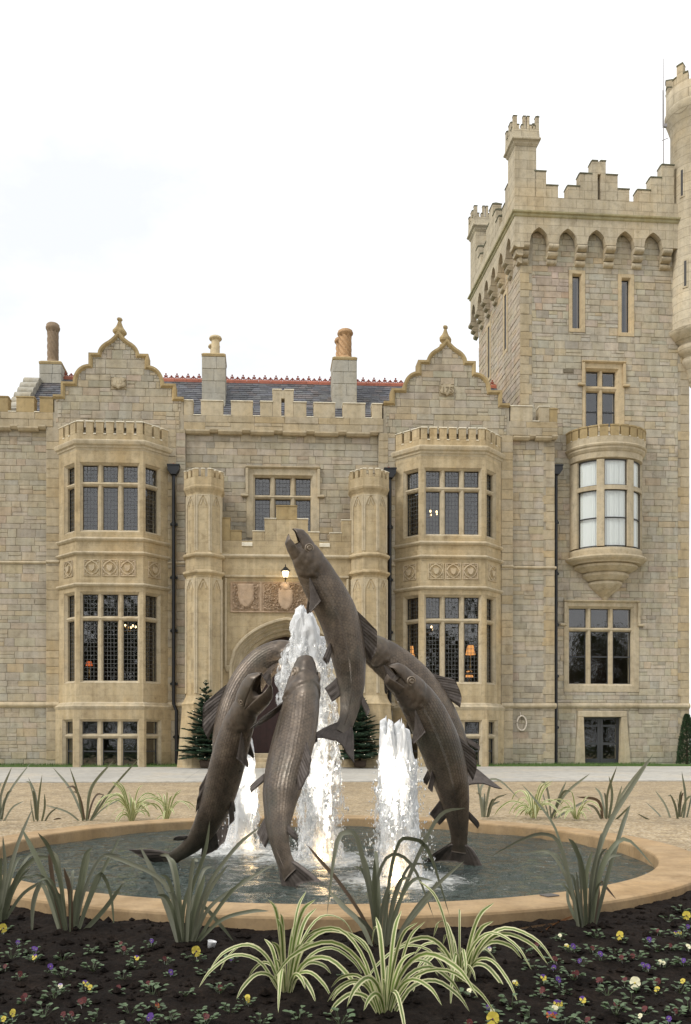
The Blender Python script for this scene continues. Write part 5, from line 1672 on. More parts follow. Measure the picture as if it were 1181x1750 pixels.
def jet(base, label, cores, veil, ndrop, rs, ztop, seed):
    e = empty('water_jet', (base.x, base.y, ZW))
    tag(e, label, 'water jet')
    for k, (path, rad, ro) in enumerate(cores):
        m_ = MB(); column(m_, path, rad, seed + k * 3.3, rough=ro); m_.build('water_column', M_JET, e)
    for k, (path, rad, ro) in enumerate(veil):
        m_ = MB(); column(m_, path, rad, seed + 9 + k * 2.1, rough=ro, fz=1.2); m_.build('falling_sheet', M_VEIL, e)
    m_ = MB(); drops(m_, ndrop, base.x, base.y, ZW, ztop, rs, int(seed * 10)); tag(m_.build('droplets', M_DROP, e), kind='stuff')
    m_ = MB()                                        # brass nozzle ring with its lamp glass at the water
    m_.lathe([(.05, ZW - .10), (.075, ZW - .08), (.075, ZW + .035), (.06, ZW + .05), (.03, ZW + .045)], 16, Matrix.Translation((base.x, base.y, 0)))
    m_.build('nozzle', M_BRASS, e)
    return e
def zat(py, p): return CAMH + (PY0 - py) / FPX * p.y
z1 = zat(1043, jc)
top = W(519, 1046, jc.y); mid = W(530, 1110, jc.y)
jet(jc, 'tallest foaming white water jet rising between the salmon',
    [([(0, jc.x, jc.y, ZW), (.45, jc.x + .0, jc.y, ZW + .45 * (z1 - ZW)), (.8, mid.x - .03, jc.y, ZW + .8 * (z1 - ZW)), (1, top.x, jc.y, z1)], [(0, .10), (.3, .09), (.6, .11), (.78, .16), (.9, .14), (.97, .10), (1, .03)], .34),
     ([(0, jc.x + .05, jc.y + .05, ZW), (1, top.x + .07, jc.y + .04, z1 - .22)], [(0, .08), (.5, .07), (.8, .11), (.95, .10), (1, .02)], .5)],
    [([(0, jc.x + .06, jc.y, ZW), (1, top.x + .12, jc.y, z1 - .35)], [(0, .19), (.4, .18), (.7, .17), (.9, .14), (1, .05)], .45),
     ([(0, jc.x + .02, jc.y, ZW), (1, top.x - .03, jc.y, z1 - .25)], [(0, .16), (.5, .14), (.8, .17), (1, .07)], .6),
     ([(0, jc.x - .02, jc.y + .1, ZW + .9), (.6, mid.x - .16, jc.y + .1, ZW + 1.55), (1, mid.x - .22, jc.y + .1, ZW + 1.95)], [(0, .05), (.4, .14), (.8, .13), (1, .02)], .9)], 2200, .165, z1 - .3, 1.7)
z1 = zat(1266, jl); top = W(420, 1268, jl.y)
jet(jl, 'smooth white water jet behind the open-mouthed salmon',
    [([(0, jl.x, jl.y, ZW), (1, top.x, jl.y, z1)], [(0, .155), (.3, .135), (.7, .11), (.93, .075), (1, .02)], .16)],
    [([(0, jl.x, jl.y, ZW), (1, top.x, jl.y, z1 - .3)], [(0, .19), (.6, .15), (1, .08)], .4)], 700, .15, z1 - .4, 4.2)
z1 = zat(1243, jr); ta = W(661, 1246, jr.y); tb = W(687, 1254, jr.y)
jet(jr, 'twin-peaked foaming water jet beside the tail of the leaning salmon',
    [([(0, jr.x - .03, jr.y, ZW), (1, ta.x, jr.y, z1)], [(0, .11), (.35, .10), (.7, .085), (.93, .055), (1, .015)], .26),
     ([(0, jr.x + .07, jr.y, ZW), (1, tb.x, jr.y, z1 - .03)], [(0, .11), (.35, .105), (.7, .085), (.93, .06), (1, .02)], .26),
     ([(0, jr.x + .02, jr.y + .05, ZW), (1, tb.x + .05, jr.y, z1 - .30)], [(0, .12), (.5, .11), (.9, .07), (1, .02)], .35)],
    [([(0, jr.x + .02, jr.y, ZW), (1, (ta.x + tb.x) / 2, jr.y, z1 - .25)], [(0, .19), (.4, .175), (.8, .13), (1, .07)], .5)], 1700, .17, z1 - .25, 7.7)
# underwater lamps glowing at the foot of each jet
m_lamp = plain_mat('lamp_glass', (1, .8, .5), .4, 0, .5, emit=(1.0, .70, .36), estr=5)
for (c, off, lab) in ((jl, (.10, -.10), 'warm sunken lamp at the foot of the smooth jet'), (jc, (.05, -.16), 'warm sunken lamp at the foot of the tallest jet'), (jr, (-.06, -.17), 'warm sunken lamp at the foot of the twin-peaked jet')):
    m_ = MB(); m_.lathe([(.055, ZW - .06), (.055, ZW + .045), (.04, ZW + .062), (.001, ZW + .066)], 14, Matrix.Translation((c.x + off[0], c.y + off[1], 0)))
    lo = tag(m_.build('fountain_lamp', m_lamp, None, (c.x + off[0], c.y + off[1], ZW)), lab, 'lamp')
    ld = bpy.data.lights.new('lamp_glow', 'POINT'); ld.energy = .8; ld.color = (1, .72, .42); ld.shadow_soft_size = .06
    l_ = bpy.data.objects.new('lamp_glow', ld); COL.objects.link(l_); l_.location = (c.x + off[0], c.y + off[1], ZW + .14)
    l_.parent = lo; l_.matrix_parent_inverse = Matrix.Translation(lo.location).inverted()
    sd = bpy.data.lights.new('lamp_beam', 'SPOT'); sd.energy = 300; sd.color = (1, .90, .76); sd.spot_size = radians(34); sd.spot_blend = .6; sd.shadow_soft_size = .05
    s_ = bpy.data.objects.new('lamp_beam', sd); COL.objects.link(s_); s_.location = (c.x + off[0] * 2.2, c.y + off[1] * 2.2, ZW + .10)
    s_.rotation_euler = (Vector((c.x, c.y, ZW + 2.0)) - s_.location).to_track_quat('-Z', 'Y').to_euler()
    s_.parent = lo; s_.matrix_parent_inverse = Matrix.Translation(lo.location).inverted()
# ================================================================== bronze salmon
def bronze_mat():
    m, t, bs = newmat('bronze')
    uv = N(t, 'ShaderNodeUVMap'); uv.uv_map = 'uv'
    sp = N(t, 'ShaderNodeSeparateXYZ'); t.links.new(uv.outputs[0], sp.inputs[0])
    U, V = sp.outputs['X'], sp.outputs['Y']
    nd = noise_(t, pos(t), 6.0, 3, .5)
    U = math_(t, 'ADD', U, math_(t, 'MULTIPLY', math_(t, 'SUBTRACT', nd, .5), .016))
    V = math_(t, 'ADD', V, math_(t, 'MULTIPLY', math_(t, 'SUBTRACT', noise_(t, pos(t), 4.3, 3, .5), .5), .03))
    # overlapping scales: staggered rows of rounded cells, u along body, v around it
    S = 66.0
    row = math_(t, 'MULTIPLY', V, 42.0)
    ri = math_(t, 'FLOOR', row)
    off = math_(t, 'MULTIPLY', math_(t, 'MODULO', ri, 2.0), .5)
    ua = math_(t, 'FRACT', math_(t, 'ADD', math_(t, 'MULTIPLY', U, S), off))
    va = math_(t, 'SUBTRACT', math_(t, 'FRACT', row), .5)
    d = math_(t, 'ADD', math_(t, 'MULTIPLY', ua, .95), math_(t, 'MULTIPLY', math_(t, 'MULTIPLY', va, va), .9))
    sc = math_(t, 'SUBTRACT', 1.0, math_(t, 'MINIMUM', d, 1.0))
    msk = N(t, 'ShaderNodeMapRange'); msk.inputs['From Min'].default_value = .20; msk.inputs['From Max'].default_value = .225
    t.links.new(U, msk.inputs['Value'])
    msk2 = N(t, 'ShaderNodeMapRange'); msk2.inputs['From Min'].default_value = .90; msk2.inputs['From Max'].default_value = .84
    t.links.new(U, msk2.inputs['Value'])
    mk = math_(t, 'MULTIPLY', msk.outputs[0], msk2.outputs[0])
    p = pos(t)
    n1 = noise_(t, p, 3.0, 6, .62, .4); n2 = noise_(t, p, 22, 5, .65)
    mp = N(t, 'ShaderNodeMapping'); mp.inputs['Scale'].default_value = (6, 6, .7); t.links.new(p, mp.inputs['Vector'])
    st = noise_(t, mp.outputs['Vector'], 1.5, 5, .6)
    c = ramp(t, n1, [(.25, (.078, .060, .046)), (.5, (.130, .102, .079)), (.75, (.185, .147, .112))])
    c = mix(t, .8, c, ramp(t, n2, [(.3, (.62, .62, .62)), (.5, (1, 1, 1)), (.75, (1.35, 1.3, 1.22))]), 'MULTIPLY')
    c = mix(t, .55, c, ramp(t, st, [(.42, (.55, .52, .48)), (.6, (1.1, 1.08, 1.0))]), 'MULTIPLY')
    c = mix(t, ramp(t, noise_(t, p, 1.7, 5, .65, .5), [(.50, 0), (.68, .55)]), c, (.060, .066, .050))
    # darker grooves between scales, paler raised parts
    c = mix(t, math_(t, 'MULTIPLY', mk, .40), c, ramp(t, sc, [(.15, (.6, .57, .55)), (.5, (1.15, 1.12, 1.05))]), 'MULTIPLY')
    t.links.new(c, bs.inputs['Base Color'])
    bs.inputs['Metallic'].default_value = .35
    t.links.new(ramp(t, n2, [(.3, .27), (.7, .52)]), bs.inputs['Roughness'])
    h = math_(t, 'ADD', math_(t, 'MULTIPLY', math_(t, 'MULTIPLY', sc, mk), 1.0), math_(t, 'MULTIPLY', n2, .25))
    bump(t, h, .6, .009, bs)
    return m
M_BRZ = bronze_mat()
def fin_mat():
    m, t, bs = newmat('bronze_fin')
    uv = N(t, 'ShaderNodeUVMap'); uv.uv_map = 'uv'
    sp = N(t, 'ShaderNodeSeparateXYZ'); t.links.new(uv.outputs[0], sp.inputs[0])
    w = math_(t, 'SINE', math_(t, 'MULTIPLY', sp.outputs['X'], 60.0))
    n2 = noise_(t, pos(t), 16, 5, .65)
    c = ramp(t, n2, [(.3, (.060, .048, .041)), (.7, (.125, .103, .088))])
    t.links.new(c, bs.inputs['Base Color']); bs.inputs['Metallic'].default_value = .3; bs.inputs['Roughness'].default_value = .55
    bump(t, math_(t, 'ADD', w, math_(t, 'MULTIPLY', n2, 2.5)), .28, .005, bs)
    return m
M_FIN = fin_mat()
M_EYE = plain_mat('polished_bronze', (.27, .215, .16), .42, .35, .5, 30, .5, .003)
HP = [(0, .027), (.02, .040), (.05, .055), (.09, .068), (.14, .081), (.20, .092), (.28, .100), (.38, .103), (.48, .100), (.58, .090), (.68, .073), (.76, .057), (.82, .046), (.86, .041), (.90, .042), (.93, .046)]
def hprof(t_):
    for a, c in zip(HP, HP[1:]):
        if a[0] <= t_ <= c[0]:
            k = (t_ - a[0]) / (c[0] - a[0]); k = k * k * (3 - 2 * k) * .3 + k * .7
            return a[1] + (c[1] - a[1]) * k
    return HP[-1][1]
def wprof(t_):
    k = .66 if t_ < .6 else .66 - .42 * (t_ - .6) / .33
    return hprof(t_) * k
class Spine:
    def __init__(s, ctl, hint, hs=1.0):
        P = [Vector(p) for p in ctl]; Hn = [Vector(h) for h in hint]
        P = [P[0] * 2 - P[1]] + P + [P[-1] * 2 - P[-2]]
        Hn = [Hn[0]] + Hn + [Hn[-1]]
        s.p, s.h = [], []
        for i in range(1, len(P) - 2):
            for k in range(24):
                u = k / 24
                a, b_, c, d = P[i - 1], P[i], P[i + 1], P[i + 2]
                s.p.append(.5 * ((2 * b_) + (c - a) * u + (2 * a - 5 * b_ + 4 * c - d) * u * u + (3 * b_ - a - 3 * c + d) * u ** 3))
                s.h.append(Hn[i].lerp(Hn[i + 1], u))
        s.p.append(P[-2]); s.h.append(Hn[-2])
        s.acc = [0]
        for a, b_ in zip(s.p, s.p[1:]): s.acc.append(s.acc[-1] + (b_ - a).length)
        s.L = s.acc[-1]; s.hs = hs
    def at(s, t_):
        d = t_ * s.L
        if d <= 0: i = 0
        else:
            i = 0
            lo, hi = 0, len(s.acc) - 2
            while lo < hi:
                m_ = (lo + hi + 1) // 2
                if s.acc[m_] <= d: lo = m_
                else: hi = m_ - 1
            i = lo
        i = min(i, len(s.p) - 2)
        a, b_ = s.p[i], s.p[i + 1]
        seg = s.acc[i + 1] - s.acc[i]
        k = (d - s.acc[i]) / seg
        # smoothed tangent
        i0, i1 = max(0, i - 5), min(len(s.p) - 1, i + 6)
        T = (s.p[i1] - s.p[i0]).normalized()
        h = s.h[i].lerp(s.h[i + 1], max(0, min(1, k)))
        Nn = (h - T * h.dot(T)).normalized()
        return a.lerp(b_, k) if 0 <= k <= 1 else a + (b_ - a) * k, T, Nn, T.cross(Nn)
    def map(s, t_, y, z):
        p, T, Nn, B = s.at(t_)
        return p + B * (y * s.L * s.hs) + Nn * (z * s.L * s.hs)
def fish(ctl, hint, label, gape=24, hs=1.0, seed=0, dorsal=1.0, tail_spread=1.0, tail_twist=0, fins=('dorsal', 'adipose', 'anal', 'pelvic', 'pectoral', 'tail'), pect=1.0, jl=0.0, jw=1.12, cheek=.62):
    sp = Spine(ctl, hint, hs)
    low = min(ctl, key=lambda p: p[2])
    e = empty('salmon_statue', (low[0], low[1], ZW))
    tag(e, label, 'statue', 'bronze salmon leaping from the fountain')
    mb = MB(); uvs = []
    def put(grid, closed_v, uvf):
        nR, nC = len(grid), len(grid[0])
        vs = [sp.map(*q) for row_ in grid for q in row_]
        for i in range(nR):
            for j in range(nC): uvs.append(uvf(i, j))
        fs = []
        for i in range(nR - 1):
            for j in range(nC if closed_v else nC - 1):
                k = (j + 1) % nC
                fs.append((i * nC + j, i * nC + k, (i + 1) * nC + k, (i + 1) * nC + j))
        mb.add(vs, fs, 0, (1, 1, 1), True)
    # body
    NT, NA = 130, 56
    T0 = .055 if gape < 40 else .088
    ts = [T0 + (.925 - T0) * i / NT for i in range(NT + 1)]
    rnd = random.Random(seed)
    grid = []
    for t_ in ts:
        row_ = []
        h, w = hprof(t_), wprof(t_)
        if t_ < .10:
            k = (t_ - T0) / (.10 - T0); h *= .70 + .30 * sqrt(max(0, k)); w *= .82 + .18 * sqrt(max(0, k))
        for j in range(NA):
            a = 2 * pi * j / NA
            ca, sa = cos(a), sin(a)
            tg = .205 - .045 * abs(sa) ** 1.5 + (.012 if sa < 0 else -.01)        # edge of the gill cover
            dsp = 0
            side = abs(ca)
            if t_ < tg: dsp += .0085 * side * min(1, (tg - t_) / .012 + .35) * (1 if t_ > .1 else max(0, (t_ - .07) / .03))
            if t_ > tg: dsp -= .002 * math.exp(-(t_ - tg) / .008)
            if t_ < .2:                                                             # cheek folds
                dsp += .0022 * side * sin(t_ * 150 + sa * 5 + 1.5 * sin(a * 3)) * min(1, max(0, (t_ - .085) / .02)) * (1 if t_ < tg - .012 else 0)
                dsp += .003 * side * (noise.noise(Vector((t_ * 60, a * 3, seed))) if .09 < t_ < tg else 0)
            # belly keel slightly flatter
            zz = h * sa * (1.0 if sa > 0 else .97)
            rr = 1 + dsp / max(h, .02)
            row_.append((t_, w * ca * rr * (1 - .10 * sa * sa), zz * rr))
        grid.append(row_)
    put(grid, True, lambda i, j: (ts[i], j / NA))
    # closing caps
    nC = NA
    mb.add([], []);
    b0 = 0
    mb.f.append(tuple(range(NA))); mb.m.append(0); mb.c.append((1, 1, 1, 1)); mb.s.append(False)
    l0 = NT * NA
    mb.f.append(tuple(l0 + j for j in range(NA - 1, -1, -1))); mb.m.append(0); mb.c.append((1, 1, 1, 1)); mb.s.append(False)
    # jaws: hollow half shells hinged at the corner of the mouth
    hinge = (.115, -.012)
    def jaw(upper, ang):
        n1, n2 = 26, 22
        outer, inner = [], []
        ln = .118
        for i in range(n1 + 1):
            u = i / n1
            t_ = -.006 * (1 if upper else -1) - jl * (1 - u) + u * ln
            hh, ww = hprof(max(0, u * ln)), wprof(max(0, u * ln))
            tipk = sqrt(min(1, u / .16)) if u < .16 else 1
            fk = 1 + (jw - 1) * (1 - u) ** .8; hh *= fk; ww *= fk
            hh *= (.25 + .75 * tipk); ww *= (.18 + .82 * tipk)
            ro, rin = [], []
            for j in range(n2 + 1):
                a = pi * j / n2
                y, z_ = ww * 1.02 * cos(a), (hh * 1.0 if upper else hh * .80) * sin(a)
                thick = .80 if u < .9 else .80
                yi, zi = y * thick, z_ * (.70 if upper else .62)
                if not upper: z_, zi = -z_, -zi
                z0_ = -.006 if upper else -.012
                if upper and u < .12: z0_ -= .010 * (1 - u / .12)
                if not upper and u < .15: z0_ += .012 * (1 - u / .15)             # hooked kype
                for lst, (yy, zz) in ((ro, (y, z_ + z0_)), (rin, (yi, zi + z0_))):
                    dx, dz = t_ - hinge[0], zz - hinge[1]
                    ca, sa = cos(ang), sin(ang)
                    lst.append((hinge[0] + dx * ca - dz * sa, yy, hinge[1] + dx * sa + dz * ca))
            outer.append(ro); inner.append(rin)
        edges.append([(ro[0], ro[-1]) for ro in outer])
        full = [ro + list(reversed(ri)) for ro, ri in zip(outer, inner)]
        put(full, True, lambda i, j: (.02 + .09 * i / n1, j / (2 * n2 + 2)))
        base = len(mb.v) - len(full) * len(full[0])
        c = len(full[0])
        mb.f.append(tuple(base + j for j in range(c))); mb.m.append(0); mb.c.append((1, 1, 1, 1)); mb.s.append(False)
    edges = []
    g = radians(gape)
    jaw(True, -g * .38)
    jaw(False, g * .62)
    i0 = int(26 * cheek)
    for s_ in (0, 1):                                   # skin of the cheek closing the corner of the mouth
        grid = []
        for i in range(i0, 27):
            a, c_ = edges[0][i][s_], edges[1][i][s_]
            k = (i - i0) / (26 - i0)
            row_ = []
            for q in range(5):
                u = q / 4
                p = [a[m_] + (c_[m_] - a[m_]) * u for m_ in range(3)]
                p[0] += .030 * sin(pi * u) * (1 - k)
                p[1] *= 1 + .05 * sin(pi * u)
                row_.append(tuple(p))
            grid.append(row_)
        put(grid, False, lambda i, j: (.08, .1))
    mb.uv = uvs + [(.1, .1)] * (len(mb.v) - len(uvs))
    bo = mb.build('body', M_BRZ, e)
    # eyes
    for sgn in (-1, 1):
        t_, zz = .098, .026
        c = sp.map(t_, sgn * wprof(t_) * .90, zz); o_ = sp.map(t_, sgn * wprof(t_) * 1.4, zz * 1.15)
        ax = (o_ - c).normalized()
        Mq = Matrix.Translation(c + ax * .002 * sp.L) @ ax.to_track_quat('Z', 'Y').to_matrix().to_4x4()
        R_ = .0165 * sp.L * hs
        m_ = MB()
        m_.lathe([(R_ * 1.45, -R_ * .2), (R_ * 1.42, R_ * .22), (R_ * 1.2, R_ * .42), (R_ * .98, R_ * .28), (R_ * .92, R_ * .12), (R_ * .9, R_ * .3), (R_ * .72, R_ * .52), (R_ * .45, R_ * .62), (R_ * .40, R_ * .40), (R_ * .02, R_ * .42)], 20, Mq)
        m_.uv = [(.05, .05)] * len(m_.v)
        m_.build('eye', M_EYE, e)
    # fins
    def fin(name, P, n1=14, n2=8, th=.0048, wav=.0022):
        # P(a, b) -> (t, y, z), a along the root, b outwards
        m_ = MB(); uv_ = []
        F_, Bk = [], []
        for i in range(n1 + 1):
            for j in range(n2 + 1):
                a, b_ = i / n1, j / n2
                q = P(a, b_)
                p = sp.map(*q)
                da = sp.map(*P(min(1, a + .02), b_)) - sp.map(*P(max(0, a - .02), b_))
                db = sp.map(*P(a, min(1, b_ + .02))) - sp.map(*P(a, max(0, b_ - .02)))
                nn = da.cross(db)
                nn = nn.normalized() if nn.length > 1e-9 else Vector((0, 0, 1))
                wv = wav * sp.L * b_ * sin(a * 16 + seed)
                tk = th * sp.L * (1.25 - .8 * b_) * (1 if 0 < i < n1 else .5)
                F_.append(p + nn * (tk + wv)); Bk.append(p + nn * (-tk + wv)); uv_.append((a, b_))
        nC = n2 + 1; off = len(F_)
        fs = []
        for i in range(n1):
            for j in range(n2):
                q = (i * nC + j, i * nC + j + 1, (i + 1) * nC + j + 1, (i + 1) * nC + j)
                fs.append(q); fs.append(tuple(off + k for k in reversed(q)))
        for i in range(n1):
            for j in (0, n2): fs.append((i * nC + j, (i + 1) * nC + j, off + (i + 1) * nC + j, off + i * nC + j))
        for j in range(n2):
            for i in (0, n1): fs.append((i * nC + j, i * nC + j + 1, off + i * nC + j + 1, off + i * nC + j))
        m_.add(F_ + Bk, fs, 0, (1, 1, 1), True)
        m_.uv = uv_ + uv_
        m_.build(name, M_FIN, e)
    if 'dorsal' in fins:
        fin('dorsal_fin', lambda a, b_: (.40 + .15 * a + b_ * (.075 - .015 * a), .008 * b_ * sin(a * 3 + seed), hprof(.40 + .15 * a) * .93 + b_ * dorsal * (.085 - .040 * a - .03 * (1 - min(1, a * 5)) - .03 * max(0, a - .75) * 3)), wav=.003)
    if 'adipose' in fins:
        fin('adipose_fin', lambda a, b_: (.735 + .04 * a + b_ * .045, 0, hprof(.74) * .92 + b_ * (.038 + .01 * sin(a * pi))), 6, 5)
    if 'anal' in fins:
        fin('anal_fin', lambda a, b_: (.66 + .09 * a + b_ * (.055 - .02 * a), 0, -hprof(.66 + .09 * a) * .92 - b_ * (.066 - .028 * a)))
    if 'pelvic' in fins:
        for sgn in (-1, 1):
            fin('pelvic_fin', lambda a, b_, s_=sgn: (.505 + .04 * a + b_ * (.06 - .01 * a), s_ * (.030 + .028 * b_), -hprof(.52) * .86 - b_ * (.045 - .018 * a)), 8, 8)
    if 'pectoral' in fins:
        for sgn in (-1, 1):
            fin('pectoral_fin', lambda a, b_, s_=sgn: (.205 + .035 * a * (1 + b_ * 1.1) + b_ * (.105 - .05 * a * b_), s_ * (wprof(.21) * .86 + .030 * pect * b_), -hprof(.21) * (.42 + .22 * a) - b_ * (.012 + .055 * a + .03 * sin(b_ * pi) * a)), 10, 10, wav=.0015)
    if 'tail' in fins:
        tw_ = radians(tail_twist)
        def P(a, b_):
            s_ = 2 * a - 1
            root = hprof(.88) * .95
            spread = root * s_ + s_ * tail_spread * (.072 * b_ ** .8) + .0
            ln = b_ * (.105 + .040 * abs(s_) ** 1.6 - .018 * (1 - abs(s_)) )
            y = .030 * b_ * b_ * sin(tw_) * (1 + s_)
            return (.885 + ln, y, spread)
        fin('tail_fin', P, 22, 10, .006, .004)
    return sp
def WP(l): return [W(px, py, Y) for px, py, Y in l]
RT, LT, TOC, AWY = Vector((1, 0, 0)), Vector((-1, 0, 0)), Vector((0, -1, 0)), Vector((0, 1, 0))
UPV = Vector((0, 0, 1))
# the leaping centre fish
fish(WP([(500, 906, 7.55), (520, 945, 7.58), (545, 992, 7.62), (576, 1050, 7.66), (593, 1110, 7.68), (600, 1165, 7.68), (598, 1206, 7.64), (589, 1240, 7.56), (568, 1276, 7.46)]),
     [RT * 1 + UPV * .6, RT + UPV * .5, RT + UPV * .4, RT + UPV * .2, RT, RT, RT, RT * 1 - UPV * .1, RT - UPV * .3],
     'tallest bronze salmon leaping upright above all the others', gape=21, hs=.83, seed=1, tail_spread=1.3, tail_twist=30)
# open-mouthed fish on the left
fish(WP([(446, 1166, 7.25), (426, 1200, 7.35), (408, 1240, 7.45), (393, 1290, 7.55), (380, 1340, 7.65), (363, 1390, 7.75), (335, 1437, 7.9), (296, 1466, 8.05), (258, 1484, 8.15)]),
     [LT + UPV * .45 + AWY * .40, LT + UPV * .4 + AWY * .35, LT + UPV * .3 + AWY * .25, LT + AWY * .2, LT + AWY * .1, LT + UPV * .2 + TOC * .1, LT * .6 + UPV * .5 + TOC * .2, LT * .3 + UPV * .8 + TOC * .2, UPV + TOC * .6],
     'bronze salmon with its mouth gaping wide, curving beside the smooth jet', gape=36, hs=.68, seed=2, jl=.03, jw=1.75, cheek=.30, dorsal=.3, tail_spread=2.0)
# fish seen from behind in front
fish(WP([(521, 1122, 7.35), (519, 1160, 7.28), (513, 1210, 7.18), (502, 1262, 7.08), (488, 1318, 6.96), (478, 1375, 6.86), (477, 1430, 6.76), (490, 1480, 6.68), (516, 1524, 6.58)]),
     [TOC + RT * .25, TOC + RT * .3, TOC + RT * .35, TOC + RT * .45, TOC + RT * .5, TOC + RT * .55, TOC + RT * .6, TOC * .8 + RT * .7 + UPV * .3, TOC * .6 + RT * .5 + UPV * .6],
     'bronze salmon showing its scaly back, head hidden in the tallest jet', gape=10, hs=1.12, seed=3, dorsal=.75, pect=2.2, tail_spread=.8)
# leaning fish on the right
fish(WP([(664, 1141, 7.3), (690, 1168, 7.36), (722, 1212, 7.44), (749, 1268, 7.52), (768, 1325, 7.6), (779, 1378, 7.68), (784, 1418, 7.74), (784, 1450, 7.8), (780, 1482, 7.86)]),
     [UPV + RT * .8, UPV * .9 + RT, UPV * .6 + RT, RT + UPV * .35, RT + UPV * .2, RT, RT * .9 + TOC * .1, RT * .8 + TOC * .3, RT * .8 + TOC * .5],
     'bronze salmon leaning inward with one round eye, tail fanned at the water', gape=22, hs=.88, seed=4, dorsal=.8, tail_spread=2.0)
# arching fish at the back, left
fish(WP([(545, 1170, 9.0), (518, 1132, 9.05), (480, 1120, 9.1), (442, 1141, 9.15), (412, 1187, 9.15), (393, 1240, 9.1), (384, 1306, 9.05), (386, 1375, 9.0), (394, 1445, 8.95)]),
     [UPV * .8 + RT * .5, UPV + RT * .1, UPV + LT * .3, UPV * .7 + LT * .8, LT + UPV * .4, LT + UPV * .1, LT, LT, LT],
     'bronze salmon arching head-down behind the tallest jet, black dorsal fin raised', gape=20, hs=.64, seed=5, dorsal=1.15)
# arching fish at the back, right
fish(WP([(596, 1098, 9.0), (632, 1108, 9.05), (668, 1132, 9.08), (706, 1166, 9.1), (742, 1210, 9.08), (770, 1252, 9.0), (788, 1290, 8.92), (798, 1318, 8.85), (806, 1352, 8.75)]),
     [UPV + RT * .3, UPV + RT * .4, UPV + RT * .6, UPV * .9 + RT * .8, UPV * .7 + RT, RT + UPV * .5, RT + UPV * .3, RT + UPV * .25, RT + UPV * .3],
     'bronze salmon passing behind the leaning one, its curled tail clear of the water', gape=16, hs=.96, seed=6, dorsal=1.0, tail_spread=1.35, tail_twist=60)
# ================================================================== planting bed
def soil_mat():
    m, t, bs = newmat('dark_soil')
    p = pos(t)
    n1 = noise_(t, p, 3.5, 7, .7); n2 = noise_(t, p, 42, 6, .72)
    c = ramp(t, n1, [(.3, (.008, .0055, .0045)), (.55, (.017, .012, .009)), (.8, (.034, .024, .018))])
    c = mix(t, .9, c, ramp(t, n2, [(.3, (.4, .4, .4)), (.5, (1, 1, 1)), (.72, (1.9, 1.8, 1.7))]), 'MULTIPLY')
    t.links.new(c, bs.inputs['Base Color']); bs.inputs['Roughness'].default_value = 1.0; bs.inputs['Specular IOR Level'].default_value = .15
    bump(t, n2, 1.0, .02, bs)
    return m
M_SOIL = soil_mat()
def soil_z(x, y):
    v = Vector((x, y, 0))
    d = sqrt((x - PC.x) ** 2 + (y - PC.y) ** 2) - RO
    z_ = .012 + .035 * noise.noise(v * 1.3) + .022 * noise.noise(v * 4.5) + .014 * noise.noise(v * 11) + .012 * abs(noise.noise(v * 26))
    if y > PC.y + 1: z_ = z_ * .6 + .0
    return z_ + .02 * math.exp(-d * 3)
b = MB(); vs = []; fs = []
angs = []
a = 0
front = -pi / 2
while a < 2 * pi:
    angs.append(a)
    d = abs((a - 1.5 * pi + pi) % (2 * pi) - pi)
    a += .0045 if d < 1.25 else .03
NRr = 105
for i in range(NRr + 1):
    for a in angs:
        k = max(0, -sin(a))
        kk = min(1, max(0, (k - .02) / .45)); rm = 3.74 + .05 * sin(a * 7) + 2.4 * kk * kk * (3 - 2 * kk)
        rr = RO - .02 + (rm - RO) * (i / NRr)
        x, y = PC.x + rr * cos(a), PC.y + rr * sin(a)
        e_ = min(1, (NRr - i) / 8)
        vs.append((x, y, soil_z(x, y) * e_ - .09 * (1 - e_)))
nA = len(angs)
for i in range(NRr):
    for j in range(nA):
        k = (j + 1) % nA
        fs.append((i * nA + j, i * nA + k, (i + 1) * nA + k, (i + 1) * nA + j))
b.add(vs, fs, 0, (1, 1, 1), True)
tag(b.build('soil_bed', M_SOIL), kind='structure')
b = MB(); r = random.Random(3)
for k in range(5200):
    x, y = r.uniform(-3.2, 4.2), r.uniform(2.9, 6.6)
    d = sqrt((x - PC.x) ** 2 + (y - PC.y) ** 2)
    if d < RO + .03: continue
    s = r.choice((.006, .008, .010, .013, .018, .024)) * r.uniform(.7, 1.3)
    z_ = soil_z(x, y) + s * .3
    vs = [(x + s * r.uniform(.6, 1.3) * dx, y + s * r.uniform(.6, 1.3) * dy, z_ + s * r.uniform(.5, 1.0) * dz) for dx, dy, dz in ((1, 0, 0), (0, 1, 0), (-1, 0, 0), (0, -1, 0), (0, 0, 1), (0, 0, -1))]
    b.add(vs, [(0, 1, 4), (1, 2, 4), (2, 3, 4), (3, 0, 4), (1, 0, 5), (2, 1, 5), (3, 2, 5), (0, 3, 5)])
tag(b.build('soil_crumbs', M_SOIL), 'loose dark crumbs of soil over the flower bed', 'soil', kind='stuff')

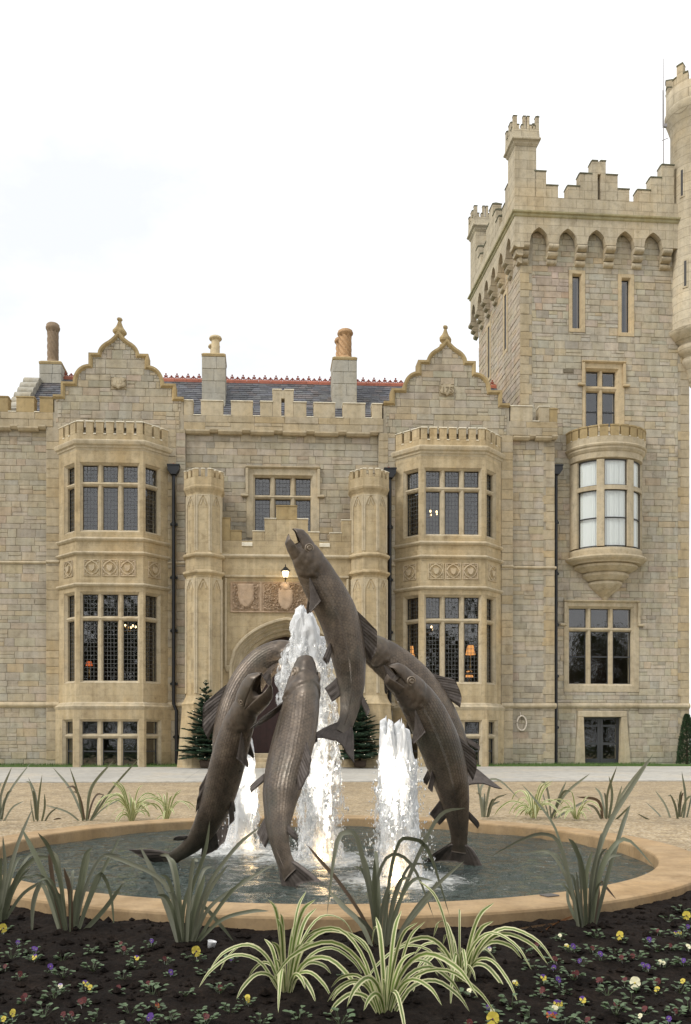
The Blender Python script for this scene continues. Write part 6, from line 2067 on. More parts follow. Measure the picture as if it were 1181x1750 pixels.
# ------------------------------------------------------------------ leaves
def leaf_mat(name, variegated=False):
    m, t, bs = newmat(name)
    uv = N(t, 'ShaderNodeUVMap'); uv.uv_map = 'uv'
    sp = N(t, 'ShaderNodeSeparateXYZ'); t.links.new(uv.outputs[0], sp.inputs[0])
    mp = N(t, 'ShaderNodeMapping'); mp.inputs['Scale'].default_value = (26, 1.2, 1); t.links.new(uv.outputs[0], mp.inputs['Vector'])
    st = noise_(t, mp.outputs['Vector'], 1.0, 4, .6)
    c = attr(t)
    if variegated:
        e_ = math_(t, 'ABSOLUTE', math_(t, 'SUBTRACT', sp.outputs['X'], .5))
        e_ = math_(t, 'ADD', e_, math_(t, 'MULTIPLY', math_(t, 'SUBTRACT', st, .5), .25))
        c = mix(t, ramp(t, e_, [(.20, 0), (.27, 1)]), c, (.74, .72, .44))
    c = mix(t, .7, c, ramp(t, st, [(.3, (.68, .68, .66)), (.7, (1.3, 1.28, 1.2))]), 'MULTIPLY')
    t.links.new(c, bs.inputs['Base Color'])
    bs.inputs['Roughness'].default_value = .42 if not variegated else .5
    bs.inputs['Specular IOR Level'].default_value = .5
    # light shining through the blade
    out = t.nodes['Material Output']
    tl = N(t, 'ShaderNodeBsdfTranslucent'); t.links.new(c, tl.inputs['Color'])
    ms = N(t, 'ShaderNodeMixShader'); ms.inputs[0].default_value = .22
    t.links.new(bs.outputs[0], ms.inputs[1]); t.links.new(tl.outputs[0], ms.inputs[2]); t.links.new(ms.outputs[0], out.inputs['Surface'])
    bump(t, st, .3, .003, bs)
    return m
M_FLAX = leaf_mat('flax_leaf'); M_VAR = leaf_mat('variegated_leaf', True)
def catmull(P, n_):
    P = [P[0] * 2 - P[1]] + P + [P[-1] * 2 - P[-2]]
    out = []; segs = len(P) - 3
    for k in range(n_ + 1):
        u = k / n_ * segs; i = min(int(u), segs - 1); u -= i
        a, b_, c, d = P[i:i + 4]
        out.append(.5 * ((2 * b_) + (c - a) * u + (2 * a - 5 * b_ + 4 * c - d) * u * u + (3 * b_ - a - 3 * c + d) * u ** 3))
    return out
def blade(parent, pts, hw, mat, col, r, n_=14, fold=.35, face=None):
    pts = catmull([Vector(p) for p in pts], n_)
    m_ = MB(); vs = []; uv_ = []
    view = face if face is not None else Vector((0, -1, .15))
    ang = r.uniform(-.55, .55); tw = r.uniform(-.35, .35)
    for i, p in enumerate(pts):
        u = i / n_
        T = (pts[min(i + 1, n_)] - pts[max(i - 1, 0)]).normalized()
        s = T.cross(view)
        if s.length < .1: s = T.cross(Vector((1, 0, 0)))
        s.normalize(); nn = s.cross(T)
        a = ang + tw * u
        s2 = s * cos(a) + nn * sin(a); n2 = nn * cos(a) - s * sin(a)
        w = hw * (.75 + .25 * min(1, u * 4)) * min(1, ((1 - u) * 3.6) ** .65 + .02)
        vs += [p - s2 * w + n2 * (w * fold), p, p + s2 * w + n2 * (w * fold)]
        uv_ += [(0, u * 8), (.5, u * 8), (1, u * 8)]
    fs = []
    for i in range(n_):
        k = i * 3
        fs += [(k, k + 1, k + 4, k + 3), (k + 1, k + 2, k + 5, k + 4)]
    m_.add(vs, fs, 0, col, True); m_.uv = uv_
    return m_.build('leaf', mat, parent, pts[0])
C7 = lambda q: (q[0] / 1.9683, 1280 + q[1] / 1.9683)
C8 = lambda q: (580 + q[0] / 1.9651, 1280 + q[1] / 1.9651)
def flaxcol(r):
    k = r.random(); v = r.uniform(.8, 1.25)
    c = (.150, .162, .105) if k < .6 else (.205, .212, .155) if k < .95 else (.13, .09, .06)
    return tuple(x * v for x in c)
def flax(conv, base, leaves, label, Y=None, hw=.0125, seed=0, extra=6, ext_len=.5, name='flax_plant', cat='plant', zbase=.0):
    r = random.Random(seed)
    bp = conv(base)
    g = onground(bp[0], bp[1], zbase + .02) if Y is None else W(bp[0], bp[1], Y)
    e = empty(name, (g.x, g.y, soil_z(g.x, g.y)))
    tag(e, label, cat, 'flax plants around the fountain')
    for lf in leaves:
        n_ = len(lf); dy = r.uniform(-.22, .22) * (g.y / 5)
        pts = []
        for i, q in enumerate(lf):
            px, py = conv(q)
            pts.append(W(px, py, g.y + dy * (i / (n_ - 1))))
        pts[0].z = min(pts[0].z, soil_z(pts[0].x, pts[0].y) - .005)
        blade(e, pts, hw * r.uniform(.75, 1.2), M_FLAX, flaxcol(r), r)
    for k in range(extra):
        a = r.uniform(0, 2 * pi); ln = ext_len * r.uniform(.5, 1.1); sp_ = r.uniform(.15, .55)
        d = Vector((cos(a), sin(a), 0)) * sp_ * ln
        o = Vector((cos(a), sin(a), 0)) * .03
        z0 = Vector((g.x, g.y, soil_z(g.x, g.y) - .01)) + o
        pts = [z0, z0 + d * .25 + Vector((0, 0, ln * .5)), z0 + d * .65 + Vector((0, 0, ln * .85)), z0 + d * 1.15 + Vector((0, 0, ln * (1.0 - sp_ * .3)))]
        blade(e, pts, hw * r.uniform(.45, 1.0), M_FLAX, flaxcol(r), r)
    return e
flax(C8, (140, 665), [
    [(130, 680), (100, 480), (62, 310), (30, 280), (-10, 320), (-42, 560)], [(150, 680), (165, 450), (195, 320), (235, 300), (300, 340), (370, 560)],
    [(140, 680), (118, 500), (150, 375), (205, 356), (262, 420), (318, 570)], [(160, 680), (205, 500), (285, 310), (345, 215), (425, 198)],
    [(125, 680), (80, 570), (0, 450), (-60, 380), (-110, 320)], [(140, 680), (118, 520), (118, 365)], [(165, 680), (250, 545), (330, 455), (420, 375)],
    [(120, 690), (75, 590), (15, 530), (-40, 470)], [(150, 690), (100, 600), (60, 560)], [(170, 680), (220, 600), (300, 500), (330, 440)], [(135, 690), (140, 560), (172, 430)]],
    'olive flax with arching bent-over leaves, before the twin-peaked jet', seed=21, extra=8, hw=.0125)
flax(C8, (825, 600), [
    [(800, 610), (775, 450), (725, 270), (655, 170), (612, 118)], [(805, 610), (780, 470), (740, 320), (690, 285), (620, 300), (505, 362)],
    [(840, 610), (858, 400), (900, 260), (985, 120), (1055, 15)], [(855, 605), (900, 430), (950, 260), (978, 185)], [(850, 605), (868, 470), (842, 428), (880, 450), (930, 505)],
    [(845, 610), (870, 440), (905, 350), (965, 305), (1060, 400)], [(820, 610), (800, 480), (795, 410)], [(830, 610), (818, 420), (790, 330), (768, 300)], [(812, 610), (770, 520), (765, 460)], [(838, 610), (842, 450), (870, 330), (880, 280)], [(826, 610), (830, 430), (850, 340)]],
    'upright flax clump rooted against the basin rim below the tower', seed=22, extra=9, hw=.012)
flax(C7, (625, 655), [
    [(602, 660), (572, 560), (522, 430), (470, 325)], [(620, 660), (640, 490), (688, 350), (706, 242)], [(640, 660), (690, 480), (790, 335), (880, 258)], [(650, 660), (700, 540), (800, 462), (928, 383)],
    [(625, 660), (560, 460), (440, 385), (345, 355)], [(660, 655), (715, 565), (770, 490), (832, 428)], [(640, 665), (645, 560), (680, 528), (740, 590), (787, 648)], [(660, 655), (745, 575), (840, 547), (905, 545)], [(612, 660), (618, 540), (645, 440)], [(650, 660), (700, 490), (768, 388)], [(630, 660), (660, 520), (690, 420)], [(610, 660), (598, 600), (585, 530)]],
    'sprawling flax beside the white cup, leaves crossing the basin rim', seed=23, extra=8, hw=.0125)
flax(C7, (235, 620), [
    [(212, 625), (172, 480), (115, 350), (72, 265)], [(225, 625), (205, 450), (165, 330), (128, 282)], [(240, 625), (236, 480), (215, 398)], [(250, 625), (278, 450), (302, 348)], [(255, 625), (325, 455), (408, 288)],
    [(258, 625), (300, 500), (338, 418), (375, 490), (386, 632)], [(205, 625), (165, 500), (138, 455), (112, 520), (107, 642)], [(270, 625), (345, 545), (415, 450)], [(218, 625), (185, 480), (170, 362), (185, 355)], [(245, 625), (255, 500), (290, 400)]],
    'fan-shaped flax with two leaves drooping to the soil', seed=24, extra=9, hw=.012)
flax(C7, (0, 585), [
    [(-5, 595), (25, 450), (62, 320), (112, 195)], [(5, 590), (55, 440), (115, 372), (195, 366)], [(-15, 595), (18, 420), (10, 290)], [(5, 595), (75, 490), (152, 440)], [(0, 595), (35, 470), (100, 400)], [(-10, 590), (40, 380), (80, 270)]],
    'flax clump standing nearest the yellow pansy at the bed end', seed=25, extra=9, hw=.012)
# far side of the basin
def rear(conv, base, leaves, label, seed, extra=3):
    bp = conv(base); 
    flax(conv, base, leaves, label, Y=12.45, hw=.0175, seed=seed, extra=extra, ext_len=.55)
rear(C7, (290, 245), [[(280, 250), (262, 150), (235, 62)], [(290, 250), (310, 130), (382, 38)], [(300, 250), (380, 130), (472, 26)], [(288, 250), (240, 140), (178, 62)], [(300, 250), (350, 200), (420, 163)], [(275, 250), (225, 212), (150, 188)], [(295, 250), (300, 150), (330, 90)], [(300, 250), (330, 190), (350, 150)]], 'dark flax across the basin, between striped grass and bare spikes', 31)
rear(C7, (125, 262), [[(125, 268), (130, 180), (142, 86)], [(120, 268), (108, 200), (104, 165)], [(140, 266), (165, 220), (195, 195)], [(150, 266), (195, 235), (232, 256)], [(130, 268), (120, 160), (95, 95)], [(135, 266), (150, 200), (150, 150)]], 'sparse dark flax spikes across the basin by the undated bay', 32, 2)
rear(C7, (0, 240), [[(-10, 260), (30, 150), (104, 45)], [(0, 260), (20, 170), (62, 95)], [(-12, 260), (5, 150), (40, 60)], [(5, 260), (40, 200), (80, 175)], [(-5, 260), (-10, 160), (5, 110)]], 'tall dark flax across the basin at the end of the bed', 33, 4)
rear(C8, (490, 222), [[(480, 226), (476, 130), (530, 103), (605, 168)], [(490, 226), (470, 150), (464, 98)], [(500, 226), (520, 170), (565, 150)], [(488, 226), (500, 150), (510, 110)], [(495, 226), (512, 190), (540, 175)]], 'small dark flax across the basin behind the leaning salmon', 34, 4)
rear(C8, (715, 236), [[(700, 245), (760, 150), (842, 82)], [(710, 240), (738, 160), (762, 108)], [(715, 240), (790, 195), (835, 170)], [(705, 240), (690, 180), (680, 140)]], 'leaning flax across the basin beside striped grass', 35, 3)
rear(C8, (900, 250), [[(885, 255), (870, 175), (795, 160)], [(895, 255), (900, 150), (932, 58)], [(905, 255), (950, 150), (1055, 15)], [(898, 255), (880, 160), (858, 128)], [(915, 250), (978, 188)], [(900, 255), (915, 160), (905, 90)], [(905, 255), (930, 190), (950, 120)], [(890, 255), (860, 200), (830, 185)]], 'broad dark flax across the basin below the tower window', 36, 4)
rear(C8, (1140, 296), [[(1130, 300), (1100, 200), (1060, 138)], [(1140, 305), (1162, 180), (1150, 75)], [(1130, 300), (1060, 250), (998, 215)], [(1150, 300), (1180, 170), (1190, 120)], [(1120, 300), (1080, 230), (1028, 178)], [(1145, 300), (1130, 200), (1110, 150)], [(1150, 300), (1200, 220)]], 'bushy dark flax across the basin by the conifer', 37, 6)
# variegated grasses
def stripy(base_px, Y, n_, ln, label, seed, hw=.0105):
    r = random.Random(seed)
    g = onground(base_px[0], base_px[1], .02) if Y is None else W(base_px[0], base_px[1], Y)
    z0 = soil_z(g.x, g.y) if Y is None else soil_z(g.x, g.y)
    e = empty('striped_grass', (g.x, g.y, z0)); tag(e, label, 'plant', 'striped grasses around the fountain')
    for k in range(n_):
        a = r.uniform(0, 2 * pi); L_ = ln * r.uniform(.4, 1.25); s_ = r.random()
        d = Vector((cos(a), sin(a), 0)); o = Vector((g.x, g.y, z0 - .01)) + d * r.uniform(0, .035)
        if s_ < .25: pts = [o, o + d * L_ * .10 + UPV * L_ * .5, o + d * L_ * .24 + UPV * L_ * .85, o + d * L_ * .45 + UPV * L_ * 1.0]
        elif s_ < .7: pts = [o, o + d * L_ * .18 + UPV * L_ * .45, o + d * L_ * .45 + UPV * L_ * .66, o + d * L_ * .78 + UPV * L_ * .58, o + d * L_ * .98 + UPV * L_ * .36]
        else: pts = [o, o + d * L_ * .22 + UPV * L_ * .34, o + d * L_ * .52 + UPV * L_ * .42, o + d * L_ * .80 + UPV * L_ * .24, o + d * L_ * .95 + UPV * L_ * .03]
        v = r.uniform(.8, 1.25)
        blade(e, pts, hw * r.uniform(.6, 1.0), M_VAR, (.16 * v, .23 * v, .05 * v), r, 14, .3, Vector((0, 0, 1)) * .5 + Vector((0, -1, 0)))
    return e
stripy((488, 1688), None, 28, .36, 'cream-striped grass clump beside the white cup', 41)
stripy((660, 1730), None, 27, .38, 'fullest cream-striped grass clump between two others in the bed', 42)
stripy((785, 1668), None, 24, .37, 'cream-striped grass clump nearest the upright flax', 43)
stripy((225, 1404), 12.3, 40, .48, 'striped grass across the basin beside dark flax', 44, .016)
stripy((285, 1398), 12.3, 16, .36, 'small striped grass across the basin behind the open-mouthed salmon', 45, .014)
stripy((912, 1400), 12.3, 36, .46, 'striped grass across the basin below the hanging hoop', 46, .016)
stripy((985, 1408), 12.2, 20, .35, 'low striped grass across the basin beside broad dark flax', 47, .014)
# fallen dry leaves
for k, (pl_, lab) in enumerate((([(780, 562), (735, 582), (675, 616)], 'dry orange flax leaf lying by the upright flax'), ([(590, 605), (680, 592), (760, 582)], 'thin dry brown leaf lying along the foot of the rim'))):
    pts = [onground(*C8(q), .035) for q in pl_]
    m0 = blade(None, pts, .009 if k == 0 else .006, M_FLAX, (.34, .15, .06) if k == 0 else (.22, .14, .08), random.Random(k), 10)
    m0.name = 'dry_leaf'; tag(m0, lab, 'leaf')

# ------------------------------------------------------------------ pansies
def petal_mat(name, c):
    m, t, bs = newmat(name)
    bs.inputs['Base Color'].default_value = (c[0], c[1], c[2], 1); bs.inputs['Roughness'].default_value = .7
    bs.inputs['Sheen Weight'].default_value = .2
    return m
PM = {'p': petal_mat('purple_petal', (.095, .035, .23)), 'l': petal_mat('lilac_petal', (.40, .30, .55)), 'y': petal_mat('yellow_petal', (.62, .50, .07)), 'w': petal_mat('cream_petal', (.80, .76, .52)), 'r': petal_mat('dark_red_petal', (.10, .014, .012)), 'o': petal_mat('orange_petal', (.42, .10, .02)), 'k': petal_mat('flower_eye', (.10, .02, .05))}
m_pl = leaf_mat('pansy_leaf')
def leaf_cluster(seed):
    r = random.Random(seed); m_ = MB()
    for k in range(r.randint(10, 17)):
        a = r.uniform(0, 2 * pi); d = Vector((cos(a), sin(a), 0)); s = Vector((-sin(a), cos(a), 0))
        rad = r.uniform(.008, .030); z_ = r.uniform(.006, .032); L_ = r.uniform(.014, .024); w = L_ * r.uniform(.36, .5); up = r.uniform(-.2, .5)
        c = d * rad + UPV * z_; dd = (d + UPV * up).normalized()
        vs = [c, c + dd * L_ * .35 + s * w * .8 + UPV * .003, c + dd * L_ * .75 + s * w * .75 + UPV * .002, c + dd * L_, c + dd * L_ * .75 - s * w * .75 + UPV * .002, c + dd * L_ * .35 - s * w * .8 + UPV * .003, c + dd * L_ * .5 - UPV * .002]
        v = r.uniform(.7, 1.35)
        m_.add(vs, [(0, 6, 1), (1, 6, 2), (2, 6, 3), (3, 6, 4), (4, 6, 5), (5, 6, 0)], 0, (.105 * v, .155 * v, .080 * v), True)
        m_.add([d * .004, d * .004 + s * .002, c + s * .001, c], [(0, 1, 2, 3)], 0, (.07, .10, .04))
    m_.uv = [(p[0] * 30, p[1] * 30) for p in m_.v]
    o = m_.build('leaves', m_pl); me = o.data; bpy.data.objects.remove(o)
    return me
LCL = [leaf_cluster(s) for s in range(7)]
def flower_mesh(top, bot, size, seed):
    r = random.Random(seed); m_ = MB()
    # five petals in a plane facing +x (two upper, two side, one lower), drawn in y/z
    for (ang, k, mi, rr, dx) in ((65, 1.0, 0, .95, -.05), (115, 1.0, 0, .95, -.06), (8, .95, 1, .85, .02), (172, .95, 1, .85, .03), (270, 1.15, 1, 1.0, .06)):
        a = radians(ang + r.uniform(-6, 6)); d = Vector((0, cos(a), sin(a))); s = Vector((0, -sin(a), cos(a)))
        L_ = size * .55 * rr; w = L_ * .56 * k
        c = Vector((dx * size, 0, 0))
        vs = [c + d * L_ * .02]
        for q in range(9):
            u = -1 + 2 * q / 8
            vs.append(c + d * L_ * (.5 + .5 * sqrt(max(0, 1 - u * u * .85))) + s * w * u + Vector((.10 * size * (abs(u) + .3 * r.random()), 0, 0)) * .5)
        m_.add(vs, [(0, q, q + 1) for q in range(1, 9)], mi, (1, 1, 1), True)
    m_.ball((size * .09, 0, -.02 * size), size * .085, 6, 4, mi=2)
    m_.tube([(-.02 * size, 0, 0), (-.28 * size, 0, -.15 * size), (-.30 * size, 0, -1.15 * size)], size * .045, 5, mi=3)
    o = m_.build('flower', [PM[top], PM[bot], PM['y' if bot in 'wp' else 'k'], m_pl]); me = o.data; bpy.data.objects.remove(o)
    return me
FL_ = {}
for code, (tp, bt_, sz) in {'p': ('p', 'p', .034), 'py': ('p', 'y', .038), 'wp': ('l', 'w', .034), 'y': ('y', 'y', .032), 'Y': ('y', 'y', .058), 'w': ('w', 'w', .030), 'W': ('w', 'w', .056), 'wy': ('w', 'y', .034), 'wY': ('w', 'w', .044), 'r': ('r', 'r', .032), 'o': ('r', 'o', .034), 'po': ('p', 'o', .040)}.items():
    FL_[code] = [flower_mesh(tp, bt_, sz, s) for s in (1, 2)]
pr_ = [(165, 245, 'wp'), (525, 165, 'w'), (560, 235, 'wy'), (590, 240, 'p'), (405, 230, 'r'), (685, 235, 'r'), (705, 180, 'g'), (825, 195, 'Y'), (795, 250, 'g'), (965, 195, 'p'), (1020, 150, 'r'), (1065, 75, 'g'), (1130, 45, 'g'), (1165, 70, 'Y'), (1165, 115, 'p'), (1105, 155, 'py'), (1140, 185, 'g'), (1170, 225, 'wY'), (1080, 215, 'r'), (830, 285, 'r'), (910, 275, 'g'), (725, 280, 'p'), (490, 280, 'r'), (625, 300, 'p'), (495, 325, 'p'), (345, 255, 'g'), (380, 325, 'g'), (440, 380, 'py'), (590, 375, 'r'), (510, 390, 'p'), (545, 435, 'g'), (295, 400, 'wy'), (430, 440, 'r'), (725, 385, 'r'), (850, 380, 'r'), (900, 418, 'W'), (760, 450, 'g'), (880, 470, 'g'), (1010, 425, 'y'), (1015, 385, 'r'), (1135, 370, 'y'), (1125, 430, 'g'), (1050, 300, 'w'), (1140, 300, 'p'), (960, 320, 'p'), (1010, 245, 'g'), (885, 270, 'r'), (275, 490, 'g'), (165, 510, 'p'), (185, 530, 'w'), (505, 490, 'py'), (495, 525, 'w'), (640, 480, 'py'), (495, 565, 'po'), (545, 590, 'g'), (660, 570, 'r'), (805, 515, 'r'), (805, 550, 'g'), (950, 530, 'r'), (925, 575, 'w'), (1100, 550, 'r'), (1075, 605, 'p'), (930, 610, 'g'), (1170, 530, 'g'), (370, 550, 'g'), (185, 605, 'Y'), (330, 605, 'g'), (60, 455, 'w'), (70, 600, 'r')]
plt_ = [(10, 95, 'Y'), (100, 175, 'p'), (65, 235, 'g'), (190, 205, 'p'), (190, 250, 'py'), (350, 250, 'g'), (510, 205, 'g'), (275, 300, 'p'), (30, 310, 'r'), (355, 345, 'g'), (520, 290, 'g'), (110, 365, 'r'), (335, 415, 'wp'), (300, 460, 'g'), (480, 370, 'py'), (500, 400, 'y'), (660, 410, 'r'), (770, 230, 'py'), (760, 280, 'g'), (680, 150, 'r'), (850, 170, 'p'), (930, 250, 'r'), (955, 310, 'p'), (1095, 260, 'Y'), (830, 370, 'r'), (1040, 420, 'g'), (690, 350, 'g'), (140, 480, 'r'), (470, 480, 'r'), (550, 545, 'g'), (730, 515, 'g'), (880, 490, 'o'), (1110, 500, 'g'), (1160, 560, 'r'), (950, 575, 'g'), (830, 580, 'p'), (395, 580, 'r'), (640, 610, 'g'), (70, 570, 'y'), (20, 590, 'y'), (250, 560, 'g'), (860, 420, 'g'), (700, 195, 'r')]
pm_ = [(740, 790, 'r'), (830, 820, 'y'), (775, 855, 'g'), (880, 895, 'g'), (1005, 880, 'g'), (690, 890, 'r'), (690, 750, 'g'), (780, 700, 'p'), (1145, 910, 'g'), (1140, 780, 'g')]
allp = [(780 + x / 2.945, 1540 + y / 2.945, c) for x, y, c in pr_] + [(x / 3.28, 1560 + y / 3.28, c) for x, y, c in plt_] + [(x / 1.9683, 1280 + y / 1.9683, c) for x, y, c in pm_]
r = random.Random(77)
LM = [('nearest the arching flax', onground(*C8((140, 665)), 0)), ('nearest the upright flax', onground(*C8((825, 600)), 0)), ('nearest the sprawling flax', onground(*C7((625, 655)), 0)), ('nearest the fan-shaped flax', onground(*C7((235, 620)), 0)), ('nearest the flax at the bed end', onground(*C7((0, 585)), 0)),
      ('beside the striped grass by the cup', onground(488, 1688, 0)), ('beside the fullest striped grass', onground(660, 1730, 0)), ('beside the striped grass by the upright flax', onground(785, 1668, 0)), ('in the open soil under the tower side', onground(1090, 1680, 0)), ('close to the rim on the tower side', onground(1165, 1560, 0)), ('in the open soil across from the undated bay', onground(110, 1700, 0)), ('in the open soil before the sprawling flax', onground(270, 1710, 0)), ('in the open soil well clear of the grasses', onground(960, 1720, 0))]
KIND = {'p': 'purple pansy', 'py': 'purple pansy with a yellow face', 'po': 'purple pansy with an orange lip', 'wp': 'lilac and cream pansy', 'y': 'small yellow pansy', 'Y': 'large clear yellow pansy', 'w': 'small cream pansy', 'W': 'large cream-white pansy', 'wy': 'cream and yellow pansy', 'wY': 'broad cream pansy', 'r': 'dark red pansy', 'o': 'red and orange pansy', 'g': 'flowerless pansy rosette'}
for (px, py, c) in allp:
    g = onground(px, py + (6 if c != 'g' else 2), .03)
    z_ = soil_z(g.x, g.y)
    e = empty('pansy', (g.x, g.y, z_ - .004)); e.rotation_euler.z = r.uniform(0, 6.28)
    lab_ = KIND[c] + ' ' + min(LM, key=lambda q: (q[1].x - g.x) ** 2 + (q[1].y - g.y) ** 2)[0]
    tag(e, lab_, 'flower', lab_)
    k = r.uniform(.75, 1.15) if c in 'gYW' else r.uniform(.6, .95)
    o = bpy.data.objects.new('leaves', r.choice(LCL)); COL.objects.link(o); o.parent = e; o.scale = (k * 1.5, k * 1.5, k * 1.3)
    if c == 'g': continue
    nf = 1 if c in ('Y', 'W', 'wY', 'wy') else r.choice((1, 1, 2))
    for q in range(nf):
        f = bpy.data.objects.new('flower', r.choice(FL_[c])); COL.objects.link(f); f.parent = e
        yaw = atan2(-g.y, -g.x) + r.uniform(-.7, .7) - e.rotation_euler.z
        f.rotation_euler = (r.uniform(-.25, .25), r.uniform(-.75, -.25) if c not in 'YW' else -.15, yaw)
        f.scale = [(.86 if c in ('Y', 'W') else .72) * r.uniform(.85, 1.15)] * 3
        f.location = (r.uniform(-.02, .02) * q, r.uniform(-.02, .02) * (q + .4), (.046 if c in ('Y', 'W') else .030) + r.uniform(-.006, .008))

# ------------------------------------------------------------------ cup
g = onground(360, 1619, .02)
b = MB(); Mc = Matrix.Translation((g.x, g.y, soil_z(g.x, g.y) - .004)) @ Matrix.Rotation(radians(12), 4, 'Y')
b.lathe([(.001, .004), (.016, .004), (.016, 0), (.0185, 0), (.0225, .036), (.0245, .040), (.0235, .043), (.021, .040), (.0172, .006), (.001, .006)], 24, Mc)
tag(b.build('plastic_cup', plain_mat('white_plastic', (.72, .72, .72), .4), None, (g.x, g.y, 0)), 'small white plastic cup pushed into the dark soil', 'cup')
# ================================================================== trees by the house
def needle_mat():
    m, t, bs = newmat('needles')
    n_ = noise_(t, pos(t), 3, 4, .6)
    t.links.new(mix(t, .8, attr(t), ramp(t, n_, [(.3, (.6, .6, .6)), (.7, (1.3, 1.3, 1.3))]), 'MULTIPLY'), bs.inputs['Base Color']); bs.inputs['Roughness'].default_value = .6
    return m
M_NEED = needle_mat()
M_BARK = plain_mat('bark', (.06, .04, .03), .9, 0, .2, 12, .6, .01)
M_FAIRY = plain_mat('fairy_bulb', (1, .9, .7), .4, emit=(1, .85, .6), estr=1.6)
def fir(x, y, h, rad, label, seed):
    r = random.Random(seed)
    e = empty('christmas_tree', (x, y, .33)); tag(e, label, 'tree', 'christmas trees flanking the door')
    b = MB(); b.tube([(x, y, .30), (x, y, .33 + h * .97)], [.05, .008], 8); b.build('trunk', M_BARK, e)
    b = MB(); b.lathe([(.17, .30), (.20, .34), (.22, .52), (.19, .53), (.18, .45)], 14, Matrix.Translation((x, y, 0))); b.build('pot', plain_mat('tree_pot', (.10, .07, .05), .8) if seed == 1 else bpy.data.materials['tree_pot'], e)
    c = MB(); fl = MB()
    def spray(p0, d, L_, g):
        # a fan of flat needle-clad twigs along direction d
        side = d.cross(UPV)
        if side.length < .05: side = Vector((1, 0, 0))
        side.normalize()
        n_ = max(4, int(L_ / .05))
        for k in range(n_):
            u = (k + .5) / n_
            p = p0 + d * (L_ * u)
            tl = L_ * .42 * (1 - u * .75) + .03
            for s_ in (-1, 1):
                td = (d * .75 + side * s_ * r.uniform(.6, 1.0) + UPV * r.uniform(-.15, .25)).normalized()
                q = p + td * tl
                wv = .017
                up = td.cross(side).normalized()
                v = g * r.uniform(.6, 1.4)
                col = (.034 * v, .072 * v, .036 * v)
                c.add([p - up * wv, p + up * wv, q + up * .004, q - up * .004], [(0, 1, 2, 3)], 0, col)
                sd = td.cross(up)
                c.add([p - sd * wv, p + sd * wv, q + sd * .004, q - sd * .004], [(0, 1, 2, 3)], 0, col)
    z_ = .12
    while z_ < .97:
        rr = rad * (1 - z_) ** .85 * (1.0 if z_ > .12 else .85)
        nb = 11 if z_ < .5 else 8 if z_ < .8 else 5
        a0 = r.uniform(0, 6)
        for k in range(nb):
            a = a0 + 2 * pi * k / nb + r.uniform(-.2, .2)
            L_ = max(.08, rr * r.uniform(.62, 1.22))
            d = Vector((cos(a), sin(a), -.12 + .75 * z_ + r.uniform(-.1, .12))).normalized()
            p0 = Vector((x, y, .33 + h * (z_ + r.uniform(-.012, .012))))
            spray(p0, d, L_, r.uniform(.8, 1.2))
            for q in (.45, .7):
                spray(p0 + d * L_ * q, (d + Vector((-d.y, d.x, 0)) * r.choice((-.8, .8))).normalized(), L_ * .4, r.uniform(.8, 1.25))
            if r.random() < .4: 
                pp_ = p0 + d * L_ * r.uniform(.5, 1.0) + UPV * .02
                fl.ball(pp_, .011, 6, 4)
        z_ += .042 if z_ < .75 else .05
    spray(Vector((x, y, .33 + h * .93)), UPV, h * .07, 1)
    c.build('crown', M_NEED, e); tag(fl.build('fairy_lights', M_FAIRY, e), kind='stuff')
zl = W(350, 1310, 28.3)
fir(X(352, 28.3), 28.3, 2.85, 1.0, 'christmas tree with fairy lights by the turret nearer the undated gable', 1)
fir(X(615, 28.3), 28.3, 2.55, .98, 'christmas tree with fairy lights by the turret nearer the dated gable', 2)
# clipped conifer at the tower corner
r = random.Random(9)
cp = W(1174, 1300, 30.0)
e = empty('conifer', (cp.x, 30.0, .3)); tag(e, 'narrow dark green conifer at the corner of the tower', 'tree')
b = MB(); b.tube([(cp.x, 30, .28), (cp.x, 30, 1.9)], [.05, .01], 8); b.build('trunk', M_BARK, e)
c = MB()
for k in range(3800):
    u = r.random(); a = r.uniform(0, 2 * pi)
    rr = .34 * (1 - u) ** .6 * (.5 + .5 * r.random() ** .4) + .02
    p = Vector((cp.x + rr * cos(a), 30 + rr * sin(a), .36 + 1.75 * u))
    d = Vector((cos(a) * .5, sin(a) * .5, .8)) + Vector((r.uniform(-.4, .4), r.uniform(-.4, .4), r.uniform(-.3, .3)))
    d.normalize(); s = d.cross(Vector((r.uniform(-1, 1), r.uniform(-1, 1), .2))).normalized() * .018
    v = r.uniform(.5, 1.5)
    c.add([p - s, p + s, p + d * .085], [(0, 1, 2)], 0, (.030 * v, .060 * v, .022 * v))
c.build('crown', M_NEED, e)
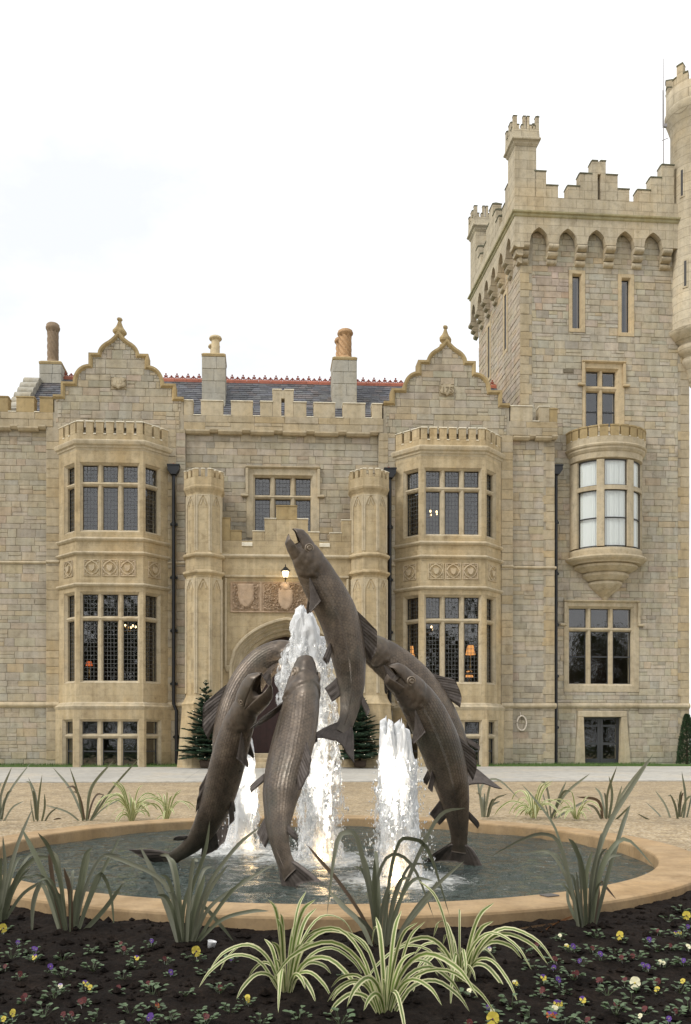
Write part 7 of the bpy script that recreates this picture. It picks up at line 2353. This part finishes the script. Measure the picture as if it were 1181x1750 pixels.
# tall trees facing the house, mirrored in its windows
M_LEAF = plain_mat('tree_leaf', (.05, .075, .03), .7, 0, .3, .8, .6)
def big_tree_mesh(seed):
    r = random.Random(seed); c = MB(); tk = MB()
    tk.tube([(0, 0, -.2), (.1, 0, 3), (0, .2, 6.5), (.1, .1, 10)], [.42, .32, .22, .05], 9)
    cl = []
    for k in range(26):
        a = r.uniform(0, 2 * pi); z_ = r.uniform(3.2, 11.5); rr = (3.6 * sqrt(max(.05, 1 - ((z_ - 6.5) / 5.6) ** 2))) * r.uniform(.35, 1)
        q = Vector((rr * cos(a), rr * sin(a), z_)); cl.append((q, r.uniform(.8, 1.5)))
        tk.tube([(0, 0, max(2.2, z_ - 2.2)), q * .5 + Vector((0, 0, z_ * .5 - .6)), q], [.10, .06, .02], 5)
    for (q, s) in cl:
        for k in range(150):
            d = Vector((r.gauss(0, 1), r.gauss(0, 1), r.gauss(0, .8))).normalized() * s * r.random() ** .4
            p = q + d
            u = Vector((r.gauss(0, 1), r.gauss(0, 1), r.gauss(0, 1))).normalized(); w = u.cross(Vector((r.gauss(0, 1), r.gauss(0, 1), 1))).normalized()
            c.add([p - u * .16, p + w * .10, p + u * .16, p - w * .10], [(0, 1, 2, 3)])
    o1 = tk.build('trunk', M_BARK); o2 = c.build('crown', M_LEAF)
    m1, m2 = o1.data, o2.data
    bpy.data.objects.remove(o1); bpy.data.objects.remove(o2)
    return m1, m2
TMS = [big_tree_mesh(1), big_tree_mesh(2)]
r = random.Random(4)
for k in range(26):
    row_ = k // 13
    x = -46 + (k % 13) * 7.6 + row_ * 3.8 + r.uniform(-1.2, 1.2); y = -24 - row_ * 7 + r.uniform(-2, 2)
    e = empty('broadleaf_tree', (x, y, -.1)); tag(e, ('tall leafy tree in the near row facing the house', 'tall leafy tree in the far row facing the house')[row_], 'tree', ('near row of trees facing the house', 'far row of trees facing the house')[row_])
    s = r.uniform(1.0, 1.25)
    for nm, me in zip(('trunk', 'crown'), r.choice(TMS)):
        o = bpy.data.objects.new(nm, me); COL.objects.link(o); o.parent = e
    e.scale = (s * 1.1, s * 1.1, s * r.uniform(.95, 1.12)); e.rotation_euler.z = r.uniform(0, 6)
c = MB()  # leaf mass added out of view, blocks low sky in the window reflections
for k in range(16000):
    x, u = r.uniform(-55, 55), r.random()
    y = -20.5 + r.uniform(-1.2, 1.2) * sqrt(1 - u * .8); z_ = -.05 + 3.6 * u * (1 + .15 * noise.noise(Vector((x * .4, 0, 0))))
    a = Vector((r.gauss(0, 1), r.gauss(0, 1), r.gauss(0, 1))).normalized(); w = a.cross(Vector((r.gauss(0, 1), r.gauss(0, 1), 1))).normalized()
    p = Vector((x, y, z_)); c.add([p - a * .17, p + w * .12, p + a * .17, p - w * .12], [(0, 1, 2, 3)])
e = c.build('unseen_hedge', M_LEAF); tag(e, 'unseen leafy screen added to block low sky in window reflections', 'unseen_hedge')

# ------------------------------------------------------------------ lantern over the door
lc = W(488, 980, YP - .32)
e = empty('wall_lantern', (lc.x, lc.y, lc.z)); tag(e, 'small black lantern glowing above the carved panel over the door', 'lantern')
T = Matrix.Translation((lc.x, lc.y, 0))
zz = lambda py: Z(py, 488, YP - .32)
b = MB(); b.lathe([(.005, zz(964)), (.018, zz(966)), (.012, zz(968)), (.05, zz(969.5)), (.10, zz(972)), (.165, zz(975)), (.17, zz(976.3)), (.12, zz(976.6))], 12, T, smooth=False); b.build('cap', M_IRON, e)
b = MB(); b.lathe([(.115, zz(976.6)), (.075, zz(987))], 8, T, smooth=False); b.build('lamp_glass', plain_mat('lantern_glass', (1, .9, .7), .4, emit=(1, .80, .48), estr=4.0), e)
b = MB(); b.lathe([(.085, zz(987)), (.09, zz(987.8)), (.03, zz(989)), (.02, zz(991)), (.001, zz(992))], 8, T, smooth=False)
for k in range(8):
    a = 2 * pi * k / 8
    b.tube([(lc.x + .12 * cos(a), lc.y + .12 * sin(a), zz(976.6)), (lc.x + .08 * cos(a), lc.y + .08 * sin(a), zz(987))], .007, 4)
b.tube([(lc.x, lc.y, zz(989)), (lc.x, lc.y + .12, zz(992)), (lc.x, YP - .02, zz(990))], .018, 6)
b.build('frame', M_IRON, e)
ld = bpy.data.lights.new('lantern_light', 'POINT'); ld.energy = 1.6; ld.color = (1, .75, .42); ld.shadow_soft_size = .08
l_ = bpy.data.objects.new('lantern_light', ld); COL.objects.link(l_); l_.parent = e; l_.location = (0, -.02, -.32)

# ------------------------------------------------------------------ lamps inside the rooms
M_SHADE = plain_mat('lamp_shade', (.9, .5, .2), .8, emit=(1.0, .42, .12), estr=.8)
M_SHADR = plain_mat('red_lamp_shade', (.7, .2, .1), .8, emit=(1.0, .20, .05), estr=.45)
M_BULB = plain_mat('candle_bulb', (1, .8, .5), .4, emit=(1.0, .72, .36), estr=4)
def table_lamp(px, py, Y, h, w, mat, label, tz):
    p = W(px, py, Y)
    e = empty('table_lamp', (p.x, p.y, tz)); tag(e, label, 'lamp')
    T = Matrix.Translation((p.x, p.y, 0))
    b = MB(); b.lathe([(w * .5, p.z - h / 2), (w * .30, p.z + h / 2)], 20, T); b.build('lamp_shade', mat, e)
    b = MB(); b.lathe([(.10, tz), (.10, tz + .02), (.03, tz + .04), (.05, tz + .14), (.07, tz + .22), (.03, tz + .32), (.012, tz + .36), (.012, p.z + h * .3)], 14, T); b.build('base', M_BRASS, e)
    t_ = empty('side_table', (p.x, p.y, tz - .75)); tag(t_, 'dark side table under the ' + label, 'table')
    b = MB(); b.cbox(p.x - .3, p.x + .3, p.y - .3, p.y + .3, tz - .05, tz, .01); b.build('tabletop', M_WOOD, t_)
    for sx in (-1, 1):
        for sy in (-1, 1):
            b = MB(); b.cbox(p.x + sx * .26 - .02, p.x + sx * .26 + .02, p.y + sy * .26 - .02, p.y + sy * .26 + .02, z_floor, tz - .05, .004); b.build('leg', M_WOOD, t_)
z_floor = zb(1200)
table_lamp(804, 1111, 30.75, .34, .36, M_SHADE, 'wide orange lamp shade in the dated bay', Z(1150, 804, 30.75))
table_lamp(701.5, 1113, 30.4, .36, .32, M_SHADE, 'orange lamp shade at the canted light of the dated bay', Z(1152, 702, 30.4))
table_lamp(802, 1152, 31.6, .24, .30, M_SHADE, 'low orange lamp deeper inside the dated bay', Z(1168, 802, 31.6))
table_lamp(152.5, 1134, 31.0, .16, .26, M_SHADR, 'red glowing lamp in the undated bay', Z(1160, 152, 31.0))
def chandelier(px, py, Y, zc_, R_, label):
    p = W(px, py, Y)
    e = empty('chandelier', (p.x, p.y, p.z)); tag(e, label, 'chandelier')
    b = MB(); b.tube([(p.x, p.y, p.z - .12), (p.x, p.y, zc_)], .015, 6); b.ball((p.x, p.y, p.z - .12), .05, 8, 6)
    bl = MB()
    for k in range(6):
        a = 2 * pi * k / 6 + .3
        q = (p.x + R_ * cos(a), p.y + R_ * sin(a), p.z)
        b.tube([(p.x, p.y, p.z - .10), (p.x + R_ * .6 * cos(a), p.y + R_ * .6 * sin(a), p.z - .14), q], .012, 5)
        bl.ball((q[0], q[1], q[2] + .05), .032, 8, 6, sc=(1, 1, 1.5))
    b.build('frame', M_BRASS, e); bl.build('bulbs', M_BULB, e)
chandelier(219, 1073, 32.0, zb(975), .28, 'chandelier lit in the ground floor of the undated bay')
chandelier(738, 1076, 32.0, zb(975), .36, 'chandelier lit in the ground floor of the dated bay')
chandelier(736, 879, 32.0, zb(757), .26, 'chandelier lit on the upper floor of the dated bay')
